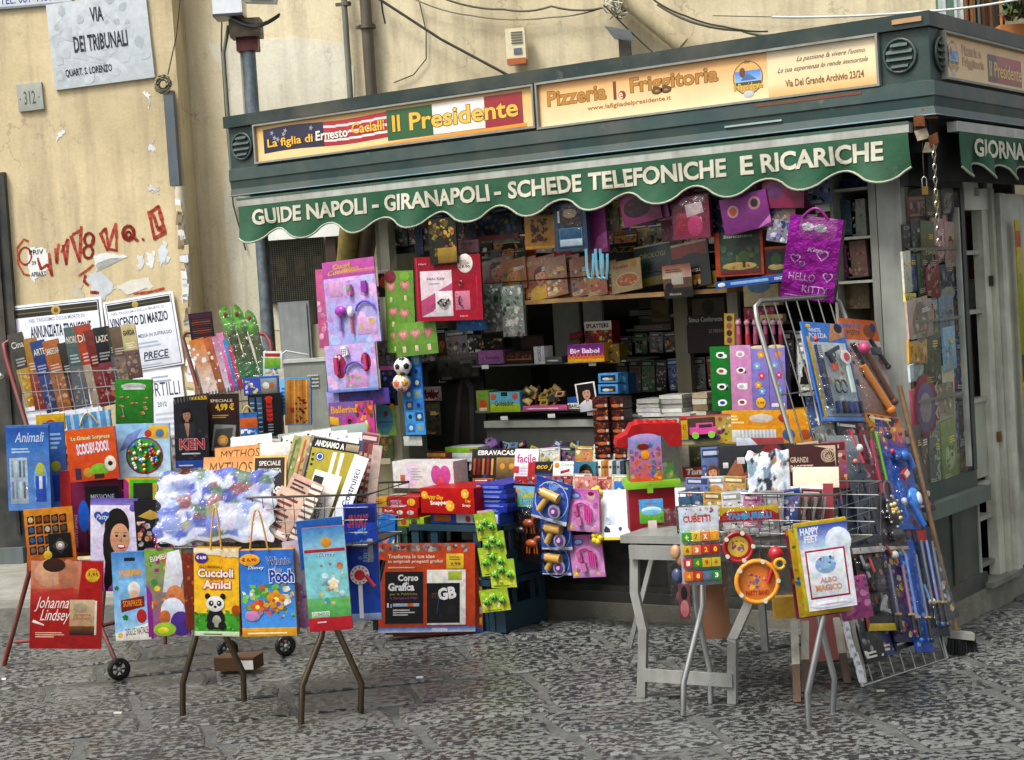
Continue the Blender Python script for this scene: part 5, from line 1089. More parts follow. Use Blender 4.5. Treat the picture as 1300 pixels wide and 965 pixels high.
sword(283, 388, 312, 480, 15, 'leftmost of the green leaf-bladed toy swords'); sword(298, 387, 323, 478, 15, 'tallest green toy sword in the middle of the three')
sword(314, 394, 338, 476, 16, 'rightmost green toy sword with a brown hilt spot')
it('card_pack', 'pack', 'white and green card pack on rack two right of the swords', 346, 462, 24, 32, ('D', 8.2), rot=-4, t=.01, col='e0e4e0', mat='wrap', art=lambda c: (c.r(.1, .78, .9, .92, 'c03a30'), c.g(.08, .3, .92, .74, '9ac84a', '5a9a38'), c.sc(6, .1, .05, .9, .35, ['2a5ab0', 'd8b03a', '6aa8d8'], .15)))
def bluebox(c): c.r(.03, .05, .45, .95, '4a62b8'); c.sc(8, .05, .1, .42, .9, ['c8a0c8', 'd8c84a', '3a4a98', 'e8e8f0'], .09); c.g(.5, .1, .97, .9, '9ab0b8', '8a7a60'); c.e(.65, .5, .1, None, 'e0dcd0'); c.e(.82, .5, .08, None, 'b8783a')
it('toy_box', 'box', 'small blue carton with a photo window on rack two shelf', 331, 490, 44, 23, ('D', 8.15), t=.05, col='3a6ac0', side='2a4a90', art=bluebox)
def shaker(c):
    c.r(0, 0, 1, 1, '0c0d12'); c.g(.04, .05, .2, .93, '3a5a78', '20344a'); c.g(.26, .05, .42, .93, '4a6a88', '203048')
    for i in range(7): c.r(.06, .12+.11*i, .18, .15+.11*i, '9ab4c8'); c.r(.28, .1+.11*i, .4, .13+.11*i, '90aabf')
    c.e(.63, .88, .12, .06, 'd83a20'); 
    for i in range(5): c.r(.54, .36+.1*i, .72, .44+.1*i, 'c8301c'); c.r(.58, .32+.1*i, .68, .36+.1*i, '7a1c14')
    for i in range(4): c.r(.56, .06+.065*i, .72, .09+.065*i, '8a9098')
it('tool_box', 'box', 'black box with a red ribbed cylinder and two blue tubes', 337, 527, 42, 54, ('D', 7.95), t=.05, col='101116', mat='wrap', art=shaker)
def woodgame(c):
    c.r(.03, .02, .97, .97, 'b8823a')
    for i in range(6): c.r(.04+.155*i, .02, .10+.155*i, .97, ['c8944a', 'a8702c', 'd8a458'][i % 3])
    c.sc(12, .4, .05, .85, .6, ['2a1e14', '4a2c18', '1c1814', '7a2a1c'], .1); c.r(.2, .28, .36, .38, 'a02c20')
it('game_box', 'box', 'upright wooden patterned game box with light blue edges', 378, 510, 33, 60, ('D', 7.98), rot=-3, t=.05, col='5aa0d0', side='4a90c8', art=woodgame)
it('game_box', 'box', 'thin pale blue box edge left of the wooden game box', 360, 504, 9, 46, ('D', 8.0), rot=-3, t=.04, col='8ac4e4', art=lambda c: c.bars(.2, .2, .8, .8, 6, '3a7ab8'))
it('surprise_bag', 'bag', 'small blue and orange drawstring bag under the black cylinder box', 316, 541, 22, 34, ('D', 7.85), t=.02, col='3a7ac0', mat='wrap', art=lambda c: (c.g(0, .45, 1, .8, 'd8782a', 'c85a20'), c.sc(6, 0, 0, 1, .4, ['8ac0e0', '2a5aa8', 'e8e8f0'], .2))); handle('b89a4a', .2, .8, .25)
it('paper_sheet', 'paper', 'greenish grey lid sheet lying behind the magazine heap', 410, 556, 112, 24, ('D', 7.75, 30), rot=5, t=.012, col='7a8a80', mat='matte')
# ---- magazine heap on basket one
B1 = 'magazines leaning in the front left basket'
def heap(x, y, w_, h_, D, rot, col, label, art=None, tilt=18, yaw=0, t=.006, name='magazine', cat='magazine', mat='print', group=B1): return it(name, cat, label, x, y, w_, h_, ('D', D, tilt, yaw), rot=rot, t=t, col=col, art=art, mat=mat, group=group)
for i, (x, y, lb) in enumerate(((382, 570, 'first'), (402, 567, 'second'), (422, 568, 'third'), (440, 570, 'fourth'))):
    heap(x, y, 40, 40, 7.5-.03*i, 8-3*i, 'e6e8e4', f'{lb} white comic page sheaf from the left at the back of the heap', lambda c: (c.sc(7, .05, .5, .95, .95, ['2a2e34', 'd8dcd8', '9aa4a0', 'eceeea'], .08), c.ln(.2, .6, .5, .9, .004, '3a3a3a'), c.ln(.6, .6, .8, .92, .004, '3a3a3a')), name='comic_sheaf', cat='comic')
heap(320, 570, 52, 34, 7.42, 3, 'e4e2dc', 'white drawing magazine with black scribbles behind the gold covers', lambda c: [c.ln(.1+.12*i, .7, .2+.12*i, .88, .006, '2a2826') for i in range(6)], name='magazine')
heap(356, 580, 62, 30, 7.38, -8, 'b8b86a', 'olive cover with a blue corner poking out behind the gold one', lambda c: c.p([(0, .5), (.3, .7), (.25, 1), (0, 1)], '3a4aa0'))
def mythos(price):
    def f(c):
        c.g(0, 0, 1, 1, 'e8b868', 'e8dcc0'); c.g(.0, .6, .6, 1, 'd8985a', 'e8b878'); c.t('MYTHOS', .07, .72, .52, .2, '6a4a1c', sh=.15, bold=.0, res=3); c.bars(.15, .6, .55, .66, 1, 'b8a070')
        if price: c.r(.62, .3, .98, .97, '2c1c16'); c.t('SPECIALE', .67, .85, .26, .07, 'e8e0d0'); c.t('PRIMA USCITA', .66, .74, .28, .07, 'e8e0d0'); c.bars(.68, .62, .9, .68, 1, 'a89878'); c.t('2,99€', .64, .36, .3, .18, 'f4f0e8', bold=.04)
        else: c.r(.6, .7, 1, 1, 'e8e4dc')
        c.g(0, 0, .6, .5, 'ece8dc', 'e4e0d4')
    return f
heap(322, 592, 96, 54, 7.32, 2, 'e0b468', 'rear gold cream myth magazine half hidden behind its twin', mythos(False))
heap(310, 622, 106, 84, 7.22, -2, 'e8c888', 'front gold cream myth magazine with 2,99 euro block', mythos(True), tilt=22)
for i, (x, y, cl, lb) in enumerate(((352, 618, 'b85a2c', 'orange magazine edge just right of the price block'), (362, 622, '8a3a24', 'rust magazine edge second right of the price block'))): heap(x, y, 30, 100, 7.32+.02*i, -20, cl, lb)
for i, (x, cl, lb, ac) in enumerate(((376, 'a8a070', 'green and cream plant magazine with upright stems', ['5a7a3a', '8a9a5a', 'd8d0b0', '6a6a40']), (388, 'c0a878', 'tan magazine printed with people stripes beside the plant one', ['b86a3a', '5a3a2a', 'e0d8c4', '8a8a80']), (398, '8a8478', 'grey brown magazine before the olive travel one', ['3a3630', 'c8c4b4', '6a5a4a']))):
    heap(x, 610, 34, 108, 7.24-.02*i, -16, cl, lb, lambda c, ac=ac: (c.sc(22, .02, .02, .98, .98, ac, .17), [c.r(.1+.2*j, .5, .16+.2*j, .95, ac[j % len(ac)]) for j in range(4)]))
def andiamo(c):
    c.g(0, 0, 1, 1, 'b8aa3c', 'a89a34'); c.r(0, .88, 1, 1, '1c1a18'); c.t('ANDIAMO A', .05, .90, .62, .075, 'f0eee8', bold=.04); c.r(.7, .9, .98, .98, 'a89a80'); c.p([(.42, .5), (.50, .5), (.54, .86), (.46, .86)], 'e8e8e0'); c.p([(.58, .5), (.66, .5), (.70, .86), (.62, .86)], 'e8e8e0'); c.e(.2, .78, .09, None, '3a5a9a'); c.ring(.2, .78, .07, 'dfe4ee', .25)
    c.bars(.03, .66, .1, .84, 3, '2a2418'); c.r(.1, .1, .5, .45, 'c8bc5c')
heap(418, 612, 60, 104, 7.14, -13, 'b0a238', 'olive yellow travel magazine with black header and two white stripes', andiamo)
heap(406, 634, 34, 66, 7.06, -20, 'e4e2da', 'white cover with a black and green photo strip before the olive one', lambda c: (c.g(.04, .05, .4, .9, '2a2c24', '4a4a3c'), c.sc(7, .05, .1, .4, .85, ['1a1c18', '6a6e5a', '3a4030'], .12), c.t('BIBLIOTECA', .66, .1, .7, .1, '2a2a2a', rot=90)))
heap(444, 622, 18, 84, 7.02, -22, 'e8ecf0', 'white spine lettered Costruisci leaning to the right', lambda c: c.t('Costruisci', .75, .25, 2.7, .09, '1c2a50', rot=90, bold=.01))
for i, (x, cl, lb) in enumerate(((456, '4a5a7a', 'navy book edge behind the Costruisci spine'), (462, '6a2228', 'wine red book edge right of the navy one'), (468, '8a4a4a', 'dusty red book edge at the right end of the heap'), (474, 'b8a8a0', 'pale pink book edge last on the right of the heap'))): heap(x, 606+i*2, 12, 92, 7.3-.03*i, -9, cl, lb, lambda c: c.bars(.2, .1, .8, .9, 8, 'b8a090'), t=.01, name='book', cat='book')
heap(374, 646, 40, 74, 7.02, -28, 'c8a898', 'beige pink magazine with small building pictures low in the heap', lambda c: (c.sc(14, .05, .05, .95, .95, ['a86a5a', 'e8dccc', '6a4a40', 'c8b8a8'], .12), c.bars(.1, .7, .7, .95, 4, '5a3a34')))
heap(360, 652, 34, 56, 7.0, -28, 'd4b4a4', 'light rose magazine leaning in front of the building picture one', lambda c: (c.bars(.1, .2, .8, .9, 6, '7a4a44'), c.r(.1, .05, .9, .15, 'ece4dc')))
heap(388, 652, 14, 70, 6.98, -25, 'e0dcd0', 'narrow white striped magazine edge at heap centre', lambda c: [c.r(0, .1*i, 1, .1*i+.04, '8a5a50') for i in range(10)])
def shopbag(c):
    c.g(0, 0, 1, 1, 'dfe3ee', 'c8d0e4'); c.sc(34, .03, .03, .88, .97, ['4a5ab0', '8a9ad0', 'b0c0e4', 'a03a48', '5a8a5a', 'e8e8f0', 'c8c8d8', '38489a'], .13); c.e(.34, .6, .12, .18, 'b8c8e8'); c.r(.45, .45, .58, .8, '9a2a30'); c.p([(.55, 0), (.7, .5), (1, .8), (1, .55), (.78, .0)], 'eceef2'); c.e(.1, .15, .05, .07, 'b8a83a'); c.e(.22, .12, .05, .08, '8a6a2a')
def crumpled(label, cx, cy, w_, h_, loc, cols, edge, amp=.03, seed=1, nx=46, ny=30, rot=0, bot=None):
    """crumpled printed plastic bag: a wrinkled sheet closed at the back"""
    c, U, V, N, wm, hm, D = place(cx, cy, w_, h_, loc, rot); q = random.Random(seed); sd = [(q.random(), q.random(), q.choice(cols)) for _ in range(90)]; fr_ = [(q.uniform(-7, 7), q.uniform(-7, 7), q.random()*6) for _ in range(9)]
    vs = []; cl = []
    for j in range(ny+1):
        for i in range(nx+1):
            u, v = i/nx, j/ny; b = (max(0, 16*u*(1-u)*v*(1-v)))**.35; z_ = sum(abs(math.sin(a_*u*1.6+b_*v*1.6+p_)) for a_, b_, p_ in fr_)/9
            du = .018*math.sin(v*11+seed)+.02*math.sin(v*27); dv = .025*math.sin(u*9+seed)+.025*math.sin(u*23)
            vs.append(c+U*wm*(u-.5+du*(abs(u-.5)*2)**2)+V*hm*(v-.5+dv*(abs(v-.5)*2)**2)+N*(b*amp+(z_-.6)*amp*1.3))
            e_ = edge if (u > .9-.12*math.sin(v*5) or v < .05) else min(sd, key=lambda s_: (s_[0]-u)**2*2.6+(s_[1]-v)**2)[2]; cl.append(lin(e_))
    m = M(); m.add(vs, [(j*(nx+1)+i, j*(nx+1)+i+1, (j+1)*(nx+1)+i+1, (j+1)*(nx+1)+i) for j in range(ny) for i in range(nx)], cl, 0, True)
    bk = [c+U*wm*a_+V*hm*b_-N*.03 for a_, b_ in ((-.48, -.48), (.48, -.48), (.48, .48), (-.48, .48))]; m.add(bk, [(3, 2, 1, 0)], edge)
    o = m.build('plastic_bag', 'wrap', origin=c-V*hm/2); tag(o, label, 'bag'); global LAST; LAST = (o, Card(c+N*amp, U, V, N, wm*.96, hm*.9, .001, 'ffffff')); bag(1, .02); return o
crumpled('crumpled white and blue printed plastic bag filling the left of the basket', 274, 642, 148, 88, ('D', 7.0, 24), ['c4c8d8', '4a5ab0', '8a9ad0', 'a8b4d8', 'b8bcd0', '8a4a58', '5a7a6a', 'c8cad8', '38489a', 'b0b8d0', '6a7ac0', '98987a', '7a88b8'], 'd4d6e0', .014, 3, rot=-2)
it('paper_sheet', 'paper', 'magenta lined folded sheet beside the white bag', 344, 650, 26, 40, ('D', 7.05, 20), rot=-30, t=.01, col='a82a50', mat='wrap')
# ---- bags hanging on basket one
def panda(c):
    c.g(0, 0, 1, 1, 'e8b020', 'e8c838'); c.g(0, 0, 1, .26, '5aa83a', '3a8a2a'); c.sc(26, 0, .06, 1, .3, ['4a9a30', '6ab848', '3a7a28'], .08, 5); c.r(0, 0, 1, .055, 'c8d4b8'); c.bars(.2, .015, .8, .04, 1, '4a5a44'); c.p([(0, .94), (1, .9), (1, 1), (0, 1)], 'e8dcc0'); c.ln(0, .95, 1, .9, .002, 'c86a4a'); c.sc(6, .55, .9, 1, 1, ['e0c8a0', 'dcd0b8'], .1)
    c.e(.17, .89, .15, .06, '5a3a90', 18); c.t('€ 6,90', .06, .87, .22, .045, 'f0ecf4', bold=.04); c.t("GLI ORIGINALI", .12, .775, .5, .03, '8a2018'); c.t('Cuccioli', .08, .67, .8, .10, 'e8e0d0', out='a82418', bold=.04, fat=.09); c.t('grandi', .36, .635, .3, .03, 'a82418'); c.t('Amici', .2, .54, .62, .10, 'e8e0d0', out='c83c18', bold=.04, fat=.09)
    K, W_ = '23211f', 'e4e2de'
    c.e(.48, .2, .2, .12, K, 18); c.e(.5, .17, .1, .07, 'a8a49c'); c.e(.36, .12, .09, .05, K); c.e(.62, .12, .09, .05, K)
    for s_ in (-1, 1): c.e(.47+s_*.17, .455, .06, .035, K)
    c.e(.47, .37, .2, .09, W_, 20)
    for s_ in (-1, 1): c.e(.47+s_*.09, .375, .055, .032, K); c.e(.47+s_*.08, .38, .016, .01, 'f0f0f0')
    c.e(.47, .335, .035, .015, K); c.e(.93, .3, .1, .06, 'a85a1c')
it('gift_bag', 'bag', 'yellow bag with a panda cub priced 6,90 on purple', 275, 752, 58, 112, ('D', 6.9, 0, -6), rot=-3.5, t=.05, col='e8b428', side='c8901c', mat='print', art=panda); handle('c8984a', .38, .62, .48)
def pooh(c):
    c.g(0, 0, 1, 1, '3a78c8', '5aa0e0'); c.sc(30, .02, .22, .98, .6, ['4a9a38', '7ac050', 'e8e4d8', 'd85a5a', '3a8a30', 'b8d86a'], .10); c.fl(.65, .42, .17, 'd89a2c'); c.fl(.3, .34, .13, 'd87028'); c.e(.2, .24, .14, .06, 'c890c0'); c.sc(8, .3, .2, .9, .45, ['d8a848', '5a6ac0', 'c8582a'], .08)
    c.p([(0, 0), (1, .0), (1, .1), (0, .1)], 'd8a430'); c.bars(.1, .03, .9, .06, 1, 'f0e4c0'); c.e(.2, .89, .19, .07, 'e8b030', 18); c.t('€ 6,90', .05, .865, .28, .05, 'b02818', bold=.04); c.t('Disney', .16, .77, .3, .05, 'dce8f8', sh=.3)
    c.t('Winnie', .5, .83, .44, .09, '3a4a90', out='d8e4f4', bold=.02); c.t('the', .6, .74, .18, .06, '2a3a80', out='d8e4f4'); c.t('Pooh', .55, .62, .45, .15, '3048a0', out='dce8f8', bold=.04, fat=.09)
it('gift_bag', 'bag', 'blue bag with honey-yellow base priced 6,90 on orange', 340, 753, 70, 110, ('D', 6.88, 0, -6), rot=-1, t=.05, col='4a90d8', side='d0a030', mat='print', art=pooh); handle('c8943a', .22, .55, .48)
it('toy_pack', 'toy', 'lilac clear pack hanging between the blue bag and the turquoise pack', 377, 742, 24, 110, ('D', 6.9), rot=4, t=.02, col='9a88a8', mat='wrap', art=lambda c: (c.g(0, 0, 1, 1, 'c8c0d0', '8a5a88'), c.e(.5, .6, .3, .15, 'b8c0cc'), c.e(.5, .4, .3, .12, '9a7a9a'), c.sc(6, .1, .1, .9, .5, ['b8a0c0', '7a4a78'], .2)))
def mickey(c):
    c.g(0, 0, 1, 1, '88c8dc', '90d0c8'); c.g(0, .8, 1, 1, '4a90c8', '9cc8dc'); c.e(.55, .85, .13, .05, 'd8a03a'); c.r(.02, .76, .98, .79, 'b83038'); c.t('Disney', .35, .70, .4, .05, '2a5aa8', sh=.3, out='e8f0f4')
    c.g(0, 0, 1, .13, 'c02838', 'a81c2c'); c.g(0, .13, 1, .32, '7ac078', '5aa860'); c.r(.08, .14, .5, .19, 'd8e0d8'); c.t('CLUBHOUSE', .1, .145, .38, .035, '3a8a48'); c.sc(10, .3, .25, .9, .65, ['c8e4e8', '5a9ab0', 'e0c86a', 'c85a50'], .12); c.fl(.65, .45, .14, 'e8e0d0'); c.bars(.2, .08, .5, .11, 1, 'e8c8c8')
it('towel_pack', 'pack', 'large blue backing card of the turquoise pack at the basket corner', 408, 690, 58, 62, ('D', 6.86), rot=3, t=.02, col='2a6ab0', mat='wrap')
it('towel_pack', 'pack', 'turquoise pack with blue header and red foot at basket corner', 415, 735, 54, 132, ('D', 6.78), rot=1, t=.03, col='80c4d4', side='b82a38', mat='wrap', art=mickey)
def swat(c):
    c.g(0, 0, 1, 1, '2448b0', '2a60c8'); c.r(.05, .84, .95, .97, '1c2c78'); c.t('SWAT', .12, .8, .62, .11, 'b03a50', out='c8c8e8', bold=.04, sh=.2); c.sc(7, .3, .5, .9, .8, ['3a7ae0', '6aa8e8', '1c3a90'], .2); c.r(.68, .5, .84, .7, 'b8c0c8'); c.r(0, 0, 1, .06, 'a8b8d8'); c.t('SUPER', .7, .5, .3, .05, 'c8d4f0', rot=85)
it('toy_pack', 'toy', 'deep blue police toy pack with white and red paddle', 460, 714, 42, 148, ('D', 6.98), rot=-1, t=.025, col='2850b8', mat='wrap', art=swat)
def paddle(m, k):
    c = k.P(.42, .40, .02); m.tube([c, c+k.N*.006], .038, 'e8e8ea', 18); m.tube([c+k.N*.006, c+k.N*.010], .021, 'c82028', 16); m.box(k.P(.42, .17, .02), k.U, k.V, k.N, .016, .13, .012, 'e4e4e8'); m.tube([k.P(.6, .4, .03), k.P(.85, .3, .03)], .008, 'c03040', 6)
    for i in range(12): m.box(c+k.N*.0085+.031*(math.cos(i*.524)*k.U+math.sin(i*.524)*k.V), k.U, k.V, k.N, .006, .006, .002, 'a83040')
sub('toy_paddle', 'plastic', paddle)
m = M(); a = at(476, 650, 7.3); b = at(477, 800, 7.25)
m.tube([a, b], .012, '15161a', 7); m.tube([at(470, 780, 7.2), at(486, 712, 7.28)], .014, '1b1d22', 7); m.ball(at(474, 778, 7.2), .035, '17191d', 9, 6)
o = m.build('toy_rifle', 'plastic'); tag(o, 'black plastic toy gun hanging right of the police paddle pack', 'toy')
it('toy_pack', 'toy', 'blue and yellow pointed toy pack between black gun and orange magazines', 490, 688, 22, 70, ('K', -.62), rot=-8, t=.02, col='2a7ac0', mat='wrap', art=lambda c: (c.p([(.1, 0), (1, 0), (1, .6)], 'e8c83a'), c.e(.5, .6, .2, None, 'e8e0b0'), c.sc(4, 0, .3, .6, 1, ['4aa8d8', 'e8702a'], .2)))
# ---- orange graphics course set, three copies
def corso(c):
    c.r(0, 0, 1, 1, 'c8501c'); c.sc(26, .0, .9, 1, 1, ['8a8a88', 'c8c4bc', '3a3a3c', '6a6a70', 'a82a24'], .05, 5); c.t('Trasforma le tue idee', .1, .83, .48, .045, 'f0dcc8', bold=.02); c.t('in originali progetti grafici', .1, .77, .56, .045, 'f0dcc8', bold=.02)
    c.bars(.1, .72, .55, .75, 1, 'e8c0a0'); c.r(.7, .71, .88, .88, 'e8c83a'); c.t('2,99', .74, .74, .11, .04, '5a3a10', bold=.03); c.bars(.73, .81, .86, .86, 2, '8a6a20')
    c.r(.07, .10, .46, .68, '17171a'); c.t('Corso', .2, .575, .21, .075, 'e4e4e4', bold=.04); c.t('di', .26, .535, .05, .035, 'e4e4e4'); c.t('Grafica', .1, .465, .27, .09, 'e4e4e4', bold=.04); c.t('per la Pubblicita', .12, .41, .28, .035, '9a9a3a'); c.t('la Stampa e il Web', .12, .365, .28, .035, 'a84a8a'); c.t('1:', .09, .28, .05, .05, 'e4e4e4', bold=.04); c.r(.15, .29, .42, .325, 'b0bcd0'); c.r(.3, .29, .36, .325, 'd8703a'); c.bars(.15, .19, .4, .27, 3, 'c8c8c8')
    c.r(.5, .08, .9, .70, 'e6e4de'); c.r(.50, .10, .84, .55, '151518'); c.r(.72, .58, .86, .68, 'b8c84a'); c.t('GB', .62, .35, .19, .14, 'e8e8e8', bold=.05, rot=8); c.t('m', .55, .38, .07, .06, '6a4a20'); c.ln(.6, .2, .62, .38, .003, '3a7ac0'); c.sc(5, .62, .14, .8, .3, ['2a1c28', '20242c', '281c1c'], .06)
    c.g(0, 0, 1, .06, '3a6ab8', 'b8c4d4'); c.t('DEAGOSTINI', .55, .012, .16, .03, 'e8ecf4')
for i, (dx, lb) in enumerate(((0, 'front'), (9, 'middle'), (17, 'rearmost'))):
    k_ = (544-2+dx*1.1, 746+dx*.3, 122, 112); D_ = 8.52+.035*i
    it('magazine_set', 'magazine', f'{lb} of three orange graphics course sets standing on the paving', *k_, ('D', D_, 6, 10), rot=-4.5, t=.02, col='c8501c', side='b84418', mat='wrap', art=corso if i == 0 else (lambda c: (c.r(.0, 0, 1, 1, 'c04c1c'), [c.r(.965-.0*j, .1+.12*j, .99, .18+.12*j, ['e8c83a', 'e4e0d8', '2a2a2c'][j % 3]) for j in range(7)], c.r(.9, 0, 1, .06, '3a6ab8'))), group='orange graphics course magazine sets')
# ---- crates, boxes by the crates
def crate(x0, x1, y0, y1, z0, z1, label, col='1d3a48'):
    p = G(1, 1)*0; o = empty('plastic_crate', ((x0+x1)/2, (y0+y1)/2, z0), label, 'crate', 'blue plastic crates by the kiosk front')
    h = z1-z0
    for nm, a in (('front_panel', (x0, x1, y0, y0+.012)), ('back_panel', (x0, x1, y1-.012, y1)), ('side_panel', (x0, x0+.012, y0+.0125, y1-.0125)), ('side_panel', (x1-.012, x1, y0+.0125, y1-.0125))):
        m = M(); ax_, bx_, ay_, by_ = a; m.abox(ax_, bx_, ay_, by_, z0, z0+h*.5, col)
        L_ = (bx_-ax_) if nm[0] in 'fb' else (by_-ay_)
        for t_ in (.0, .22, .70, .92):
            if nm[0] in 'fb': m.abox(ax_+L_*t_, ax_+L_*(t_+.08), ay_, by_, z0+h*.5, z1-.03, col)
            else: m.abox(ax_, bx_, ay_+L_*t_, ay_+L_*(t_+.08), z0+h*.5, z1-.03, col)
        e_ = .008; m.abox(ax_-(e_ if nm[0] in 'fb' else e_), bx_+e_, ay_-e_, by_+e_, z1-.03, z1, col)
        for t_ in np.arange(.04, .95, .07):
            if nm[0] == 'f': m.abox(ax_+L_*t_, ax_+L_*t_+.006, ay_-.006, ay_, z0+.01, z0+h*.48, col)
        m.build(nm, 'plastic', o)
    m = M(); m.abox(x0+.0125, x1-.0125, y0+.0125, y1-.0125, z0+.005, z0+.02, '142a36'); m.build('crate_floor', 'plastic', o); return o
xc0, xc1 = kx(524, 700, -.42), kx(636, 700, -.42)
crate(xc0, xc1, -.42, -.06, .26, .52, 'upper dark blue crate under the bright red flowered box'); crate(xc0, xc1, -.42, -.06, .0, .255, 'lower dark blue crate standing on the ground behind orange magazines')
xd = kx(478, 690, -.42); crate(xd, xc0-.03, -.42, -.1, .26, .50, 'left dark crate below the small red game boxes', '1f4038'); crate(xd, xc0-.03, -.42, -.1, .0, .255, 'bottom left crate mostly hidden by the blue toy packs', '1f4038')
def tbox(label, x0, x1, ybot, ytop, y, dep_, z0, h, col, art, name='game_box', side=None, group=None, yaw=0):
    """box: px x range at the front face plane Y=y, real height h, bottom at z0"""
    a, b = kx(x0, ybot, y), kx(x1, ybot, y); c = V3((a+b)/2, y, z0+h/2)
    k = Card(c, V3(1, 0, 0), Z, V3(0, -1, 0), b-a, h, dep_, col, side or mixc(col, '000000', .1)); art(k)
    o = k.build(name, 'print', origin=V3((a+b)/2, y, z0)); tag(o, label, 'box', group); global LAST; LAST = (o, k); return o
z1 = .503
tbox('lime green memory box at the bottom of the small stack', 487, 538, 660, 649, -.40, .25, z1, .048, 'a8c02c', lambda c: (c.t('Tito', .08, .3, .2, .5, 'e8f0d8'), c.e(.5, .5, .07, None, 'c84a3a'), c.e(.76, .5, .08, .3, '5a5a4a')))
tbox('flat red animal box in the middle of the small stack', 485, 530, 648, 638, -.41, .24, z1+.049, .046, 'b8241c', lambda c: (c.t('Puzzle', .08, .5, .25, .3, 'f0e8e0'), c.e(.5, .5, .09, .25, 'd8d0c8'), c.e(.8, .5, .1, .25, 'd8c0c0')))
tbox('small red box on top of the small game stack', 492, 532, 637, 626, -.39, .2, z1+.096, .052, 'b0281c', lambda c: (c.t('MEMORY', .1, .3, .35, .4, 'c8a8d0'), c.e(.75, .5, .13, .35, 'e0b83a'), c.r(.1, .1, .6, .22, 'd0b0c0')))
tbox('thin yellow box tucked left of the small red one', 474, 491, 640, 628, -.36, .2, z1+.096, .04, 'c89a28', lambda c: c.bars(.1, .3, .9, .7, 2, '6a3a1c'))
z2 = .523
tbox('white and blue long box under the bright red flowered box', 547, 634, 662, 648, -.40, .3, z2, .055, '3a5cb0', lambda c: (c.r(.38, .1, .98, .9, 'd4d8e0'), c.e(.55, .45, .04, None, 'b04a4a'), c.e(.65, .45, .03, None, 'c87a5a'), c.r(.05, .2, .3, .8, 'c87838'), c.bars(.7, .3, .95, .6, 2, '6a7aa0')))
for i in range(6):
    zz = z2+.056+i*.0225
    tbox(f"{['lowest','second','third','fourth','fifth','topmost'][i]} flat blue pack in the stack beside the flowered box", 603, 643+[0, 1, -1, 1, 0, -2][i], 640, 620, -.37+.004*(i % 3), .3, zz, .021, ['2a3fa0', '3648b0'][i % 2], lambda c: (c.e(.15, .5, .09, .4, 'c8a82a'), c.bars(.3, .2, .9, .8, 2, '9aa8e0')), name='toy_packet', group='flat blue packs stacked by the red box')
def snapper(c):
    c.g(0, 0, 1, 1, 'c4201c', 'a81414'); c.t('Happy Day', .08, .55, .35, .22, 'e8c83a', bold=.02, sh=.2, rot=-4); c.t('Snapper', .18, .28, .34, .22, 'f0e8e0', bold=.03, rot=2)
    for x, y, r_ in ((.08, .72, .06), (.55, .3, .08), (.84, .78, .07)): c.fl(x, y, r_, 'e8b83a', 'e8e0b0', 8)
    c.t('Day', .84, .42, .1, .14, 'e8c83a'); c.t('Snap', .78, .25, .15, .14, 'f0e8e0')
tbox('bright red snapper toy box with yellow flowers', 535, 603, 650, 620, -.44, .26, z2+.056, .125, 'b81a18', snapper)
def pinkpack(c): c.g(0, 0, 1, 1, 'e0dcdc', 'd4d0cc'); c.e(.72, .5, .09, .36, 'c85aa0'); c.e(.86, .5, .09, .36, 'c85aa0'); c.e(.78, .25, .05, .18, 'd85a5a'); c.sc(5, .05, .1, .5, .9, ['e0c0d0', 'ecd8e4', 'd8c8e0'], .12); c.r(.12, .2, .2, .5, 'c07858'); c.bars(.3, .3, .5, .8, 5, 'b8b4b8')
tbox('pale diary box with pink butterfly print on the left counter', 500, 577, 618, 588, -.25, .12, kz(540, 620, -.25), kz(540, 586, -.25)-kz(540, 620, -.25), 'dcd8d8', pinkpack, name='diary_box')
tbox('small red box marked GEL above the pale diary box', 543, 566, 590, 575, .0, .1, kz(555, 590, 0.), .06, 'a83a4a', lambda c: (c.t('GEL', .2, .2, .6, .4, 'e8c0c8'), c.r(0, .7, 1, 1, 'c8a83a')))
tbox('white tissue-like box with green lid at left counter end', 566, 607, 583, 562, .06, .15, kz(585, 586, .06), .075, 'd4d8d8', lambda c: (c.r(0, .6, 1, 1, '8ab83a'), c.e(.8, .8, .06, .1, 'c84a6a'), c.bars(.1, .1, .9, .4, 2, 'b0b8bc')))
# ---- frog blisters
def frogcard(c): c.g(0, 0, 1, 1, '9ab83a', 'c8cc38'); c.sc(7, .05, .1, .95, .9, ['b8d84a', '7aa82a', 'e0e08a'], .15); c.bars(.1, .04, .9, .12, 1, '5a7a20')
def frogs(m, k):
    q = random.Random(int(k.C[2]*100))
    for i in range(3):
        c = k.P(.25+.28*i, .45+.18*(i % 2), .012); m.ball(c, .014, '68b83a', 8, 5, 0, (1, .6, 1.2)); m.ball(c+Z*.013+k.U*.004, .008, '7ac84a', 6, 4); m.ball(c-Z*.002+k.N*.008, .009, '3a4a3a', 6, 4)
        for s_ in (-1, 1): m.tube([c, c+k.U*s_*.018+Z*.008, c+k.U*s_*.024-Z*.006], .0035, '58a830', 4)
for x, y, w_, h_, r_, lb in ((617, 668, 26, 34, 8, 'top'), (627, 690, 28, 30, 6, 'second'), (626, 712, 34, 36, 8, 'third'), (638, 728, 32, 36, 4, 'fourth'), (628, 762, 36, 28, 8, 'bottom')):
    it('frog_card', 'toy', f'{lb} green frog toy card on the strip hanging over the crate', x, y, w_, h_, ('K', -.47-.002*y/100), rot=r_, t=.004, col='a8bc38', mat='wrap', art=frogcard, group='green frog toy cards'); sub('toy_frog', 'plastic', frogs)
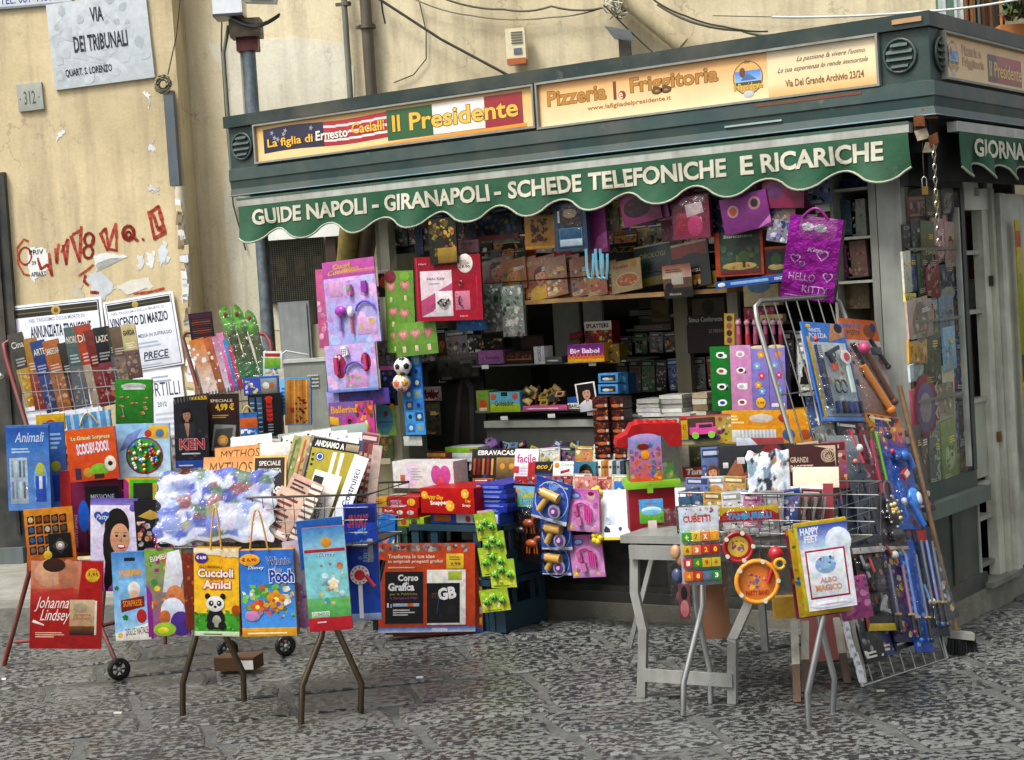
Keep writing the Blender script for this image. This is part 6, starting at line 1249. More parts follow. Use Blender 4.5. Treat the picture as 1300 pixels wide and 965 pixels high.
it('header_card', 'card', 'small pinkish price card above the green frog cards', 616, 654, 20, 12, ('K', -.47), rot=6, t=.004, col='c8a0a0', art=lambda c: c.bars(.1, .2, .9, .8, 3, '7a2a3a'))
# ---- toy packs hanging at the counter front
def horses(c):
    c.g(0, 0, 1, 1, '3a241c', '241a16'); c.r(0, 0, .14, 1, 'a03428'); c.r(0, .02, .2, .12, 'b82028'); c.g(.08, .70, .98, .97, '8ac0e4', '6ab06a'); c.p([(.12, .75), (.12, .95), (.35, .93), (.3, .76)], 'e0a03a'); c.t('Cavallino', .4, .82, .52, .09, 'd8c82a', out='4a6a20', bold=.03); c.t('Turchino', .4, .72, .5, .08, '3a6ac0', out='d8e4f0', bold=.02); c.r(.08, .66, .98, .70, '1c3a6a')
def horse(m, k):
    for (x, y, cl) in ((.42, .4, '1b1816'), (.66, .5, '8a3c1c'), (.72, .24, 'a0481f')):
        c = k.P(x, y, .02); m.ball(c, .03, cl, 9, 6, 0, (1.2, .6, .7), (k.U, k.N, k.V)); n_ = c+k.U*.028+k.V*.03; m.tube([c+k.U*.02, n_], .011, cl, 6); m.ball(n_+k.U*.01, .012, cl, 7, 5, 0, (1.5, .8, .8), (k.U, k.N, k.V))
        for dx in (-.025, -.012, .012, .026): m.tube([c+k.U*dx, c+k.U*dx*1.2-k.V*.05], .0045, cl, 5)
        m.tube([c-k.U*.035, c-k.U*.05-k.V*.03], .005, '1a1210', 5)
it('toy_pack', 'toy', 'bagged brown and black toy horses under a sky blue header', 667, 663, 46, 98, ('K', -.28), rot=-2, t=.03, col='2e201a', side='a83428', mat='wrap', art=horses); sub('toy_horse', 'plastic', horse); bag(.72, .04)
it('toy_pack', 'toy', 'red gold header peeking above the horse and gun packs', 684, 612, 60, 14, ('K', -.2), t=.01, col='b02c20', mat='wrap', art=lambda c: c.sc(16, 0, 0, 1, 1, ['d8b03a', 'e8d8b0', 'c83a28', '4a8ab8'], .07))
it('toy_pack', 'toy', 'yellow edged pack strip hanging just right of the horse bag', 696, 690, 8, 60, ('K', -.24), t=.01, col='c8a82a', mat='wrap')
def gunpack(c): c.g(0, 0, 1, 1, '2a4aa0', '3a6ac0'); c.p([(0, 0), (1, 0), (1, .1), (0, .04)], 'd8dce4'); c.t('Magica', .3, .86, .6, .08, 'c8d0a0', sh=.2); c.sc(7, .1, .5, .9, .9, ['4a7ad0', '1c3280', '6a9ae0'], .2); c.ring(.5, .5, .47, 'b8c8e8', .05, 20)
def hairdryer(m, k):
    cl = 'c89a48'; m.tube([k.P(.25, .68, .022), k.P(.75, .62, .022)], .024, cl, 8); m.ball(k.P(.24, .68, .022), .025, '2a3a7a', 8, 5); m.tube([k.P(.45, .6, .02), k.P(.25, .22, .02)], .016, cl, 7)
    c = k.P(.68, .3, .016); m.tube([c, c+k.N*.008], .034, '8a8a9a', 14); m.tube([c+k.N*.008, c+k.N*.014], .022, '6a2a7a', 12); m.tube([c+k.N*.014, c+k.N*.018], .010, 'c8b0d8', 8)
for x, y, w_, h_, r_, yy, lb in ((706, 713, 36, 34, 0, -.26, 'lowest'), (706, 677, 38, 42, 0, -.30, 'middle'), (700, 636, 44, 52, -14, -.36, 'uppermost and tilted')):
    it('toy_pack', 'toy', f'{lb} blue magic hand toy pack with yellow grip', x, y, w_, h_, ('K', yy), rot=r_, t=.008, col='3054ac', mat='wrap', art=gunpack, group='blue toy packs in a hanging column'); sub('toy_tool', 'plastic', hairdryer); blister(.9, .8, .5, .45, .05)
def phone(c): c.g(0, 0, 1, 1, 'c870b8', 'd8a8d0'); c.g(0, .0, 1, .12, 'c8a0c8', 'b880b8'); c.e(.28, .84, .18, .09, '5a7ac0'); c.e(.28, .84, .12, .05, 'b0c0e8'); c.e(.76, .84, .13, .1, 'e0b8b0'); c.e(.76, .9, .1, .05, '8a2838'); c.e(.5, .45, .42, .3, 'dca0d0'); c.fl(.12, .1, .09, 'd8b84a'); c.fl(.8, .1, .09, 'e0a0c8'); c.sc(7, .05, .12, .95, .7, ['e4b8dc', 'b85aa8', 'd088c8'], .1)
def phone3(m, k):
    m.box(k.P(.33, .5, .015), nrm(k.U+k.V*.15), nrm(k.V-k.U*.15), k.N, .024, .05, .012, 'c03a80'); m.box(k.P(.33, .52, .0225), nrm(k.U+k.V*.15), nrm(k.V-k.U*.15), k.N, .016, .02, .003, '9a6a90'); m.box(k.P(.42, .25, .014), nrm(k.U+k.V*.15), nrm(k.V-k.U*.15), k.N, .026, .04, .012, 'b8689a')
    for i in range(4): m.box(k.P(.6+.06*i, .45-.02*i, .012), k.U, k.V, k.N, .006, .07, .006, 'c83a90')
    m.tube([k.P(.3+.4*i/8, .62+.06*math.sin(math.pi*i/8), .01) for i in range(9)], .004, 'a03080', 5)
it('header_card', 'card', 'pale red and white header card just above the pink phone toys', 744, 614, 28, 18, ('K', -.2), t=.006, col='d89a90', mat='wrap', art=lambda c: (c.sc(8, .05, .05, .95, .95, ['c84a3a', 'ecdcd4', 'd87868'], .15)))
for x, y, r_, yy, lb in ((745, 706, 4, -.28, 'lower'), (740, 648, -2, -.34, 'upper')):
    it('toy_pack', 'toy', f'{lb} pink play phone pack beside the white bordered board', x, y, 40, 54, ('K', yy), rot=r_, t=.008, col='c878b8', mat='wrap', art=phone, group='pink play phone packs'); sub('toy_phone', 'plastic', phone3); blister(.9, .85, .5, .5, .045)
it('hook_card', 'card', 'small blue tag card hooked near the red house roof', 786, 622, 12, 22, ('K', -.2), t=.005, col='4a80c8', art=lambda c: c.e(.5, .5, .2, None, 'e0e8f0'))
# white board with yellow corners
def wboard(c): c.g(0, 0, 1, 1, 'e4e8ec', 'd8dce4'); c.r(0, .0, 1, .06, 'd8bc2a'); c.r(0, 0, .07, 1, 'd8c030'); c.p([(.15, .3), (.22, .3), (.24, .62), (.17, .62)], 'c8d0dc'); c.sc(5, .1, .15, .5, .6, ['3a4a7a', 'c8d4e0', '2a2a30'], .06)
it('drawing_board', 'toy', 'white toy drawing board with knobbly yellow corners behind the folding table', 812, 653, 110, 64, ('K', -.30, 8), rot=2, t=.02, col='e0e4e8', side='d8bc30', mat='plastic', art=wboard)
def knobs(m, k):
    for x, y in ((.03, .05), (.03, .95), (.97, .05)):
        for i in range(5): a_ = i*1.26; m.ball(k.P(x, y, .004)+.018*(math.cos(a_)*k.U+math.sin(a_)*k.V), .017, 'dcc02c', 8, 5)
sub('corner_knob', 'plastic', knobs)

# ================================================================== COUNTER, TRAY OF MAGAZINES
def mag(label, x, y, w_, h_, loc, bg, seed, rot=0, mast=None, mcol='f0ece4', fig=None, pal=None, band=None, group=None, name='magazine', cat='magazine', t=.006, mat='wrap', art=None):
    f = (lambda c: (c.cov(bg, seed, fig, mast, mcol, pal, band), art(c) if art else None))
    return it(name, cat, label, x, y, w_, h_, loc, rot=rot, t=t, col=bg, mat=mat, art=f, group=group)
T1 = 'magazines in the front counter tray'
it('magazine', 'magazine', 'wide home magazine with white masthead in the counter tray', 630, 592, 64, 44, ('K', -.05, 12), t=.006, col='2c2a26', mat='wrap', group=T1, art=lambda c: (c.t('EBRAVACASA', .12, .82, .8, .14, 'e8e6e0', bold=.03), [c.r(.04+.09*i, .25, .08+.09*i, .72, ['b84a28', '8a2a20', 'c87838', 'a03028', 'd89a48'][i % 5]) for i in range(5)], c.g(.5, .1, .95, .75, 'a88848', '3a2c20'), c.e(.62, .5, .05, None, 'd89a3a'), c.e(.8, .5, .05, None, 'd89a3a'), c.e(.28, .2, .04, None, '2a4a9a'), c.r(.04, .02, .46, .16, 'a86a2a')))
it('magazine', 'magazine', 'pink and white craft magazine lettered facile', 668, 592, 30, 44, ('K', -.1, 12), t=.006, col='e0dce0', mat='wrap', group=T1, art=lambda c: (c.t('facile', .1, .6, .8, .25, 'b83a80', bold=.02), c.bars(.1, .1, .9, .5, 5, 'c8b8c8'), c.r(0, .3, .2, .5, 'c03a3a')))
it('magazine', 'magazine', 'red fronted magazine between pink craft and black gold covers', 678, 600, 16, 26, ('K', -.12, 12), t=.006, col='b01c24', mat='wrap', group=T1)
it('magazine', 'magazine', 'black cover with gold swirls above blue in the counter tray', 691, 600, 24, 28, ('K', -.13, 12), t=.006, col='16161a', mat='wrap', group=T1, art=lambda c: (c.t('eco J', .08, .6, .85, .3, 'd8b02a', bold=.02, sh=.3), c.g(0, 0, 1, .45, '2a4a7a', '203a60')))
it('magazine', 'magazine', 'white children magazine with red banner next to the black gold one', 718, 602, 32, 32, ('K', -.14, 12), t=.006, col='dce4e4', mat='wrap', group=T1, art=lambda c: (c.p([(.3, .5), (.65, .6), (.65, .72), (.3, .62)], 'a8283c'), c.t('Cucina', .3, .82, .6, .12, '8aa83a'), c.e(.6, .25, .25, None, 'd8b8a0'), c.e(.15, .85, .1, None, 'd8982a'), c.r(.8, .3, 1, 1, '3a6a9a')))
it('magazine', 'magazine', 'teal and dark magazine with a black-haired face in the tray', 743, 601, 26, 30, ('K', -.1, 12), t=.006, col='3a7a8a', mat='wrap', group=T1, art=lambda c: c.hd(.5, .45, .3, '15110f', 'b0785a', '5a3a2a', True))
for i, (x, cl) in enumerate(((757, 'dcd8cc'), (761, 'e4e0d8'), (766, 'b89a5a'), (770, 'c8743a'), (775, 'd8d4c8'), (780, '4a6a7a'), (785, 'a8b0b4'), (790, '2a4a6a'))):
    it('thin_book', 'book', ['first cream spine right of the teal magazine', 'second cream spine in the tray', 'mustard book spine in the tray', 'orange book spine in the tray', 'ivory book spine after the orange one', 'teal grey book spine', 'silver grey book spine', 'dark navy spine nearest the red house'][i], x, 601, 4.4, 32, ('K', -.08), rot=-3, t=.05, col=cl, art=lambda c: c.r(.2, .7, .8, .8, '5a4a3a'), group='book spines at the right of the tray')
for i, (x, w_, cl, lb) in enumerate(((655, 34, 'c8bcc8', 'pale lilac comic box on the counter ledge'), (685, 26, 'd0b0c4', 'light pink packet beside the lilac one on the ledge'), (712, 30, 'b878a8', 'rose violet packet on the counter ledge'), (738, 26, 'c8a0c0', 'mauve patterned packet at the ledge right end'))):
    it('sticker_box', 'box', lb, x, 581, w_, 12, ('K', .12), t=.05, col=cl, mat='wrap', art=lambda c: (c.sc(8, .05, .1, .95, .9, ['8a4a98', 'e8d8e8', 'c880b8'], .07), c.bars(.1, .3, .6, .6, 1, '8a4a90')))
def packets(label, x, y, w_, n_, cols, yy, seed, h=13):
    """heap of little foil packets"""
    c, U, V, N, wm, hm, D = place(x, y, w_, h, ('K', yy)); q = random.Random(seed); m = M()
    for i in range(n_):
        p = c+U*wm*q.uniform(-.5, .5)+Z*hm*q.uniform(-.4, .45)+N*q.uniform(-.03, .03); a_ = q.uniform(-.6, .6)
        u_ = nrm(U*math.cos(a_)+Z*math.sin(a_)); v_ = nrm(np.cross(N+Z*q.uniform(.1, .7), u_)); m.box(p, u_, v_, np.cross(u_, v_), .05, .032, .006, q.choice(cols)); m.box(p+np.cross(u_, v_)*.0035, u_, v_, np.cross(u_, v_), .028, .016, .001, q.choice(cols))
    o = m.build('sweet_packets', 'wrap', origin=c-Z*hm/2); o['kind'] = 'stuff'; tag(o, label, 'sweets'); return o
packets('loose heap of purple and teal sweet packets on the counter ledge', 675, 569, 110, 34, ['6a2a7a', '8a4a98', '4a8a9a', 'c8a0d0', 'c8b83a', '3a2a4a', '9ab8c8'], .22, 3)
packets('dark violet packets heaped at the left end of the counter ledge', 622, 567, 18, 8, ['3a1c4a', '5a2a7a', '8a6aa0', '1c1424'], .16, 4, 16)
# boxes on the glass shelves
def sbox(label, x0, x1, y0, y1, yy, col, art, name='sweet_box', t=.08, mat='print', **kw): return it(name, 'box', label, (x0+x1)/2, (y0+y1)/2, x1-x0, y1-y0, ('K', yy), t=t, col=col, art=art, mat=mat, **kw)
sbox('small orange green sweet box at the left of the lower shelf', 605, 621, 496, 525, .22, '8a9a4a', lambda c: (c.e(.5, .4, .3, None, 'c85a30'), c.e(.5, .8, .3, .08, '6ab03a'), c.r(.2, .1, .8, .25, 'd8c8b0')))
sbox('cyan and lime sweet display box on the lower glass shelf', 622, 660, 498, 523, .21, '78c0d8', lambda c: (c.g(0, 0, 1, .4, 'b8cc3a', 'a0b82c'), c.t('Goleador', .15, .3, .65, .28, '2a5a1c', out='d8e890', bold=.03), c.e(.12, .78, .1, None, 'd87a3a'), c.e(.85, .78, .1, None, 'd8705a'), c.r(.38, .8, .6, 1, '2a4a20')))
packets('yellow and black sweet packets piled in the pink tray on the lower shelf', 693, 504, 50, 26, ['d8b82a', '2a2418', 'e0cc4a', 'b8962a', '181410', 'd8a878'], .24, 8, 22)
sbox('low pink tray front lettered under the yellow packets', 664, 719, 515, 521, .18, 'c86a98', lambda c: c.bars(.1, .3, .9, .7, 1, 'f0d8e4'))
sbox('pinkish carton half behind the cyan and lime box', 660, 672, 497, 515, .24, '6a6a4a', lambda c: c.sc(5, .1, .1, .9, .9, ['a87a4a', '3a4a3a'], .2))
it('photo_card', 'photo', 'white-bordered portrait photo of a dark-haired person on the lower shelf', 744, 500, 24, 28, ('K', .17), rot=6, t=.003, col='e4e0d8', art=lambda c: (c.r(.07, .05, .93, .95, '15110f'), c.hd(.52, .52, .24, '1a1210', 'c8a084', 'c8c8cc')))
sbox('small blue box with white lettered front strip under the portrait', 721, 757, 504, 519, .2, '2a5a9a', lambda c: (c.r(0, 0, .86, .5, 'dcdcd8'), c.t('BARLE FOX', .05, .1, .7, .3, '1c1c20', bold=.03)))
for i, (y0, y1) in enumerate(((474, 486), (488, 500))): sbox(['upper', 'lower'][i]+' light blue windowed car box at shelf end', 760, 784, y0, y1, .16, '5a98c8', lambda c: (c.r(.12, .2, .88, .8, '2a3440'), c.e(.4, .4, .2, .15, 'c8d0d4'), c.e(.65, .4, .1, .12, 'c89a4a')))
sbox('dark blue speaker-like toy box at the shelf right end', 785, 797, 474, 500, .2, '1c4a6a', lambda c: (c.e(.5, .7, .3, None, '3a7a9a'), c.e(.5, .3, .3, None, '3a7a9a')))
for r_ in range(5):
    for k_ in range(2):
        sbox(f"{['top', 'second', 'third', 'fourth', 'bottom'][r_]} {'left' if k_ == 0 else 'right'} brown red chocolate bar pack in the tower behind the red house", 752+20*k_+r_, 772+20*k_+r_-1, 504+16*r_, 519+16*r_, .05+.02*k_, '3a1612', lambda c: (c.sc(10, .02, .25, .98, .98, ['6a2018', '8a2a1c', 'a8642a', '2a0e0c'], .12), c.e(.5, .25, .3, .15, 'b87048'), c.r(.8, .15, .95, .4, 'c8c0b8')), group='brown red chocolate packs in a tower', mat='wrap')
# upper glass shelf
sbox('black and yellow sweet carton at upper shelf left', 606, 639, 429, 443, .22, '2c2820', lambda c: (c.sc(9, .05, .1, .95, .9, ['b8a02a', '8a8a78', '4a4a20', '6a3a6a'], .1)))
sbox('lilac printed carton below the black yellow one', 607, 639, 445, 462, .2, '9a6a9a', lambda c: (c.t('caramelle', .15, .35, .7, .25, '5a2a5a'), c.sc(6, .05, .05, .95, .95, ['b888b8', '7a4a7a'], .08)))
sbox('dark brown gold carton right of the lilac one', 641, 676, 446, 462, .22, '3a1c14', lambda c: (c.r(.05, .3, .95, .4, 'a8782a'), c.sc(6, .05, .4, .95, .95, ['5a2a1c', '8a5a2a'], .1)))
sbox('dim brown round-topped carton above the gold one', 661, 690, 426, 443, .26, '2e1a14', lambda c: c.e(.5, .5, .4, .4, '4a2a1c'))
sbox('white box with vertical blue lettering on the upper shelf', 678, 691, 440, 462, .18, 'dcdcdc', lambda c: (c.t('VIGORSOL', .7, .12, 1.3, .25, '2a3a7a', rot=90, bold=.02), c.r(.8, .1, .95, .9, 'c8c8d0')))
sbox('low grey price box beside the white vertical one', 693, 713, 453, 461, .18, '5a5c5c', lambda c: c.bars(.1, .3, .9, .7, 1, 'c8ccd0'))
sbox('purple and yellow sweet box, brightest on the upper shelf', 721, 766, 437, 460, .16, 'c8962a', lambda c: (c.g(0, .3, 1, 1, '6a2a8a', 'a8386a'), c.p([(x*.1, .0+.3) for x in range(11)]+[(1, .0), (0, 0)], 'd8a820'), [c.p([(.1*i, .2), (.1*i+.1, .2), (.1*i+.05, .48)], 'd87a20') for i in range(10)], c.t('Big Babol', .08, .42, .8, .35, 'ecdce8', bold=.03)))
sbox('dark yellow carton right of the purple sweet box', 767, 786, 437, 461, .2, '6a5a1c', lambda c: c.sc(10, .05, .05, .95, .95, ['8a2a3a', '3a6a2a', 'b89a2a', '2a1a10'], .15))
sbox('sweets display with spiky red artwork above the purple box', 743, 776, 408, 436, .24, '7a1c28', lambda c: (c.g(0, .6, 1, 1, 'c8c4b8', 'b8b0a8'), c.t('SPLATTERS', .05, .7, .85, .2, '2a1434', bold=.04), c.sc(14, .02, .02, .98, .6, ['a82434', '2a1014', '8ab03a', 'c8a83a', '5a1018'], .14)))
packets('pile of dark red and green gum packets under the display', 735, 430, 22, 8, ['5a1c1c', '3a3a1c', '7a2a2a'], .26, 12, 14)
# central pillars already part of the kiosk; dim stock on the right
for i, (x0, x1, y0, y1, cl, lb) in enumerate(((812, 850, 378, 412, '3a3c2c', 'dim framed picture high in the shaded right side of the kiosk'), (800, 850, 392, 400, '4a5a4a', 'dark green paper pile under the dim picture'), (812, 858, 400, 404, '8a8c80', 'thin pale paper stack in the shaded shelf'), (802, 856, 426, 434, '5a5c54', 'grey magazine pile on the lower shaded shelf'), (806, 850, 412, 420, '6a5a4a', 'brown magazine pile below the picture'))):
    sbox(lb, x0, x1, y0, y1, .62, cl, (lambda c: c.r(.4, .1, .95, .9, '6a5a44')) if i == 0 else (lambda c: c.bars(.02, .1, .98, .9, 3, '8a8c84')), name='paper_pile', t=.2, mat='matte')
tbk = [(879, 919, 376, 400, '4a4a34', 'olive grey box top in shade left of the comic dolls'), (873, 919, 400, 412, '1c1a18', 'SIMUS CONFERENZE'), (873, 919, 413, 450, '2a0e10', 'LE FERRA')]
it('book', 'book', 'olive grey book shaded on the inner shelf', 899, 390, 38, 22, ('K', .35), t=.1, col='4a4836', mat='matte', art=lambda c: c.e(.5, .5, .2, None, '2a2a20'))
it('book', 'book', 'black book with a thin white title on the inner shelf', 896, 406, 44, 12, ('K', .32), t=.1, col='181614', art=lambda c: c.t('Simus Conferenze', .04, .3, .9, .5, 'b8b8a8'))
it('book', 'book', 'dark red large book below the black titled one', 896, 430, 44, 36, ('K', .33), t=.1, col='2c0c10', art=lambda c: c.t('LE FERRA', .6, .7, .38, .12, '9a8a80'))
it('card_strip', 'card', 'upright yellow strip card with small pictures by the doll row', 926, 418, 12, 40, ('K', .08), rot=-3, t=.008, col='c8aa4a', art=lambda c: [c.e(.5, .15+.23*i, .28, None, ['8a4a5a', '5a3a2a', 'b06a6a', '6a4a4a'][i]) for i in range(4)])
it('box_card', 'box', 'beige box with blue oval and barcode above the dolls', 966, 375, 40, 27, ('K', .1), t=.05, col='bfb48a', art=lambda c: (c.e(.45, .95, .33, .35, '7a9ab8'), c.r(.4, .12, .66, .32, 'dcdccc'), [c.r(.42+.02*i, .14, .43+.02*i, .3, '2a2a2a') for i in range(11)]))
it('toy_pack', 'toy', 'crimson printed pack between the beige box and the dolls', 964, 398, 36, 16, ('K', .12), t=.03, col='8a2444', mat='wrap', art=lambda c: c.sc(9, .05, .05, .95, .95, ['b84a6a', '5a1428', 'd8a0b0'], .1))
it('sweet_box', 'box', 'cream capped display lid above the doll pens', 979, 404, 26, 9, ('K', .06), t=.04, col='b8a878')
for i, x in enumerate((938, 949, 959, 972, 982, 991)):
    c, U, V, N, wm, hm, D = place(x, 420, 9, 34, ('K', .06)); m = M(); cl = ['a83a54', 'b8283c', 'a84a6a', '6a1c34', '3a1420', '7a2038'][i]
    m.tube([c-V*hm*.5, c-V*hm*.12], .013, cl, 8); m.tube([c-V*hm*.12, c+V*hm*.18], .010, mixc(cl, 'd87a9a', .5), 8); m.ball(c+V*hm*.3, .015, mixc(cl, 'e8c0d0', .6), 9, 6); m.ball(c+V*hm*.42+U*.008, .006, cl, 6, 4); m.ball(c+V*hm*.42-U*.008, .006, cl, 6, 4)
    o = m.build('figure_pen', 'plastic', origin=c-V*hm/2); tag(o, ['leftmost pinkish figure pen in the row', 'second, redder figure pen', 'third figure pen, rosy', 'fourth figure pen, plum and dim', 'fifth figure pen, nearly black', 'last figure pen beside the violet box'][i], 'pen', 'figure topped pens')
# book stacks behind the puzzle boxes
def pile(label, x, y0, y1, w_, yy, n_, cols, name='book_pile'):
    c, U, V, N, wm, hm, D = place(x, (y0+y1)/2, w_, y1-y0, ('K', yy)); q = random.Random(int(x)); zb = c[2]-hm/2; o = empty(name, V3(c[0], c[1], zb), label, 'books')
    for i in range(n_):
        m = M(); h_ = hm/n_; m.box(V3(c[0]+q.uniform(-.006, .006), c[1]-.07+q.uniform(-.006, .006)+.07, zb+h_*(i+.5)), U, V3(0, 1, 0), Z, wm*q.uniform(.93, 1.02), .14, h_*.9, q.choice(cols)); m.build('book', 'print', o)
pile('stack of white books with a purple one on top, left in the kiosk', 832, 505, 528, 28, .3, 4, ['c8c8c4', 'd8d8d4', '8a5a9a', 'b8b8b0'])
pile('taller stack of grey white books beside the purple topped one', 861, 500, 528, 28, .32, 5, ['c8c8c4', 'b0b0a8', 'd8d8d0'])
pile('low stack of newspapers at the left of the counter stacks', 802, 526, 538, 38, .28, 5, ['b8b8b0', 'a8a8a0', 'c8c8c0'])
pile('stack of grey papers in front of the taller stack', 868, 524, 538, 36, .24, 5, ['b0b0a8', 'c0c0b8'])
pile('brownish book stack just left of the green puzzle box', 897, 497, 528, 18, .3, 4, ['b8a890', 'c8c4b4', '8a7a60'])
# puzzle boxes
def anim(cols):
    def f(c):
        for i in range(4): y = .13+.245*i; c.sc(4, .3, y-.05, .8, y+.05, ['e4e4e0', cols[i % len(cols)], 'dcdcd8'], .2); c.e(.5, y, .22, .05, 'e8e8e4', 10); c.e(.5, y, .13, .03, cols[i % len(cols)], 8)
    return f
it('puzzle_box', 'box', 'tall green box with four white animal stickers', 916, 481, 25, 82, ('K', -.02), rot=-1, t=.03, col='187a30', side='0f5a24', art=anim(['2a4aa0', '2a2a2a', 'a85a2a', '1c5a28']))
it('puzzle_box', 'box', 'tall pink box with little white animals beside the green one', 941, 480, 24, 83, ('K', -.03), rot=-1, t=.03, col='c890b8', side='a870a0', art=anim(['9a3a4a', 'b8b8c0', '6a2a34', 'c8a0b8']))
def flow(c, st=False):
    c.e(.5, 1.0, .5, .03, 'd8cca8', 12)
    for i, (x, y, cl) in enumerate(((.6, .88, 'e0a03a'), (.35, .7, '7ab0e0'), (.6, .55, 'c84a8a'), (.4, .4, 'd8a04a'), (.6, .3, '70a8e0'))): c.fl(x, y, .2, cl)
    if st: c.e(.5, .12, .28, None, 'e0b82a', 16); c.t('5,90', .3, .09, .4, .05, 'a82a1c', bold=.03)
    else: c.r(.1, .04, .9, .1, 'd8d8e0')
it('flower_box', 'box', 'violet flowered box with yellow price sticker', 965, 481, 20, 80, ('K', -.035), rot=-1, t=.05, col='8a80c0', side='7068a8', art=lambda c: flow(c, True))
it('flower_box', 'box', 'violet flowered box without price sticker, rightmost of the tall four', 987, 480, 19, 80, ('K', -.04), rot=-1, t=.05, col='8f84c4', side='7068a8', art=lambda c: flow(c))
def winx(c): c.g(0, 0, 1, 1, 'd8a428', 'c88a20'); c.e(.45, .5, .14, .28, 'c8c4b8', 12); c.e(.7, .5, .06, .28, 'b83a3a'); c.bars(.05, .2, .25, .8, 3, 'e8d8a0'); c.sc(4, .8, .1, 1, .9, ['a86a20', 'e8c86a'], .06)
it('toy_carton', 'box', 'upper yellow orange carton under the tall violet boxes', 972, 531, 102, 20, ('K', -.06), t=.16, col='d09a28', side='c08a24', art=winx)
it('toy_carton', 'box', 'lower yellow orange carton with pale ribbed window', 976, 552, 104, 22, ('K', -.08), t=.16, col='cc9424', side='b88420', art=lambda c: (c.r(.03, .1, .58, .8, 'ccd0d0'), [c.r(.18+.04*i, .1, .2+.04*i, .8, 'b0b4b8') for i in range(10)], c.e(.72, .5, .07, .35, '4a6a9a'), c.e(.9, .5, .06, .3, 'a8582a')))
# pink car, tank
def pinkcar(c): c.g(0, 0, 1, 1, 'b89a60', 'd8c040'); c.r(.13, .2, .68, .96, '5a4a3c'); c.r(0, .25, .12, 1, 'd8b430'); c.r(.0, .9, .12, 1, 'c03028'); c.g(0, 0, .7, .2, '2a4a9a', 'd8c84a'); c.sc(6, .72, .05, 1, .95, ['c83a50', '3a8a3a', '3a3a8a', 'e8e0d0', 'd87a28'], .07); c.e(.72, .2, .05, None, '8a6ac0'); c.t('€3', .03, .55, .07, .2, 'a82a1c')
def car3(m, k):
    b = k.P(.42, .5, .015); m.box(b, k.U, k.V, k.N, .11, .028, .03, 'd8489a'); m.box(b+k.V*.02+k.U*.008, k.U, k.V, k.N, .07, .022, .026, 'd8509c'); m.box(b+k.V*.02+k.U*.01+k.N*.014, k.U, k.V, k.N, .055, .014, .002, '3a2a30')
    for s_ in (-1, 1): c = b+k.U*s_*.034-k.V*.018+k.N*.008; m.tube([c, c+k.N*.012], .015, '88c84a', 12)
it('toy_car_box', 'box', 'windowed box holding a pink toy jeep with green wheels', 897, 546, 64, 35, ('D', 7.5), t=.08, col='c8a844', side='a83a5a', art=pinkcar); sub('toy_car', 'plastic', car3)
it('toy_tank_box', 'box', 'windowed Tank box directly below the pink jeep box', 891, 585, 50, 41, ('D', 7.45), t=.08, col='6a6a5a', art=lambda c: (c.g(.2, .3, 1, .95, '4a4c38', '2c2e22'), c.sc(8, .25, .4, .95, .8, ['5a6a3a', '3a4228', '7a7a5a'], .1), c.g(0, 0, 1, .32, 'a83420', 'c85a2a'), c.t('Tank', .08, .08, .55, .2, 'ece8e4', out='3a1010', bold=.05, sh=.2), c.r(0, .34, .18, 1, 'b8b4a4')))
# red toy house
hs = at(828, 640, 7.3); D_ = 7.25; sc_ = D_/F
th = empty('toy_house', at(828, 675, D_), 'red roofed toy block house bucket on the folding table', 'toy')
def hb(name, x0, x1, y0, y1, d, col, mat='plastic', dz=0, art=None, par=None):
    c = (at(x0, y0, D_+dz)+at(x1, y1, D_+dz))/2; k = Card(c, DR, Z, DN, (x1-x0)*sc_, (y1-y0)*sc_, d, col, col)
    if art: art(k)
    k.C = c; return k.build(name, mat, par or th, origin=c)
hb('base', 799, 858, 620, 675, .17, '8a1420'); hb('rim', 794, 864, 611, 620, .22, '8ac82c', dz=-.02); hb('tub', 792, 860, 566, 611, .19, '9aa4a0', 'film')
hb('block_heap', 798, 856, 588, 611, .15, '5a8a4a', art=lambda c: c.sc(20, .02, .02, .98, .98, ['b8c84a', '4a8ab8', 'c86a4a', '6aa84a', '8a7ac0'], .1), dz=.02)
def roofm():
    m = M(); pts = [(782, 568), (784, 558), (796, 552), (802, 541), (812, 538), (860, 537), (865, 540), (866, 566), (850, 567), (846, 560), (838, 552), (820, 552), (808, 558), (802, 568)]
    f_ = [at(a, b, D_-.05) for a, b in pts]; bk_ = [p-DN*.2 for p in f_]; n_ = len(pts)
    m.add(f_+bk_, [(i, (i+1) % n_, n_+(i+1) % n_, n_+i) for i in range(n_)], 'b81c20')
    ctr = [(0, 1, 2, 13), (2, 3, 12, 13), (3, 4, 11, 12), (4, 5, 10, 11), (5, 9, 10), (5, 6, 8, 9), (6, 7, 8)]
    m.add(f_, ctr, 'c42024'); m.add(f_, [c_[::-1] for c_ in ctr], 'c42024')
    for i in range(5): c = at(808+i*12, 535, D_+.04); m.tube([c-Z*.006, c+Z*.008], .011, 'c83034', 8)
    return m.build('roof', 'plastic', th)
roofm()
o = hb('picture_panel', 799, 840, 555, 611, .006, 'c86a2a', 'print', dz=-.13, art=lambda c: (c.g(0, 0, 1, 1, '8a9ad8', 'd8602a'), c.e(.5, .97, .45, .1, 'b8a8d8'), c.sc(26, .03, .02, .97, .85, ['c82828', 'e0b028', '2a7ac8', '4aa838', 'e87820', '7a3ab0'], .12), c.e(.5, .6, .14, None, 'e8a020'), c.e(.45, .78, .18, .07, '8a2a1c')))
hb('latch', 822, 829, 616, 626, .02, 'a0d838', dz=-.1)
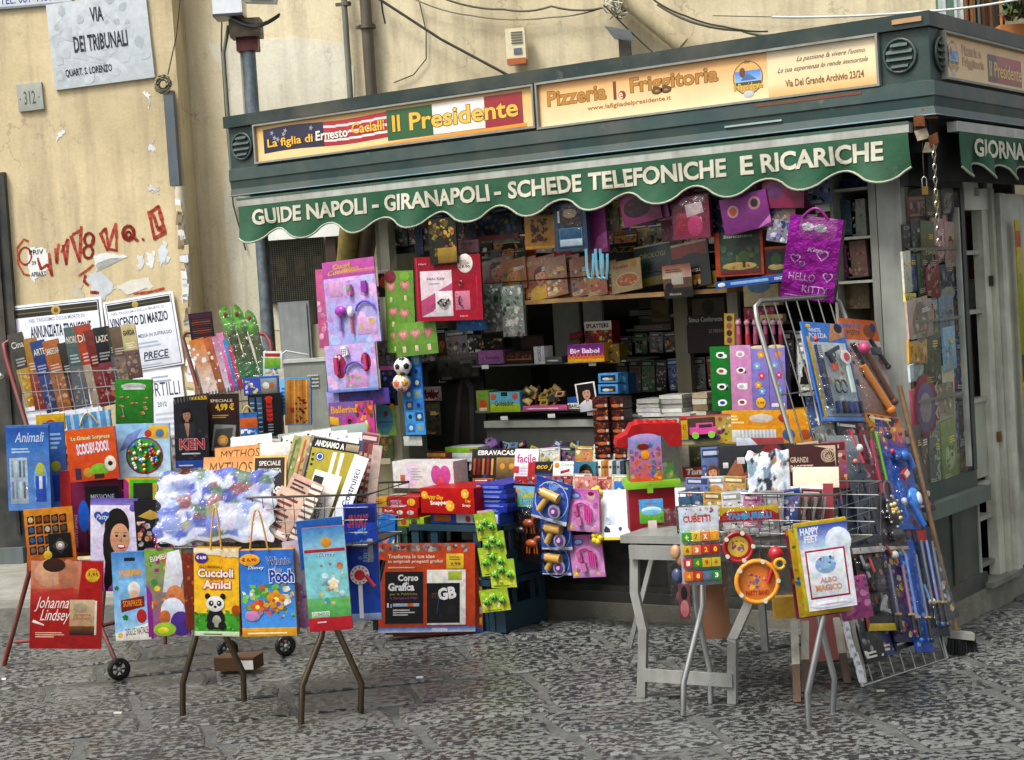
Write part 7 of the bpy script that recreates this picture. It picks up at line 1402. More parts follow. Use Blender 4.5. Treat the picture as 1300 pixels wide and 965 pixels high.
hb('picture_label', 812, 842, 634, 664, .006, '5aa8d8', 'print', dz=-.1, art=lambda c: (c.g(0, 0, 1, .55, '7ac048', '5aa838'), c.e(.5, .55, .42, .14, 'd8ecf4'), c.e(.5, .45, .42, .12, '8ac8e0'), c.t('magnetic', .25, .75, .55, .12, 'c83a3a'), c.sc(6, .05, .05, .95, .35, ['d8c838', 'c84a4a', '3a8a2a'], .07)))
hb('arch_cut', 823, 834, 661, 675, .004, 'c8b8b4', dz=-.1)
# wrestlers box and neighbours
def rey(c):
    c.g(0, 0, 1, 1, '3a3c40', '24262a'); c.e(.42, .66, .1, .24, '1c1512', 14); c.e(.42, .6, .07, .16, 'b8785a', 12); c.p([(.04, .05), (.34, .05), (.3, .5), (.22, .62)], 'a86c50'); c.p([(.18, .0), (.4, .0), (.5, .4), (.36, .3)], '8a5440'); c.r(.24, .5, .34, .68, 'd8d8d8')
    c.e(.70, .76, .15, .24, '8a2430', 16); c.e(.72, .6, .12, .16, 'b8964a', 14); c.e(.74, .5, .09, .12, 'b8866a', 12); c.p([(.62, 0), (.95, 0), (.92, .45), (.65, .45)], 'b0bcc8'); c.r(.05, .4, .12, .55, 'd8d8d8'); c.p([(.8, 1), (.86, 1), (.98, .5), (.94, .4)], '15161a')
it('wrestling_box', 'box', 'dark box with masked wrestler artwork on basket table two', 961, 588, 96, 46, ('D', 6.95, 8), rot=-1, t=.05, col='2e3034', mat='wrap', art=rey)
it('magazine', 'magazine', 'red strip magazine lying over the wrestler box top', 965, 562, 60, 12, ('D', 7.1, 25), rot=-3, t=.01, col='8a2a2a', mat='wrap', art=lambda c: c.p([(0, 0), (.5, 0), (.3, 1), (0, 1)], 'b0b8c0'))
it('magazine', 'magazine', 'cream captioned magazine strip below the wrestler box', 932, 617, 40, 14, ('D', 6.86, 10), t=.01, col='c0b894', mat='wrap', art=lambda c: (c.t('GIUSTIZIA', .15, .4, .7, .3, '3a3424'), c.r(0, 0, 1, .2, '5a5444')))
crumpled('clear crinkled bag of white pictures below the masked wrestler', 980, 604, 60, 62, ('D', 6.78, 12), ['e4e8ec', 'a8b4c0', 'd0d8e0', '6a7a8a', '8aa0b4', 'f0f4f4', '2c3038', 'c09078', 'dfe4e8'], 'dfe4ea', .010, 8, 30, 30)
it('magazine', 'magazine', 'light blue comic edge under the cream strip in basket two', 935, 632, 46, 18, ('D', 6.8, 10), t=.01, col='8ab4dc', mat='wrap', art=lambda c: c.sc(6, .1, .1, .9, .9, ['d8e8f4', '4a80b8'], .1))
def ricette(c):
    c.r(0, 0, 1, 1, '4a1c18'); c.t('GRANDI', -.0+.02, .68, .36, .1, 'd8c0a8'); c.t('RICETTE', .02, .52, .46, .12, 'd8c0a8')
    for i in range(9): a_ = i*.7; c.ring(.78+.05*math.cos(a_), .78+.05*math.sin(a_), .12-.008*i, 'c8b49a', .12, 14)
    c.p([(.5, .97), (.95, .97), (.95, .55), (.9, .9)], 'c8b49a')
it('recipe_card', 'magazine', 'maroon Grandi Ricette card with cream curls', 1034, 600, 62, 72, ('D', 6.72, 10), rot=-2, t=.015, col='4a1c18', mat='wrap', art=ricette)
for i, (x, y, w_, h_, r_, cl, lb) in enumerate(((1036, 606, 58, 26, -3, 'e8e0c4', 'cream envelope tucked in front of the maroon recipe card'), (1030, 640, 50, 46, -2, 'e4e4e2', 'white folded sheets standing in the right basket'), (1052, 640, 12, 52, -4, '8a2c38', 'dark red book edge at the right end of basket two'))): it('paper_sheet' if i < 2 else 'book', 'paper' if i < 2 else 'book', lb, x, y, w_, h_, ('D', 6.62-.03*i, 10), rot=r_, t=.008 if i < 2 else .02, col=cl, mat='matte')
for i in range(6): strip('magazine', 'magazine', ['first', 'second', 'third', 'fourth', 'fifth', 'sixth'][i]+' thin black-edged magazine from the left in the right basket', 1018+6*i, 632, 1014+6*i, 660, 3, ('D', 6.52), col=['1c1e20', '6a6c6a'][i % 2], t=.02, mat='matte', group='thin magazines on edge in basket two')
for i, (x, cl, lb) in enumerate(((880, '4a6a8a', 'slate blue magazine standing at the left of basket two'), (900, 'b8b4a4', 'pale magazine standing behind the cube bag'), (940, 'c8ccd0', 'silver magazine behind the drum header'), (975, 'dcdcd8', 'white magazine behind the tambourines'))): it('magazine', 'magazine', lb, x, 655, 34, 50, ('D', 6.78, 8), t=.01, col=cl, mat='print', art=lambda c, cl=cl: c.sc(8, .05, .05, .95, .95, [cl, 'e8e8e4', mixc(cl, '000000', .5)], .14), group='magazines upright in basket two')
# ---- hanging on basket two
def cubes(c): c.g(0, 0, 1, 1, 'c8d4dc', 'b0bcc0'); c.g(0, .74, 1, 1, 'd4dce4', 'c8d8e8'); c.t('CUBETTI', .1, .80, .7, .09, 'c84a20', out='e8e0d0', bold=.04); c.sc(6, .1, .86, .9, .98, ['3a6ab0', 'c8d84a', 'b83a6a'], .07); c.e(.25, .09, .05, None, '4a9a3a'); c.e(.5, .07, .05, None, '4a9a3a')
def cube3(m, k):
    cols = [['2a8a38', 'd8c028', 'd87a28', 'e0962a'], ['d8b824', 'e0702a', 'c82a28', 'b82424'], ['c82830', '2a8a30', 'd8b422', 'c8c030'], ['e07028', 'c42a28', '2a80a8', '2a8a38']]
    pass
it('toy_pack', 'toy', 'bag of number cubes in green yellow orange and red', 889, 693, 50, 100, ('D', 6.55), rot=0, t=.01, col='c0ccd4', mat='wrap', art=cubes)
cc_ = [['2a8a38', 'c8b024', 'd0742a', 'd8902a'], ['c8a824', 'd8682a', 'b82828', 'a82424'], ['b82830', '2a8230', 'c8a822', 'bcb430'], ['d86828', 'b82a28', '2a7498', '2a8238']]
sy_ = [['+', '7', 'X', '5'], ['6', '3', '2', '0'], ['-', '4', '9', '+'], ['4', '8', '2', '3']]
o_, k_ = LAST
for j in range(4):
    for i in range(4):
        c = k_.P(.15+.235*i, .63-.165*j, .016); q = Card(c+k_.N*.014, k_.U, k_.V, k_.N, .033, .033, .028, cc_[j][i]); q.t(sy_[j][i], .3, .22, .4, .56, ['e8d83a', 'c83a20', 'f0e8d8', 'd8b820'][(i+j) % 4] if cc_[j][i][0] != 'c' else 'a82a1c', bold=.05); q.build('number_cube', 'plastic', o_, origin=c)
LAST = (o_, k_); bag(.72, .05)
m = M(); q = random.Random(2); base = at(867, 718, 6.55)
LAST = None
it('toy_pack', 'toy', 'clear bag of dolls hanging left of the number cubes', 862, 716, 30, 136, ('D', 6.62), rot=3, t=.003, col='4a4e52', mat='film', art=None); LAST[1]
def dolls(m, k):
    for (x, y, cl) in ((.4, .62, 'b88a60'), (.6, .55, 'a87850'), (.35, .4, '3a4468'), (.6, .3, '8a5a60'), (.45, .2, '6a3a44'), (.55, .12, 'c09080')): m.ball(k.P(x, y, .02), .022, cl, 9, 6, 0, (1, .7, 1.3)); m.tube([k.P(x, y, .02), k.P(x+.15, y-.1, .02)], .007, cl, 5)
sub('toy_doll', 'plastic', dolls); bag(1, .05)
strip('toy_figure', 'toy', 'small pink and black figure pack dangling under the cubes', 868, 742, 870, 786, 14, ('D', 6.5), col='7a4a50', t=.012, mat='wrap', art=lambda c: (c.e(.5, .3, .4, .25, 'c07a80'), c.e(.5, .75, .3, .2, '2a2628')))
# tamburelli
def drums(c): c.g(0, 0, 1, 1, 'b8c0c0', 'a8b0b4'); c.r(0, .84, 1, 1, 'b02a28'); c.p([(0, .84), (.05, .98), (.95, .98), (1, .84)], 'a82424'); c.r(.1, .93, .9, 1, 'c8b02c'); c.t('TAMBURELLI', .12, .855, .78, .07, '3a9ac8', out='e8f0f4', bold=.05)
it('toy_pack', 'toy', 'tambourine set pack headed TAMBURELLI on the right basket', 955, 704, 76, 122, ('D', 6.42), rot=0, t=.003, col='b8c0c0', mat='film', art=None)
o_, k_ = LAST; k_.L = 0
def hdr(m, k): 
    q = Card(k.P(.48, .93, .012), k.U, k.V, k.N, k.w*.98, k.h*.15, .003, 'a82424'); q.g(0, .45, 1, 1, 'c8b02c', 'b89a24'); q.p([(0, 0), (1, 0), (.95, .5), (.85, .72), (.1, .72), (.04, .5)], 'a82424'); q.t('TAMBURELLI', .12, .14, .76, .46, '3a9ac8', out='e8f0f4', bold=.05); m.v, m.f, m.c, m.m, m.sm = q.v, q.f, q.c, q.m, q.sm
sub('header_card', 'print', hdr)
def drum(x, y, r_, rimc, face, txt=None, name='tambourine'):
    def f(m, k):
        c = at(x, y, 6.36); n_ = 22
        m.tube([c+r_*(math.cos(i*2*math.pi/n_)*DR+math.sin(i*2*math.pi/n_)*Z)+DN*.01 for i in range(n_+1)], r_*.12, rimc, 6, cap=False)
        q = Card(c, DR, Z, DN, r_*2, r_*2, .001, face); q.v = []; q.f = []; q.c = []; q.m = []; q.sm = []
        q.e(.5, .5, .47, None, face, 22); q.e(.5, .5, .36, None, 'dcb43a' if not txt else 'd8782a', 18); q.sc(9, .28, .3, .72, .72, ['3a8a3a', 'b82a28', '3a5ab0', 'e0a03a', '6a3a8a'], .1)
        if txt: q.t(txt, .22, .16, .56, .12, '8a1c10', bold=.03)
        n0 = len(m.v); m.v += q.v; m.f += [tuple(i+n0 for i in g_) for g_ in q.f]; m.c += q.c; m.m += q.m; m.sm += q.sm
        for i in range(5): a_ = i*1.26; m.tube([c+r_*1.0*(math.cos(a_)*DR+math.sin(a_)*Z)+DN*.015, c+r_*1.0*(math.cos(a_)*DR+math.sin(a_)*Z)+DN*.022], .008, 'c8c8b8', 8)
    return sub(name, 'plastic', f)
drum(937, 694, .052, 'a01c24', 'a02028'); drum(961, 738, .075, 'd88c28', 'c8702a', 'PARTY BAND')
def maracas(m, k):
    m.ball(at(985, 703, 6.35), .028, 'a81c24', 9, 6); m.tube([at(985, 703, 6.35), at(975, 740, 6.35)], .009, 'a81c24', 6); m.tube([at(990, 716, 6.33)+.018*(math.cos(i*.6)*DR+math.sin(i*.6)*Z) for i in range(11)], .007, 'c8a02c', 5)
sub('maraca', 'plastic', maracas); LAST = (o_, k_); bag(1, .06)
# happy feet stack
for i, (dx, dy, cl, lb) in enumerate(((-9, 4, '8a2a5a', 'rearmost magenta album pack behind the white one'), (-5, 2, 'c8a82a', 'yellow green pack sandwiched behind the front album'), )):
    it('album_pack', 'toy', lb, 1046+dx, 722+dy, 66, 112, ('D', 6.32+.03*(2-i)), rot=4.5, t=.012, col=cl, mat='wrap', group='album packs at the basket corner', art=lambda c, cl=cl: c.sc(8, 0, 0, .2, 1, [cl, '3a8a4a', 'd8782a', '2a6ab0'], .1))
def feet(c):
    c.g(0, 0, 1, 1, 'e8e8ec', 'dcdce4'); c.p([(0, 0), (.08, 0), (.05, 1), (0, 1)], 'c8b82c'); c.p([(0, .96), (1, .96), (1, 1), (0, 1)], 'c8b02c'); c.g(.05, .7, 1, .96, '3a5ab8', 'c8d8f0'); c.e(.8, .75, .25, .16, 'dfe8f4'); c.t('HAPPY', .1, .86, .36, .08, 'e8e8f4', out='a8282c', bold=.04); c.t('FEET', .16, .77, .26, .08, 'e8e8f4', out='a8282c', bold=.04)
    c.p([(.14, .13), (.9, .13), (.9, .68), (.14, .68)], 'a8243a'); c.r(.17, .15, .87, .66, 'e4e8ee'); c.e(.5, .5, .2, .1, '9ac0e0'); c.sc(6, .35, .42, .7, .6, ['5a6a88', '8ab0d8', 'dfe4ec'], .07); c.t('ALBO', .36, .3, .32, .06, 'd8a0a0', out='8a2a2a', bold=.03); c.t('MAGICO', .26, .21, .5, .07, 'd8a878', out='8a2a2a', bold=.03); c.e(.5, .06, .4, .04, 'e8e8ee', 16); c.r(.3, .05, .8, .065, 'b8bcc8')
it('album_pack', 'toy', 'front white magic album pack with red bordered panel', 1048, 717, 66, 112, ('D', 6.25), rot=4.5, t=.02, col='e4e4ea', side='c8b02c', mat='wrap', art=feet, group='album packs at the basket corner')
it('toy_pack', 'toy', 'pink netted pack bulging behind the front album lower corner', 1085, 760, 38, 52, ('D', 6.38), rot=8, t=.03, col='b85a98', mat='wrap', art=lambda c: c.sc(10, 0, 0, 1, 1, ['c878b0', '8a3a78', 'd8a0c8'], .2)); bag(1, .03)

# ================================================================== GOODS HANGING UNDER THE AWNING
# pink toy sets at the left end
def pinkset(head):
    def f(c):
        c.g(0, 0, 1, 1, 'd4b4e4', 'a8b4e4'); c.sc(14, 0, 0, 1, 1, ['dcb8e4', 'c898d8', 'b8c8ec', 'e8c4e4', 'c09ad0'], .18)
        if head: c.g(0, .8, 1, 1, 'c86ab0', 'b858a8'); c.r(.3, .84, 1, .88, 'd88a9a'); c.t('Cuori', .2, .90, .35, .06, 'd8b83a', out='6a2a7a', sh=.3, bold=.03, rot=3); c.t('Cuoricino', .1, .83, .6, .06, 'd8b83a', out='6a2a7a', sh=.3, bold=.03, rot=5); c.r(.1, .58, .36, .76, 'd8a8d0'); c.r(.58, .1, .95, .3, 'd8b0d8'); c.sc(5, .6, .12, .92, .28, ['c8c86a', 'd878a8', '8ac0a0'], .06)
        else: c.e(.28, .55, .13, .26, 'a02858'); c.e(.8, .6, .1, .2, 'a02858'); c.r(.36, .08, .82, .38, 'd0a0d0'); c.sc(6, .4, .1, .8, .36, ['c8c88a', 'c878a8', '98b8a0'], .06); c.r(0, 0, 1, .06, '7a9ad8'); c.heart(.25, .72, .06, 'e8d8e0')
    return f
def pinktoys(m, k):
    h = k.h > .26
    if h:
        m.box(k.P(.52, .64, .016), k.U, k.V, k.N, .028, .055, .018, 'b85a9a'); m.box(k.P(.52, .66, .027), k.U, k.V, k.N, .016, .02, .004, '5ab85a'); m.box(k.P(.8, .66, .014), k.U, k.V, k.N, .03, .06, .014, '8a2a9a')
        m.ball(k.P(.32, .4, .02), .032, 'a028a8', 10, 6, 0, (1.2, .6, .9)); m.ball(k.P(.52, .38, .025), .024, 'e4dce8', 10, 6, 0, (.8, .6, 1.2)); m.tube([k.P(.3, .4, .015), k.P(.28, .16, .015)], .008, '9a58c8', 6); m.tube([k.P(.5, .34, .015), k.P(.5, .12, .015)], .008, 'c85a78', 6)
        m.tube([k.P(.78+.18*math.cos(t_), .38+.11*math.sin(t_), .012) for t_ in [i*.35 for i in range(10)]], .006, '5a4ac0', 6)
    else:
        m.tube([k.P(.6+.2*math.cos(t_), .42+.2*math.sin(t_), .014) for t_ in [i*.35 for i in range(10)]], .007, '6a40b8', 6); m.box(k.P(.44, .86, .018), nrm(k.U+k.V*.25), nrm(k.V-k.U*.25), k.N, .036, .05, .014, 'dcdce0')
        for i in range(9): m.box(k.P(.40+.035*(i % 3), .81+.045*(i//3), .0265), k.U, k.V, k.N, .005, .006, .002, '3a3a40')
        m.box(k.P(.24, .56, .014), k.U, k.V, k.N, .025, .09, .014, 'b02a60'); m.box(k.P(.82, .6, .014), k.U, k.V, k.N, .018, .08, .014, 'b83a6a')
it('toy_set', 'toy', 'pink toy set card peeking out left behind the topmost pink toy card', 413, 392, 22, 100, ('K', -.17), rot=-1, t=.006, col='c86a98', mat='wrap', art=lambda c: c.sc(6, 0, 0, 1, .6, ['e0b8cc', 'b85a8a'], .3))
it('toy_set', 'toy', 'topmost pink and lilac toy card with gold heart title hung at kiosk left end', 446, 383, 70, 106, ('K', -.2), rot=2, t=.006, col='b88ad0', mat='print', art=pinkset(True)); sub('toy_pieces', 'plastic', pinktoys); blister(.95, .74, .5, .4, .05)
it('toy_set', 'toy', 'second magenta toy card with purple arch just below the gold titled one', 446, 467, 68, 60, ('K', -.22), rot=2, t=.006, col='a85aa0', mat='print', art=pinkset(False)); sub('toy_pieces', 'plastic', pinktoys); blister(.95, .9, .5, .5, .045)
it('toy_set', 'toy', 'lilac blue card foot hanging under the magenta toy card', 454, 505, 84, 20, ('K', -.19), rot=2, t=.006, col='5a4a9a', mat='wrap', art=lambda c: (c.r(0, 0, .2, 1, 'a8a0d8'), c.sc(6, .2, .1, 1, .9, ['3a3a8a', '8a3a6a', '2a3a5a'], .08)))
def baller(c):
    c.g(0, 0, 1, 1, 'c84a98', 'd858a8'); c.g(0, .3, .6, 1, '7a68a8', 'b84a90'); c.t('Ballerina', .04, .72, .6, .18, 'e0a83a', out='7a1c50', bold=.03); c.sc(12, .6, .35, .98, .98, ['d8782a', 'c83a28', 'e8b83a', '6a3a1c', '3a4ab0', '3a8a4a'], .08); c.e(.45, .5, .1, None, 'c02a88'); c.e(.45, .5, .05, None, '4a1a3a'); c.p([(0, .45), (.2, .4), (.2, .6), (0, .65)], 'd8b82a')
it('toy_pack', 'toy', 'magenta toy pack with orange lettering and heart purse', 447, 535, 60, 50, ('K', -.24), rot=1, t=.01, col='c84a98', mat='print', art=baller)
def purse(m, k):
    c = k.P(.42, .05, .03); m.ball(c, .062, 'd8d0d8', 14, 8, 0, (1, .35, .75), (k.U, k.N, k.V))
    for i, (dx, dy, cl) in enumerate(((-.03, .02, 'b02838'), (.03, .02, 'c04848'), (-.03, -.015, '2a6a8a'), (0, -.02, '8a4a8a'), (.03, -.015, 'c87a3a'))): m.ball(c+k.U*dx+k.V*dy+k.N*.02, .009, cl, 7, 5)
    m.ball(k.P(.9, .35, .03), .03, 'dcc03a', 9, 6, 0, (.5, .4, 1.2), (k.U, k.N, k.V)); m.tube([k.P(.82, .1, .02), k.P(.85, -.3, .02)], .012, 'd8b8c8', 6); m.box(k.P(.95, -.35, .005), k.U, k.V, k.N, .05, .16, .012, 'c84a9a')
sub('heart_purse', 'plastic', purse); blister(1, .9, .5, .45, .06)
it('toy_pack', 'toy', 'long hot pink card tail below the heart purse', 473, 578, 12, 62, ('K', -.18), rot=0, t=.006, col='c83a98', mat='wrap')
m = M(); c = at(487, 545, 9.35)
it('toy_pack', 'toy', 'green card with round turquoise bag hanging right of the magenta purse pack', 490, 530, 26, 46, ('K', -.1), rot=0, t=.006, col='8ab05a', mat='wrap', art=lambda c: (c.e(.42, .45, .45, .42, '5a98a8', 16), c.r(.1, .35, .8, .4, '3a7a98'), c.e(.5, .6, .12, None, '8a4a5a'), c.e(.85, .8, .12, None, 'd8a83a')))
it('toy_pack', 'toy', 'small multicoloured card under the turquoise bag on the door', 488, 568, 24, 28, ('K', -.02), t=.006, col='7a8a5a', mat='wrap', art=lambda c: c.sc(9, .05, .05, .95, .95, ['b83a3a', '3a6a4a', 'd8a83a', 'a8b8a0'], .18))
it('toy_pack', 'toy', 'dark blue pack with pink edge hung between pink cards and post', 493, 490, 20, 50, ('K', -.1), rot=0, t=.008, col='2a3a5a', mat='wrap', art=lambda c: (c.r(0, .9, 1, 1, 'b86a9a'), c.sc(8, .1, .1, .9, .85, ['4a6a9a', '8a2a3a', '1c2438', '6a90b0'], .2)))
it('toy_pack', 'toy', 'blurred grey plush pack hanging above the dark blue one', 490, 450, 22, 36, ('K', -.05), t=.01, col='7a7a7a', mat='wrap', art=lambda c: c.sc(9, .05, .05, .95, .95, ['9a8a80', '5a3a3a', 'a8a8b0', '4a4a50'], .22))
it('toy_pack', 'toy', 'dark pack with white top hung beside the pale post', 488, 360, 16, 34, ('K', -.05), t=.006, col='2a2024', mat='wrap', art=lambda c: (c.r(0, .88, 1, 1, 'd0ccc8'), c.e(.5, .55, .4, None, 'a84a3a')))
def hearts(c):
    c.g(0, 0, 1, 1, '7aa04a', '6a983a')
    for x, y in ((.2, .8), (.7, .82), (.25, .5), (.65, .48), (.3, .2), (.75, .2)): c.heart(x, y, .16, 'c87a8a'); c.heart(x, y, .09, 'd8a090'); c.r(x-.04, y-.18, x+.04, y-.12, 'd8c8a0')
    c.e(.2, .93, .2, .08, '8a3a4a'); c.e(.7, .93, .18, .06, '8ab84a')
it('key_ring_card', 'card', 'upper green card of pink heart key rings left of the red board', 508, 396, 38, 104, ('K', -.14), rot=-2, t=.005, col='7aa04a', mat='wrap', art=hearts, group='green heart key ring cards')
it('key_ring_card', 'card', 'lower green card of three heart key rings under the red board', 528, 430, 55, 42, ('K', -.16), rot=3, t=.005, col='76a048', mat='wrap', group='green heart key ring cards', art=lambda c: [(c.heart(.2+.3*i, .65, .12, 'c8808c'), c.heart(.2+.3*i, .65, .07, 'd8a898'), c.ln(.2+.3*i, .5, .2+.3*i, .3, .002, '4a4a40'), c.r(.16+.3*i, .12, .24+.3*i, .3, 'dcc8b0')) for i in range(3)])
# footballs
def football(px, py, label, spots):
    c, U, V, N = frame(('K', -.16), px, py); m = M(); r_ = .047; m.ball(c, r_, 'e4e4e0', 18, 12); o = m.build('ball', 'plastic', origin=c-Z*r_); tag(o, label, 'ball')
    ph = (1+5**.5)/2; dirs = [V3(0, s1, s2*ph) for s1 in (-1, 1) for s2 in (-1, 1)]+[V3(s1, s2*ph, 0) for s1 in (-1, 1) for s2 in (-1, 1)]+[V3(s2*ph, 0, s1) for s1 in (-1, 1) for s2 in (-1, 1)]
    for i, d in enumerate(dirs):
        d = nrm(d); d = rotz(d, .5); a_ = nrm(np.cross(d, V3(.3, .2, .9))); b_ = np.cross(d, a_); m = M(); n_ = 5; rr = .4 if len(spots) == 1 else .52
        m.add([c+d*r_*1.05]+[c+nrm(d+rr*(math.cos(k*1.2566)*a_+math.sin(k*1.2566)*b_))*r_*1.025 for k in range(n_)], [(0, 1+k, 1+(k+1) % n_) for k in range(n_)], spots[i % len(spots)]); m.build('ball_patch', 'plastic', o, origin=c)
football(511.5, 465, 'small black and white football hanging beside the post', ['15161a']); football(510, 486, 'small multicoloured ball hung right under the football', ['c03a28', 'd8a028', '2a8a4a', '2a4ab0', 'd85a28'])
def blues(c):
    c.g(0, 0, 1, 1, '2a62a8', '4a9ad0'); 
    for j in range(7):
        for i in range(2): c.r(.08+.46*i, .03+.14*j, .48+.46*i, .14+.14*j, ['3a7ac0', '5aa8d8', '2a5a9a'][(i+j) % 3]); c.e(.28+.46*i, .085+.14*j, .1, None, ['c8d8c0', '1c3a6a', 'b8a86a'][(i*2+j) % 3])
strip('toy_strip', 'toy', 'long blue strip of little blister toys hanging by the balls', 521, 450, 528, 552, 26, ('K', -.12), col='3a7ac0', t=.01, mat='wrap', art=blues)
it('card_sheet', 'card', 'white backing card end below the long blue toy strip', 524, 560, 24, 12, ('K', -.1), t=.004, col='c8ccc4')
# red framed jewellery board
def hkboard(c):
    c.g(0, 0, 1, 1, '9a1030', 'a01434'); c.r(.02, .02, .04, .98, 'b83a50'); c.r(.08, .07, .56, .78, 'd8c8d0'); c.p([(.08, .32), (.56, .58), (.56, .45), (.25, .15), (.08, .07)], 'b85a80'); c.r(.3, .08, .56, .46, 'd8d4d4'); c.t('Hello Kitty', .18, .62, .28, .06, '3a2a30', sh=.2); c.bars(.22, .57, .4, .6, 1, 'a08890')
    c.e(.77, .87, .115, None, 'e0dcd4', 20); c.t('8,90', .72, .79, .12, .05, '7a1020', bold=.03); c.bars(.7, .84, .84, .93, 5, '8a6a6a'); c.t('€', .68, .79, .03, .035, '7a1020')
    c.r(.6, .16, .82, .45, 'c88098'); c.r(.92, .1, .94, .68, 'b8284a'); c.r(.6, .68, .92, .69, 'b8284a'); c.t('DeAgostini', .66, .05, .12, .025, 'e0c0c8'); c.t('A Board', .06, .88, .12, .025, 'e0c0c8')
it('jewellery_board', 'board', 'crimson board with white panel and 8,90 euro disc under the awning', 569, 366, 86, 82, ('K', -.2), rot=-1, t=.012, col='9a1030', side='6a0a20', mat='print', art=hkboard)
def charms(m, k):
    c = k.P(.43, .28, .01); m.tube([c+.018*(1.5*math.cos(i*.5)*k.U+math.sin(i*.5)*k.V) for i in range(12)], .003, '4a4038', 5)
    for i in range(5): m.box(c+k.U*(-.03+.016*i)+k.V*.012*math.sin(i*2), nrm(k.U+k.V*.5), nrm(k.V-k.U*.5), k.N, .01, .014, .004, '5a4a40')
    c = k.P(.71, .3, .01); m.tube([c+.016*math.cos(i*.5)*k.U+.026*math.sin(i*.5)*k.V for i in range(4, 11)], .0035, '3a2a30', 5)
    for i in range(5): m.ball(k.P(.64, .2+.05*i, .01), .003, '2a1c20', 6, 4)
    m.tube([k.P(.7, .57, .008)+.012*(math.cos(i*.63)*k.U+math.sin(i*.63)*k.V) for i in range(11)], .0025, '7a6a60', 5)
sub('charm_bracelet', 'chrome', charms)
it('toy_pack', 'toy', 'sea blue card showing under the crimson board', 598, 413, 38, 14, ('K', -.1), rot=0, t=.006, col='2a78b0', mat='wrap', art=lambda c: (c.sc(7, 0, .4, 1, 1, ['8a2a5a', '5ab0d8', '1c4a7a'], .08)))
# things above the board
HG = ('K', -.1)
def hang(name, cat, label, x, y, w_, h_, col, cols, rot=0, yy=-.1, n_=14, r_=.16, t=.01, mat='wrap', art=None, tilt=0, yaw=0):
    return it(name, cat, label, x, y, w_, h_, ('K', yy, tilt, yaw), rot=rot, t=t, col=col, mat=mat, art=lambda c: (c.sc(n_, .03, .03, .97, .97, cols, r_), art(c) if art else None))
hang('magazine', 'magazine', 'dark blue magazine in shade at the upper left of the opening', 512, 309, 26, 26, '1c2430', ['3a4a60', '0e1218', '2a3038'], yy=.1)
hang('dvd_case', 'dvd', 'narrow blue case with white foot near the upper left shelf', 532, 307, 10, 32, '2a4a6a', ['8aa0b0', '1c2a3a'], yy=.05, n_=5)
hang('gift_bag', 'bag', 'dark green gold winter scene bag right above the crimson board', 562, 306, 36, 58, '2a2a18', ['a88a3a', '5a4a1c', '1c1a10', '8a2a1c', 'c8a850', '3a4a20'], yy=-.22, n_=24, art=lambda c: (c.g(.3, .02, .98, .35, 'a8903a', '6a5a28'), c.r(.3, .04, .98, .12, '8a6a30')))
hang('card_pack', 'card', 'pink card with thin cursive print beside the green gold bag', 594, 313, 26, 16, 'b89098', ['c8a0a8', 'a07880'], yy=-.1, n_=4, art=lambda c: c.t('Party', .2, .5, .6, .35, '4a1c2c', sh=.4, bold=0))
hang('toy_pack', 'toy', 'navy and gold doll pack row high in the opening left part', 625, 287, 74, 30, '14182c', ['2a3a6a', '8a7a3a', '1a1c24', '5a5a6a', '3a6a9a'], yy=-.02, n_=26, r_=.07, rot=2)
hang('toy_pack', 'toy', 'faded red strip of packs under the navy doll row', 622, 302, 72, 6, '7a3a34', ['8a4a44', '5a2a28'], yy=-.03, n_=5)
def eagle(c): c.g(0, 0, 1, 1, 'a88030', '8a6420'); c.sc(18, .2, .2, .8, .9, ['2c1810', '4a2414', '3a1c14', '6a3a1c'], .13); c.r(0, 0, 1, .08, 'a07828')
it('puzzle_card', 'picture', 'golden picture of a dark eagle hung under the awning', 685, 295, 37, 42, ('K', -.16), rot=-1, t=.01, col='98722c', mat='wrap', art=eagle)
def bluebagp(c): c.g(0, 0, 1, 1, '3a5468', '2a4460'); c.r(.1, .05, .9, .95, '1c2c3c'); c.r(.14, .08, .86, .48, '3a6a88'); c.r(.16, .1, .84, .24, 'a8b4bc'); c.e(.5, .7, .3, .2, '3a1c18'); c.e(.5, .78, .22, .1, '8a7a60'); c.r(.12, .6, .18, .85, 'c8c8b8'); c.g(.18, .26, .82, .46, '2a5a78', '1c4464')
it('toy_case', 'toy', 'clear blue zip case with a toy set hung under the awning', 724, 288, 40, 60, ('K', -.18), rot=0, t=.03, col='34506a', mat='wrap', art=bluebagp); bag(1, .02)
it('folder', 'folder', 'pink plastic folder beside the clear blue case', 755, 292, 28, 58, ('K', -.1), rot=2, t=.02, col='9a4a8a', mat='wrap', art=lambda c: c.p([(.3, 0), (1, .1), (1, .45), (.6, .35)], 'b86aa4')); 
m = M(); 
for x in (744, 756, 762): m.tube([frame(('K', -.2), x+dx, y)[0] for dx, y in ((0, 316), (1, 340), (3, 352), (8, 354), (9, 340), (9, 322))], .007, '6ab0cc', 4)
o = m.build('bag_strap', 'cloth'); tag(o, 'pale blue straps dangling below the blue case', 'strap')
hang('comic', 'comic', 'greenish comic hanging right of the pink folder', 774, 279, 22, 28, '6a7a4a', ['8a4a7a', '4a5a34', 'a8a88a', '5a2a4a'], yy=-.06)
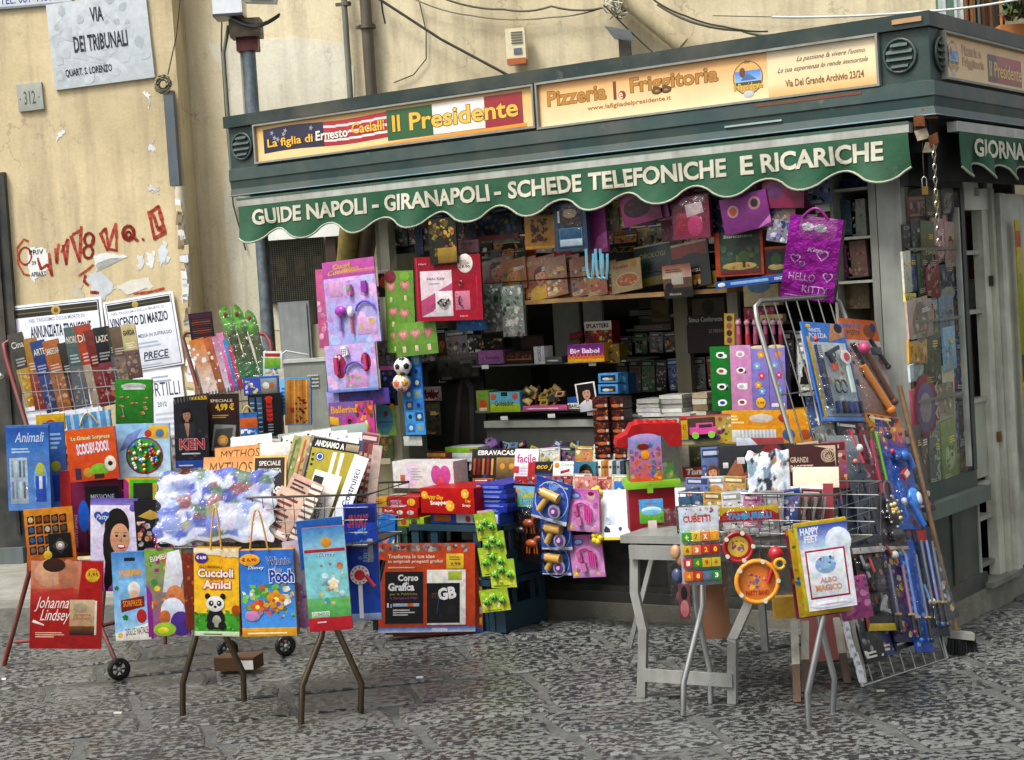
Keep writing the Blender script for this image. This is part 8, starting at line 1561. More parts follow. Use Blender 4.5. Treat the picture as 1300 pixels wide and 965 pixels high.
for i in range(4):
    it('folder', 'folder', ['frontmost purple folder with dark oval print', 'second purple folder in the fanned row', 'third purple folder in the fanned row', 'rearmost purple folder in the fanned row'][i], 813+9*i, 264-2*i, 46, 38, ('K', -.19+.02*i), rot=9, t=.004, col=['7a2a5a', '9a4a88', '8a3a78', '9a4a88'][i], mat='wrap', group='fanned purple folders', art=(lambda c: (c.e(.42, .55, .36, .34, '2a1018', 18), c.sc(8, .2, .4, .65, .8, ['4a1c2c', '1c1014'], .1))) if i == 0 else None)
hang('magazine', 'magazine', 'bright magazine row end lit behind the purple folders', 832, 303, 62, 20, '8a8a7a', ['c8c8b8', '8a1c24', '3a2a24', 'd8d4c0', '5a6a4a'], yy=.22, n_=18, r_=.08, tilt=15)
def pinkbag(c): c.g(0, 0, 1, 1, '6a1c3a', '7a2848'); c.r(.1, .1, .45, .6, '8a1c3c'); c.p([(.4, .5), (.85, .6), (.8, .85), (.35, .8)], 'b8a8a8'); c.p([(.5, .3), (.8, .36), (.78, .5), (.5, .44)], 'a89498'); c.e(.6, .3, .2, .25, 'a83a68'); c.e(.72, .92, .16, .06, '8a7a80')
it('toy_bag', 'bag', 'clear raspberry bag with white labelled bottle under the awning', 877, 276, 44, 54, ('K', -.19), t=.03, col='6a2240', mat='wrap', art=pinkbag); bag(1, .03)
hang('magazine', 'magazine', 'rose coloured face magazine left of the raspberry bag', 848, 290, 16, 34, '8a5060', ['b88a90', '6a3444'], yy=-.02, n_=8)
hang('toy_pack', 'toy', 'dark blue and plum pack between raspberry bag and purple folder', 909, 270, 20, 60, '1c2440', ['3a4a7a', '5a2a4a', '14182a', '8a7a8a'], yy=-.12, n_=16)
it('folder', 'folder', 'large purple folder tilted with two small round pictures', 946, 270, 54, 46, ('K', -.21), rot=8, t=.008, col='7a2a7a', mat='wrap', art=lambda c: (c.g(0, 0, 1, 1, '8a3a88', '6a2468'), c.e(.25, .6, .12, None, 'b08a8a'), c.e(.25, .6, .08, None, 'a85a3a'), c.e(.72, .7, .13, None, 'a8808a'), c.e(.72, .7, .08, None, '3a2a2a'), c.p([(.7, 0), (1, .1), (1, .3)], 'b87ab0')))
it('folder', 'folder', 'raspberry pink folder with an oval at the top right', 994, 246, 48, 36, ('K', -.2), rot=-4, t=.008, col='8a2454', mat='wrap', art=lambda c: (c.e(.3, .6, .2, .3, '6a3a6a'), c.r(.0, .1, .12, .5, 'a86a8a')))
hang('toy_bag', 'bag', 'tan and blue printed children bag under the raspberry folder', 988, 276, 38, 30, '8a7460', ['a88a5a', '3a4a7a', 'b8b0a0', '5a7a9a'], yy=-.18, rot=-4)
hang('toy_bag', 'bag', 'spotted white bag dangling beside the storybook', 994, 294, 36, 28, '8a8a98', ['c8c8d0', '2a2a30', '4a5a9a', 'b0b0bc'], yy=-.2, rot=-12)
def snow(c): c.r(0, 0, 1, 1, 'b04a14'); c.g(.1, .12, .95, 1, '2c3c34', '3a4a34'); c.r(.1, .03, .95, .12, '6a1c24'); c.sc(14, .12, .14, .93, .7, ['2a5a5a', '4a5a3a', '1c3a44', '6a6a3a'], .12); c.t('Biancaneve', .2, .86, .6, .07, 'a8b0a8', sh=.1); c.e(.5, .22, .36, .09, 'a8945a'); c.e(.6, .42, .12, .14, '4a6a3a'); c.r(.57, .18, .63, .35, '5a3a24'); c.sc(4, .25, .14, .9, .26, ['8a4a28', 'a8603a'], .06)
it('storybook', 'book', 'orange framed storybook with a dark forest cover', 938, 322, 56, 56, ('K', -.13), t=.02, col='b04a14', mat='wrap', art=snow)
it('dvd_case', 'dvd', 'small orange disc case with round forest picture beside the storybook', 985, 332, 34, 38, ('K', -.12), t=.02, col='a8481a', mat='wrap', art=lambda c: (c.r(.1, .08, .92, .92, '6a1c1c'), c.e(.5, .5, .38, None, '24343a', 20), c.e(.5, .32, .28, .1, 'a8945a'), c.e(.52, .58, .18, .2, '3a5a34')))
it('base_strip', 'card', 'blue strip with white sheep logo under the storybook', 956, 357, 88, 9, ('K', -.15), rot=3, t=.01, col='2a5aa0', mat='wrap', art=lambda c: (c.e(.08, .5, .05, .3, 'd8dcd8'), c.r(.2, .3, .7, .7, '8ab0d0'), c.t('DEAGOSTINI', .78, .3, .18, .4, 'e0e4e8')))
# metallic gift bag
def foilbag(c):
    c.g(0, .0, 1, 1, 'b028b0', '8a1888'); c.g(.2, .74, .9, 1, 'b86ab0', 'a03a98'); c.e(.6, .87, .12, .05, 'c8c8d0'); c.e(.36, .87, .12, .05, 'c8c8d0')
    for x, y, r_ in ((.2, .48, .1), (.34, .42, .06), (.7, .55, .12), (.85, .3, .1)): c.heart(x, y, r_, 'd0b0d0'); c.heart(x, y, r_*.75, '8a1a8a')
    c.t('Kitty', .4, .56, .35, .07, 'd0b8d0', sh=.3); c.t('HELLO', .12, .22, .5, .09, 'c8a8c8', bold=0); c.t('KITTY', .4, .08, .48, .09, 'c8a8c8', bold=0); c.r(.08, .03, .9, .04, 'd0b0d0')
it('gift_bag', 'bag', 'shiny magenta foil gift bag hung above the wire rack', 1030, 328, 62, 104, ('K', -.36, 0, 8), rot=-11, t=.05, col='801480', side='5a0c5a', mat='foil', art=foilbag); handle('7a1070', .25, .72, .12, .98, .007)
# ---- SHELF OF MAGAZINES
SH = 'magazines on the wooden shelf'
S_ = [('POCO', 636, 312, 56, 16, '2a2a22', 'back row magazine at the left above the front row', .22), ('BOUTIQUE', 645, 322, 46, 12, '3a3a32', 'dark magazine with pale masthead just under the leftmost back one', .18),
      (None, 786, 300, 40, 18, '5a4a40', 'shaded back row magazine with red block near the straps', .24), ('EX', 794, 302, 30, 16, '7a1c20', 'back row red magazine behind the jazz cover', .2)]
for tx, x, y, w_, h_, cl, lb, yy in S_: mag(lb, x, y, w_, h_, ('K', yy, 12), cl, int(x), mast=tx, group=SH, mcol='a8a898')
F_ = [(630, 345, 34, 34, 'SU', '3a4a6a', 'blue tinted magazine at the far left of the front row', 1), (652, 349, 26, 40, None, '7a5a44', 'tan face magazine after the blue tinted one', 1), (668, 350, 22, 46, 'VOI', '8a6a3a', 'magazine with an orange disc in the front row', 3), (686, 351, 32, 50, 'Bella', '7a3a34', 'magazine with dark haired person left of the sand one', 1), (706, 351, 22, 50, None, '6a5a40', 'sand coloured magazine left of the red nosed one', 0),
      (722, 350, 24, 50, 'CHI', '8a5a4a', 'magazine with brown suit photo right of the sand one', 1), (738, 351, 22, 50, None, '7a2c28', 'brick red magazine behind the blue straps', 0), (757, 354, 20, 44, None, '6a5c3c', 'olive tan magazine just behind the straps', 2), (772, 354, 18, 44, None, '8a7a58', 'sand magazine right before the food cover', 2)]
for x, y, w_, h_, tx, cl, lb, fg in F_: mag(lb, x, y, w_*1.2, h_, ('K', .05+.012*(int(x/7) % 4), 12), mixc(cl, 'f0a060', .42), int(x)+3, rot=9, mast=tx, fig=fg, group=SH, mcol='c8b88a')
it('magazine', 'magazine', 'dark magazine with big gold letters above the food cover', 788, 323, 40, 28, ('K', .14, 10), t=.006, col='24221a', mat='wrap', group=SH, art=lambda c: (c.t('JAZZ', .05, .5, .9, .35, '8a7a4a', bold=.02), c.r(0, .3, 1, .4, '1a1812')))
it('magazine', 'magazine', 'food magazine with red title and an orange roast', 795, 350, 36, 40, ('K', .03, 10), rot=7, t=.006, col='b8a070', mat='wrap', group=SH, art=lambda c: (c.t('Ricette', .08, .76, .5, .12, 'a82024', bold=.03), c.e(.78, .84, .1, None, 'c89a2a'), c.e(.52, .36, .4, .24, 'c8b48a', 18), c.e(.52, .36, .34, .2, 'b0642a', 18), c.sc(12, .25, .2, .8, .5, ['c87a3a', '8a4420', 'd8944a'], .08)))
it('magazine', 'magazine', 'dark green OROLOGI magazine with a grey watch frame', 829, 336, 44, 52, ('K', .1, 10), rot=6, t=.008, col='3a5a48', mat='wrap', group=SH, art=lambda c: (c.t('OROLOGI', .14, .68, .7, .12, 'b8a888', bold=0), c.r(.3, .25, .9, .58, '3a443c'), c.r(.36, .3, .84, .52, '1c2420'), c.g(.2, 0, 1, .2, '8a7a2a', '6a5c20'), c.r(0, .96, 1, 1, 'c8c8b8')))
it('magazine', 'magazine', 'black magazine with orange top and yellow battery toy', 877, 336, 44, 58, ('K', .02, 8), rot=7, t=.012, col='242220', mat='wrap', group=SH, art=lambda c: (c.r(0, .68, .95, .95, 'a04a38'), c.r(0, .95, .95, 1, 'd0ccb8'), c.e(.55, .55, .35, .2, '2e2c2c'), c.t('DURACELL', .3, .33, .45, .07, 'd8d0b8', bold=.03), c.r(.35, .12, .72, .26, 'c08428'), c.e(.42, .1, .05, .06, 'd8b878'), c.e(.56, .1, .05, .06, 'd8b878'), c.e(.68, .1, .04, .06, 'd8b878')))
it('magazine', 'magazine', 'white and brown coin booklet clipped over the shelf edge', 860, 357, 34, 42, ('K', -.03), rot=2, t=.006, col='6a5444', mat='wrap', group=SH, art=lambda c: (c.g(0, .6, 1, 1, 'a8644a', 'c8b8a8'), c.g(0, 0, 1, .3, '2c2824', '1c1a18'), c.r(.3, .4, .7, .72, 'b8b4a8'), c.e(.2, .35, .15, .12, '1a1614'), c.bars(.1, .78, .8, .9, 2, '4a3a30'), c.t('Monete', .2, .08, .4, .08, 'a8a49c')))
for i, (x, cl, lb) in enumerate(((902, 'b8a0b0', 'white pink book with figure 20 on its side'), (908, 'b89a1c', 'yellow book end at the shelf right'), (913, '3a3024', 'dark book between yellow one and storybook'))): it('book', 'book', lb, x, 342, 12, 44, ('K', .03), rot=2, t=.06, col=cl, mat='wrap', art=(lambda c: (c.g(0, 0, 1, .45, 'b89a1c', 'a88a18'), c.t('20', .1, .5, .8, .14, '1c1a18', bold=.03))) if i == 0 else None)
def discs(c):
    for j in range(5): c.sc(8, 0, .2*j, 1, .2*j+.19, [['5a5a54', '8a8a84', '4a3a34'], ['a8a8a0', '6a2a28', 'c0c0b8'], ['3a4a40', '7a8a80', 'b0b0a0'], ['2a3a34', '8a9a8a', '5a6a5a'], ['4a5a5a', 'c0c8c0', '6a7a70']][j], .16)
    c.ln(.5, 0, .5, 1, .0015, '2a2c28')
it('disc_bundle', 'dvd', 'left clear wrapped bundle of stacked disc cases', 626, 391, 27, 60, ('K', -.06), rot=0, t=.02, col='6a706a', mat='wrap', art=discs, group='wrapped disc case bundles'); bag(1, .01)
it('disc_bundle', 'dvd', 'right clear wrapped bundle hanging slightly lower', 651, 395, 27, 64, ('K', -.08), rot=0, t=.02, col='7a807a', mat='wrap', art=discs, group='wrapped disc case bundles'); bag(1, .01)
# ---- shaded glass window left of the counter with comics
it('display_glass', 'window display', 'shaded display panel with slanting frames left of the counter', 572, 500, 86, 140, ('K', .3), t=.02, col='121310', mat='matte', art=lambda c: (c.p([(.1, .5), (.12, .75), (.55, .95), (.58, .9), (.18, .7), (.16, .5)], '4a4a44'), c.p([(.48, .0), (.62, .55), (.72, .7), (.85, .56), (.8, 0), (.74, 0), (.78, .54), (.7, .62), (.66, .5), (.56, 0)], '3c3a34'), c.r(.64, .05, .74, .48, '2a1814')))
mag('shaded comic with slanting white masthead in the left display', 582, 466, 52, 32, ('K', .22), '1c1a16', 5, rot=3, mast='NATHAN', mcol='7a7a70', fig=0, pal=['2a2a24', '3a3a34', '4a4a40'], name='comic', cat='comic')
mag('comic with red looping letters on white in the left display', 546, 500, 28, 18, ('K', .1), 'a89a94', 6, mast=None, fig=0, pal=['8a1c24', 'b8aca8', '5a2a2a'], name='comic', cat='comic', art=lambda c: c.t('Volix', .05, .2, .9, .6, '7a1420', bold=.05, sh=.3))
mag('dark western comic with a faint rider under the red lettered one', 546, 532, 28, 42, ('K', .12), '2a2418', 7, mast='TEX', mcol='8a7a3a', fig=0, pal=['3a3020', '1c1810', '4a4430'], name='comic', cat='comic')
mag('dim grey comic cover beside the western one', 566, 470, 22, 34, ('K', .25), '24241f', 8, mast=None, fig=2, pal=['3a3a34', '1c1c18'], name='comic', cat='comic')
it('comic', 'comic', 'dull olive book rack corner low in the left display', 520, 600, 14, 20, ('K', .2), t=.02, col='3a3a30')
# ---- right glazed cabinet goods
for i, (x, y, w_, h_, cl, cs, lb) in enumerate(((1083, 233, 30, 12, '1c4a8a', ['2a5a9a', '12305a'], 'blue wrapped rolls on top of the narrow cabinet'), (1076, 276, 18, 44, '3a5a68', ['5a7a84', '2a4450'], 'teal book on the upper cabinet shelf'), (1090, 276, 16, 46, '9aa49a', ['c0c0a8', '6a7a7a', 'a8905a'], 'pale grey figurine book beside the teal one'), (1072, 330, 14, 44, '7a4a6a', ['9a5a7a', 'a8703a'], 'mauve book leaning in the middle cabinet shelf'), (1088, 329, 22, 46, '9a7a70', ['b89a88', '6a5048', 'a8808a'], 'rosy brown album leaning in the middle cabinet shelf'), (1086, 375, 30, 34, '7a6a50', ['8a7a5c', '6a5a44'], 'brown paper parcel on the lowest visible cabinet shelf'))):
    hang('book' if i else 'wrapped_roll', 'book' if i else 'roll', lb, x, y, w_, h_, cl, cs, yy=.08, n_=9, rot=[0, -2, 1, 4, 3, 0][i], t=.03)
m = M(); c = at(1046, 262, 7.9); m.box(c, nrm(DR+Z*.1), Z, DN, .07, .05, .05, 'd8dcd4'); m.box(c-Z*.05, DR, Z, DN, .06, .03, .04, '8a2a24'); o = m.build('small_carton', 'print'); tag(o, 'small white and red carton at the top right of the opening', 'box')

# ================================================================== TOY WEAPONS ON THE WIRE RACK
WR = 'toy weapon packs on the wire rack'
def wpack(label, q4, col, art, d=.012, toys=None, bl=True, t=.008, name='toy_weapon_pack'):
    """q4: four pixel corners TL TR BR BL, on the rack plane"""
    P0_, U_, V_, N_ = FR['R']; P = []
    for px, py in q4: dr_ = ray(px, py); P.append(CAM+dr_*(np.dot(P0_+N_*d-CAM, N_)/np.dot(dr_, N_)))
    c = sum(P)/4; up_ = nrm((P[0]+P[1]-P[2]-P[3])/2); rt = (P[1]+P[2]-P[0]-P[3])/2; w_ = np.linalg.norm(rt); rt = nrm(rt-up_*np.dot(rt, up_)); h_ = np.linalg.norm((P[0]+P[1]-P[2]-P[3])/2)
    k = Card(c, rt, up_, np.cross(rt, up_), w_, h_, t, col); art(k); o = k.build(name, 'wrap', origin=c-up_*h_/2); tag(o, label, 'toy', WR)
    global LAST; LAST = (o, k)
    if toys: sub('toy_gear', 'plastic', toys)
    if bl: blister(.92, .74, .5, .4, .05)
    return o
def gun(m, k, x, y, s_, col, rot=0, long=0., d=.02):
    a_ = math.radians(rot); u = k.U*math.cos(a_)+k.V*math.sin(a_); v = k.V*math.cos(a_)-k.U*math.sin(a_); c = k.P(x, y, d)
    m.box(c, u, v, k.N, s_*(1+long), s_*.2, .018, col); m.box(c-u*s_*.3-v*s_*.28, nrm(u+v*.25), nrm(v-u*.25), k.N, s_*.22, s_*.5, .016, col); m.tube([c-v*s_*.1+s_*.13*(math.cos(i*.63)*u+math.sin(i*.63)*v)-v*s_*.1 for i in range(11)], s_*.03, col, 4, cap=False); m.box(c+u*s_*(.5+long/2)+v*s_*.03, u, v, k.N, s_*.12, s_*.1, .014, 'a8482a' if rnd.random() < .4 else col)
def police(c):
    c.g(0, 0, 1, 1, '4a8ad8', '2a5aa8'); c.r(.1, .05, .95, .8, 'b8c8d0'); c.g(.12, .08, .93, .76, 'd8dcd4', '90a8bc'); c.sc(10, .3, .1, .9, .7, ['e8e8e0', 'a8c0d0', 'c87848', 'c8ccb8'], .1); c.r(.05, .0, .12, .85, 'd8b82a'); c.t('WHITE', .12, .9, .3, .04, 'e8ecf0'); c.t('POLIZIA', .12, .84, .42, .05, 'e8ecf0', bold=.02); c.e(.14, .96, .06, .02, 'e8c82a'); c.p([(.55, .8), (.95, .86), (1, .95), (.7, 1)], 'c8946a'); c.e(.85, .95, .1, .05, '1c1814'); c.g(0, 0, 1, .04, '8ab0e0', '5a8ad0')
def policet(m, k):
    m.box(k.P(.16, .45, .022), k.U, k.V, k.N, .022, .26, .02, '1c2440'); 
    for i in range(8): m.box(k.P(.16, .62+.018*i, .033), k.U, k.V, k.N, .024, .004, .004, 'a8b0b8')
    m.ball(k.P(.12, .8, .03), .012, 'b83028', 7, 5); gun(m, k, .5, .70, .09, '22283a', 20)
    c = k.P(.78, .64, .02); m.tube([c, c+k.N*.006], .032, 'd8d8dc', 16); m.tube([c+k.N*.006, c+k.N*.01], .018, 'b83028', 12); m.box(k.P(.8, .42, .02), k.U, k.V, k.N, .02, .12, .01, 'b8ccc0')
    m.box(k.P(.5, .54, .018), k.U, k.V, k.N, .03, .03, .01, 'c0482c')
    for i in range(2): m.tube([k.P(.45+.14*i, .34, .02)+.02*(math.cos(t_*.63)*k.U+1.4*math.sin(t_*.63)*k.V) for t_ in range(11)], .004, '3a3a34', 5, cap=False)
    for x in (.35, .5, .62, .76, .88): m.box(k.P(x, .13, .02), k.U, k.V, k.N, .014, .05, .018, ['1c2a5a', '2a3a6a', '14181c'][int(x*10) % 3])
wpack('police play set with baton, pistol and red dotted paddle, upper left of rack', ((1019, 411), (1067, 409), (1099, 532), (1044, 538)), '4a80c8', police, .03, policet)
def rifles(c):
    c.g(0, 0, 1, 1, 'c86a2c', 'b85a2a'); c.g(0, .0, 1, .78, 'c8c0c0', '8a6a5a'); c.t('SUPER WILD', .06, .90, .5, .05, '3a5a9a', out='d8c8a0', bold=.03); c.t('WESTER', .1, .83, .4, .05, '5a1c14', out='d8b880', bold=.03); c.e(.75, .88, .16, .07, '8a5434'); c.e(.88, .92, .08, .05, '3a4a7a'); c.sc(14, .05, .3, .95, .75, ['c83a5a', '3a3a40', 'd8d0cc', '8a3a3a', '5a4a44'], .1)
def rift(m, k):
    for x0, y0, x1, y1, cl, r_ in ((.1, .72, .62, .2, '2a1c18', .012), (.25, .5, .75, .05, 'c8782a', .016), (.45, .62, .9, .14, '5a3420', .014), (.62, .78, .95, .5, '1c1c20', .010)): m.tube([k.P(x0, y0, .02), k.P(x1, y1, .022)], r_, cl, 7); m.ball(k.P(x1, y1, .022), r_*1.4, cl, 7, 5)
    m.ball(k.P(.4, .68, .02), .028, 'b8386a', 8, 5); m.box(k.P(.72, .66, .02), k.U, k.V, k.N, .05, .03, .02, '26282c')
wpack('wild west rifle pack under an orange header, upper right of rack', ((1064, 406), (1112, 405), (1136, 524), (1096, 532)), 'b8602a', rifles, .02, rift)
wpack('grey card edge lettered USE peeping behind the police set', ((1032, 538), (1092, 532), (1100, 556), (1040, 562)), '8a8e8a', lambda c: (c.sc(12, 0, 0, 1, 1, ['a8a89c', '5a5a54', '7a5a4a', 'c0c0b4'], .08), c.t('USER', .35, .3, .35, .35, 'd8d8d4', bold=.03)), .012, None, False)
def blackg(c): c.g(0, 0, 1, 1, '7a8a94', '2a3444'); c.g(0, .86, 1, 1, 'a8b0b4', '8a949a'); c.sc(10, .05, .1, .95, .8, ['3a4a5a', '1c2430', '5a6a7a'], .16); c.r(0, 0, 1, .05, 'c8c4c0'); c.sc(5, 0, .01, 1, .07, ['a8482a', 'd8d8d0'], .05)
def blackt(m, k): gun(m, k, .55, .62, .13, '1a2438', 20); gun(m, k, .55, .42, .12, '222c40', 25, .2); gun(m, k, .5, .22, .12, '182030', 15); m.box(k.P(.3, .4, .02), nrm(k.U+k.V*.1), nrm(k.V-k.U*.1), k.N, .03, .2, .02, '28344a'); m.ball(k.P(.55, .76, .03), .012, 'c86a4a', 7, 5); m.tube([k.P(.75, .75, .02), k.P(.8, .15, .02)], .011, '1c2434', 6)
wpack('pack of navy black toy pistols, largest at the middle left of rack', ((1048, 556), (1088, 550), (1122, 698), (1084, 706)), '5a6a74', blackg, .04, blackt)
wpack('green stalk and crimson blade toys in a clear pack at rack middle', ((1092, 548), (1112, 546), (1130, 640), (1106, 645)), '8a3444', lambda c: (c.sc(12, 0, 0, 1, 1, ['a82440', '3a2a34', '6a1c30', 'b8a8b0'], .25), c.r(.55, .3, .68, 1, '5a8a28')), .03, lambda m, k: (m.tube([k.P(.35, .85, .02), k.P(.5, .15, .02)], .010, '8a1c34', 7), m.tube([k.P(.7, .98, .02), k.P(.85, .3, .02)], .007, '5a9a28', 6)))
def knight(c): c.g(0, 0, 1, 1, '6a6a74', '3a3234'); c.sc(14, .05, .05, .95, .95, ['3a3438', '8a8a94', 'a85a2a', '2a2428'], .16); c.r(0, 0, 1, .05, 'b8b8b4')
def knightt(m, k):
    c = k.P(.5, .52, .022); m.ball(c, .055, '2c2628', 14, 7, 0, (.85, 1.1, .35), (k.U, k.V, k.N))
    for i in range(16): m.ball(c+k.N*.018+k.U*rnd.uniform(-.028, .028)+k.V*rnd.uniform(-.035, .035), .009, rnd.choice(['c8aa5a', 'e0cc8a', '8a6a2a']), 6, 4)
    for i in range(8): a_ = i*.785; m.ball(c+k.U*.05*math.cos(a_)+k.V*.065*math.sin(a_)+k.N*.008, .006, 'a8a8ac', 6, 4)
    m.ball(k.P(.5, .2, .02), .045, '34302f', 12, 6, 0, (1, .6, .4), (k.U, k.V, k.N)); m.tube([k.P(.5, .8, .02)+.03*(math.cos(i*.5)*k.U+1.6*math.sin(i*.5)*k.V) for i in range(13)], .008, '5a4a5a', 5, cap=False)
wpack('knight armour toy pack with a gold embossed dark shield', ((1106, 612), (1132, 606), (1154, 690), (1122, 706)), '4a444a', knight, .035, knightt)
def dragon(c): c.g(0, 0, 1, 1, '2a5ac0', '3a78c8'); c.g(0, .8, 1, 1, 'd8902a', '5a3a9a'); c.sc(9, .0, .78, 1, 1, ['e8a82a', 'c84a28', '3a3a9a', 'e0c83a'], .12); c.sc(10, 0, 0, 1, .75, ['1c48a0', '4a90d8', 'a82a34', '101c3a'], .16)
def dragont(m, k):
    m.tube([k.P(.2, .72, .02), k.P(.7, .7, .03), k.P(.8, .58, .03)], .016, '1f56a8', 8); m.ball(k.P(.55, .7, .03), .024, '2460b4', 9, 6); m.ball(k.P(.3, .68, .03), .018, '123a78', 8, 5); m.box(k.P(.45, .52, .03), nrm(k.U+k.V*.7), nrm(k.V-k.U*.7), k.N, .05, .034, .016, 'a82830'); m.box(k.P(.45, .52, .04), nrm(k.U+k.V*.7), nrm(k.V-k.U*.7), k.N, .034, .022, .002, 'd8c8b8'); m.ball(k.P(.6, .28, .03), .042, '3a80d0', 11, 6, 0, (1, 1.2, .4), (k.U, k.V, k.N)); m.ball(k.P(.68, .28, .045), .024, 'c8d0d8', 9, 5, 0, (.8, 1.2, .3), (k.U, k.V, k.N)); m.tube([k.P(.4, .3, .03), k.P(.75, .02, .03)], .012, '2a68c8', 6); m.ball(k.P(.15, .74, .03), .012, 'b82a3a', 6, 4)
wpack('bright blue dragon gun pack on the right side of the rack', ((1116, 545), (1144, 540), (1176, 668), (1140, 676)), '3068c0', dragon, .04, dragont)
def longt(cols):
    def f(m, k):
        for i, cl in enumerate(cols): x = .2+.6*i/max(1, len(cols)-1); m.tube([k.P(x, .86, .014), k.P(x, .3, .014)], .0065, mixc(cl, 'a0a8b8', .3), 6); m.box(k.P(x, .3, .016), k.U, k.V, k.N, .028, .008, .014, 'b8923a'); m.tube([k.P(x, .28, .016), k.P(x, .12, .016)], .009, '14161c', 6); m.ball(k.P(x, .1, .016), .011, cl, 7, 5)
    return f
wpack('black pack with yellow foot low at the left of the rack', ((1086, 712), (1118, 702), (1136, 790), (1104, 812)), '2a2422', lambda c: (c.sc(12, .05, .15, .95, .95, ['5a3a2a', '8a8a90', 'b04a28', '1c1a1c'], .16), c.r(0, 0, 1, .1, 'd8c02a'), c.p([(0, 0), (.12, .1), (.1, .7), (0, .8)], 'b83a28')), .03, lambda m, k: (gun(m, k, .5, .65, .08, '1a1a1c', 70), gun(m, k, .6, .35, .07, '8a8c90', 60)))
wpack('narrow violet and navy sword pack low beside the yellow footed one', ((1120, 706), (1142, 698), (1162, 800), (1140, 830)), '3a3060', lambda c: c.sc(12, 0, .05, 1, .95, ['2a2a6a', '8a2a5a', 'c8c0b0', '1c1c3a', 'b8a83a'], .2), .028, longt(['3a2a5a', '8a2448']))
wpack('bright blue toothed sword pack reaching the rack foot', ((1140, 688), (1158, 682), (1184, 818), (1166, 838)), '2a62b8', lambda c: (c.sc(12, 0, .05, 1, .95, ['3a7ad0', '1c3a80', '8ab0e0'], .18), [c.r(.1, .08*i+.05, .3, .08*i+.08, '8ab8e8') for i in range(11)]), .032, longt(['2a68c8', '14284a']))
wpack('dark sword pack with red lantern detail at the rack right edge', ((1160, 672), (1178, 664), (1206, 800), (1184, 815)), '22304a', lambda c: (c.sc(10, 0, .05, 1, .95, ['1c2434', '3a6ab0', '5a6a8a'], .2), c.r(.2, .35, .9, .45, 'a82838'), c.r(.2, .85, .7, 1, 'b82a24')), .036, longt(['18202e', '2a5aa8', '1c2836']))
wpack('red topped blue pack tucked under the blue dragon gun', ((1146, 655), (1166, 650), (1178, 700), (1158, 708)), '3a4a6a', lambda c: (c.r(.1, .5, .5, 1, 'b82824'), c.sc(6, .3, .1, 1, .6, ['14181c', '5a8ac0', 'c8c8d0'], .2)), .03, None, False)
wpack('white plastic strip curled along the left edge of the rack', ((1018, 420), (1026, 420), (1052, 540), (1040, 540)), 'c8ccd0', lambda c: c.sc(10, 0, 0, 1, 1, ['e0e4e4', 'a8b0b4', 'b8423a'], .4), -.02, None, False)

# ================================================================== SIDE WINDOW GOODS
SW = [(1166, 262, 26, 22, '6a1c1c', 'LOASNE', 'red magazine high in the side window'), (1186, 256, 22, 34, '34362a', None, 'dark olive magazine with a yellow number tag'), (1203, 254, 16, 30, '3a2a28', None, 'brownish dark magazine top right of the side window'),
      (1153, 305, 12, 34, '1c1c1c', 'ON', 'black magazine edge lettered ON'), (1164, 300, 14, 36, '16161a', None, 'black and pink book spine column in the side window'), (1178, 310, 18, 50, '4a5a34', None, 'green magazine leaning by the dark window upright'),
      (1194, 305, 20, 52, 'b8828a', None, 'pink striped magazine behind the chain'), (1207, 310, 14, 48, 'a88a88', None, 'pale rose magazine at the window right edge'), (1148, 345, 10, 44, 'a8a89a', None, 'cream papers at the left of the middle window shelf'), (1157, 342, 14, 46, '2a4a7a', 'BLU', 'blue book with red letters in the side window'),
      (1172, 345, 14, 48, '3a4a38', None, 'dark green book beside the blue one'), (1184, 345, 18, 56, '7a2a2a', 'FIABE', 'brick red magazine in the window middle'), (1202, 352, 22, 50, '243040', 'STORIA', 'navy book with white round dome picture'),
      (1152, 378, 14, 10, 'b8a85a', None, 'yellow paperback lying on the window shelf'), (1160, 404, 32, 44, '9a8a80', None, 'pale note book on the lower window shelf'), (1183, 398, 18, 40, '8a9aa4', None, 'silver blue magazine low in the window'), (1202, 400, 20, 44, '6a7888', None, 'steel blue magazine low at right of the window'),
      (1158, 446, 24, 26, 'a8842c', 'GIT', 'gold lettered book in the side window'), (1158, 470, 26, 18, 'a8b8c4', None, 'light blue booklet under the gold lettered one'), (1184, 450, 22, 66, '3a4224', 'LIGA', 'tall dark olive book with lime title'), (1206, 442, 16, 46, '7a9ab0', None, 'pale blue book right of the olive one'),
      (1200, 500, 26, 60, 'a8a08a', None, 'cream album behind the window glass centre'), (1166, 515, 34, 44, '8a3a4a', None, 'round pink toy clock card in the window'), (1158, 575, 12, 60, '3a3a30', None, 'black and yellow book at bottom left of the window'), (1172, 575, 14, 62, '5a4430', None, 'brown book at window bottom'), (1188, 580, 16, 64, '4a564a', 'LADY', 'grey green spine with tall pale lettering'), (1206, 572, 20, 66, '6a7a3a', None, 'grey book with yellow green figure, bottom right of window')]
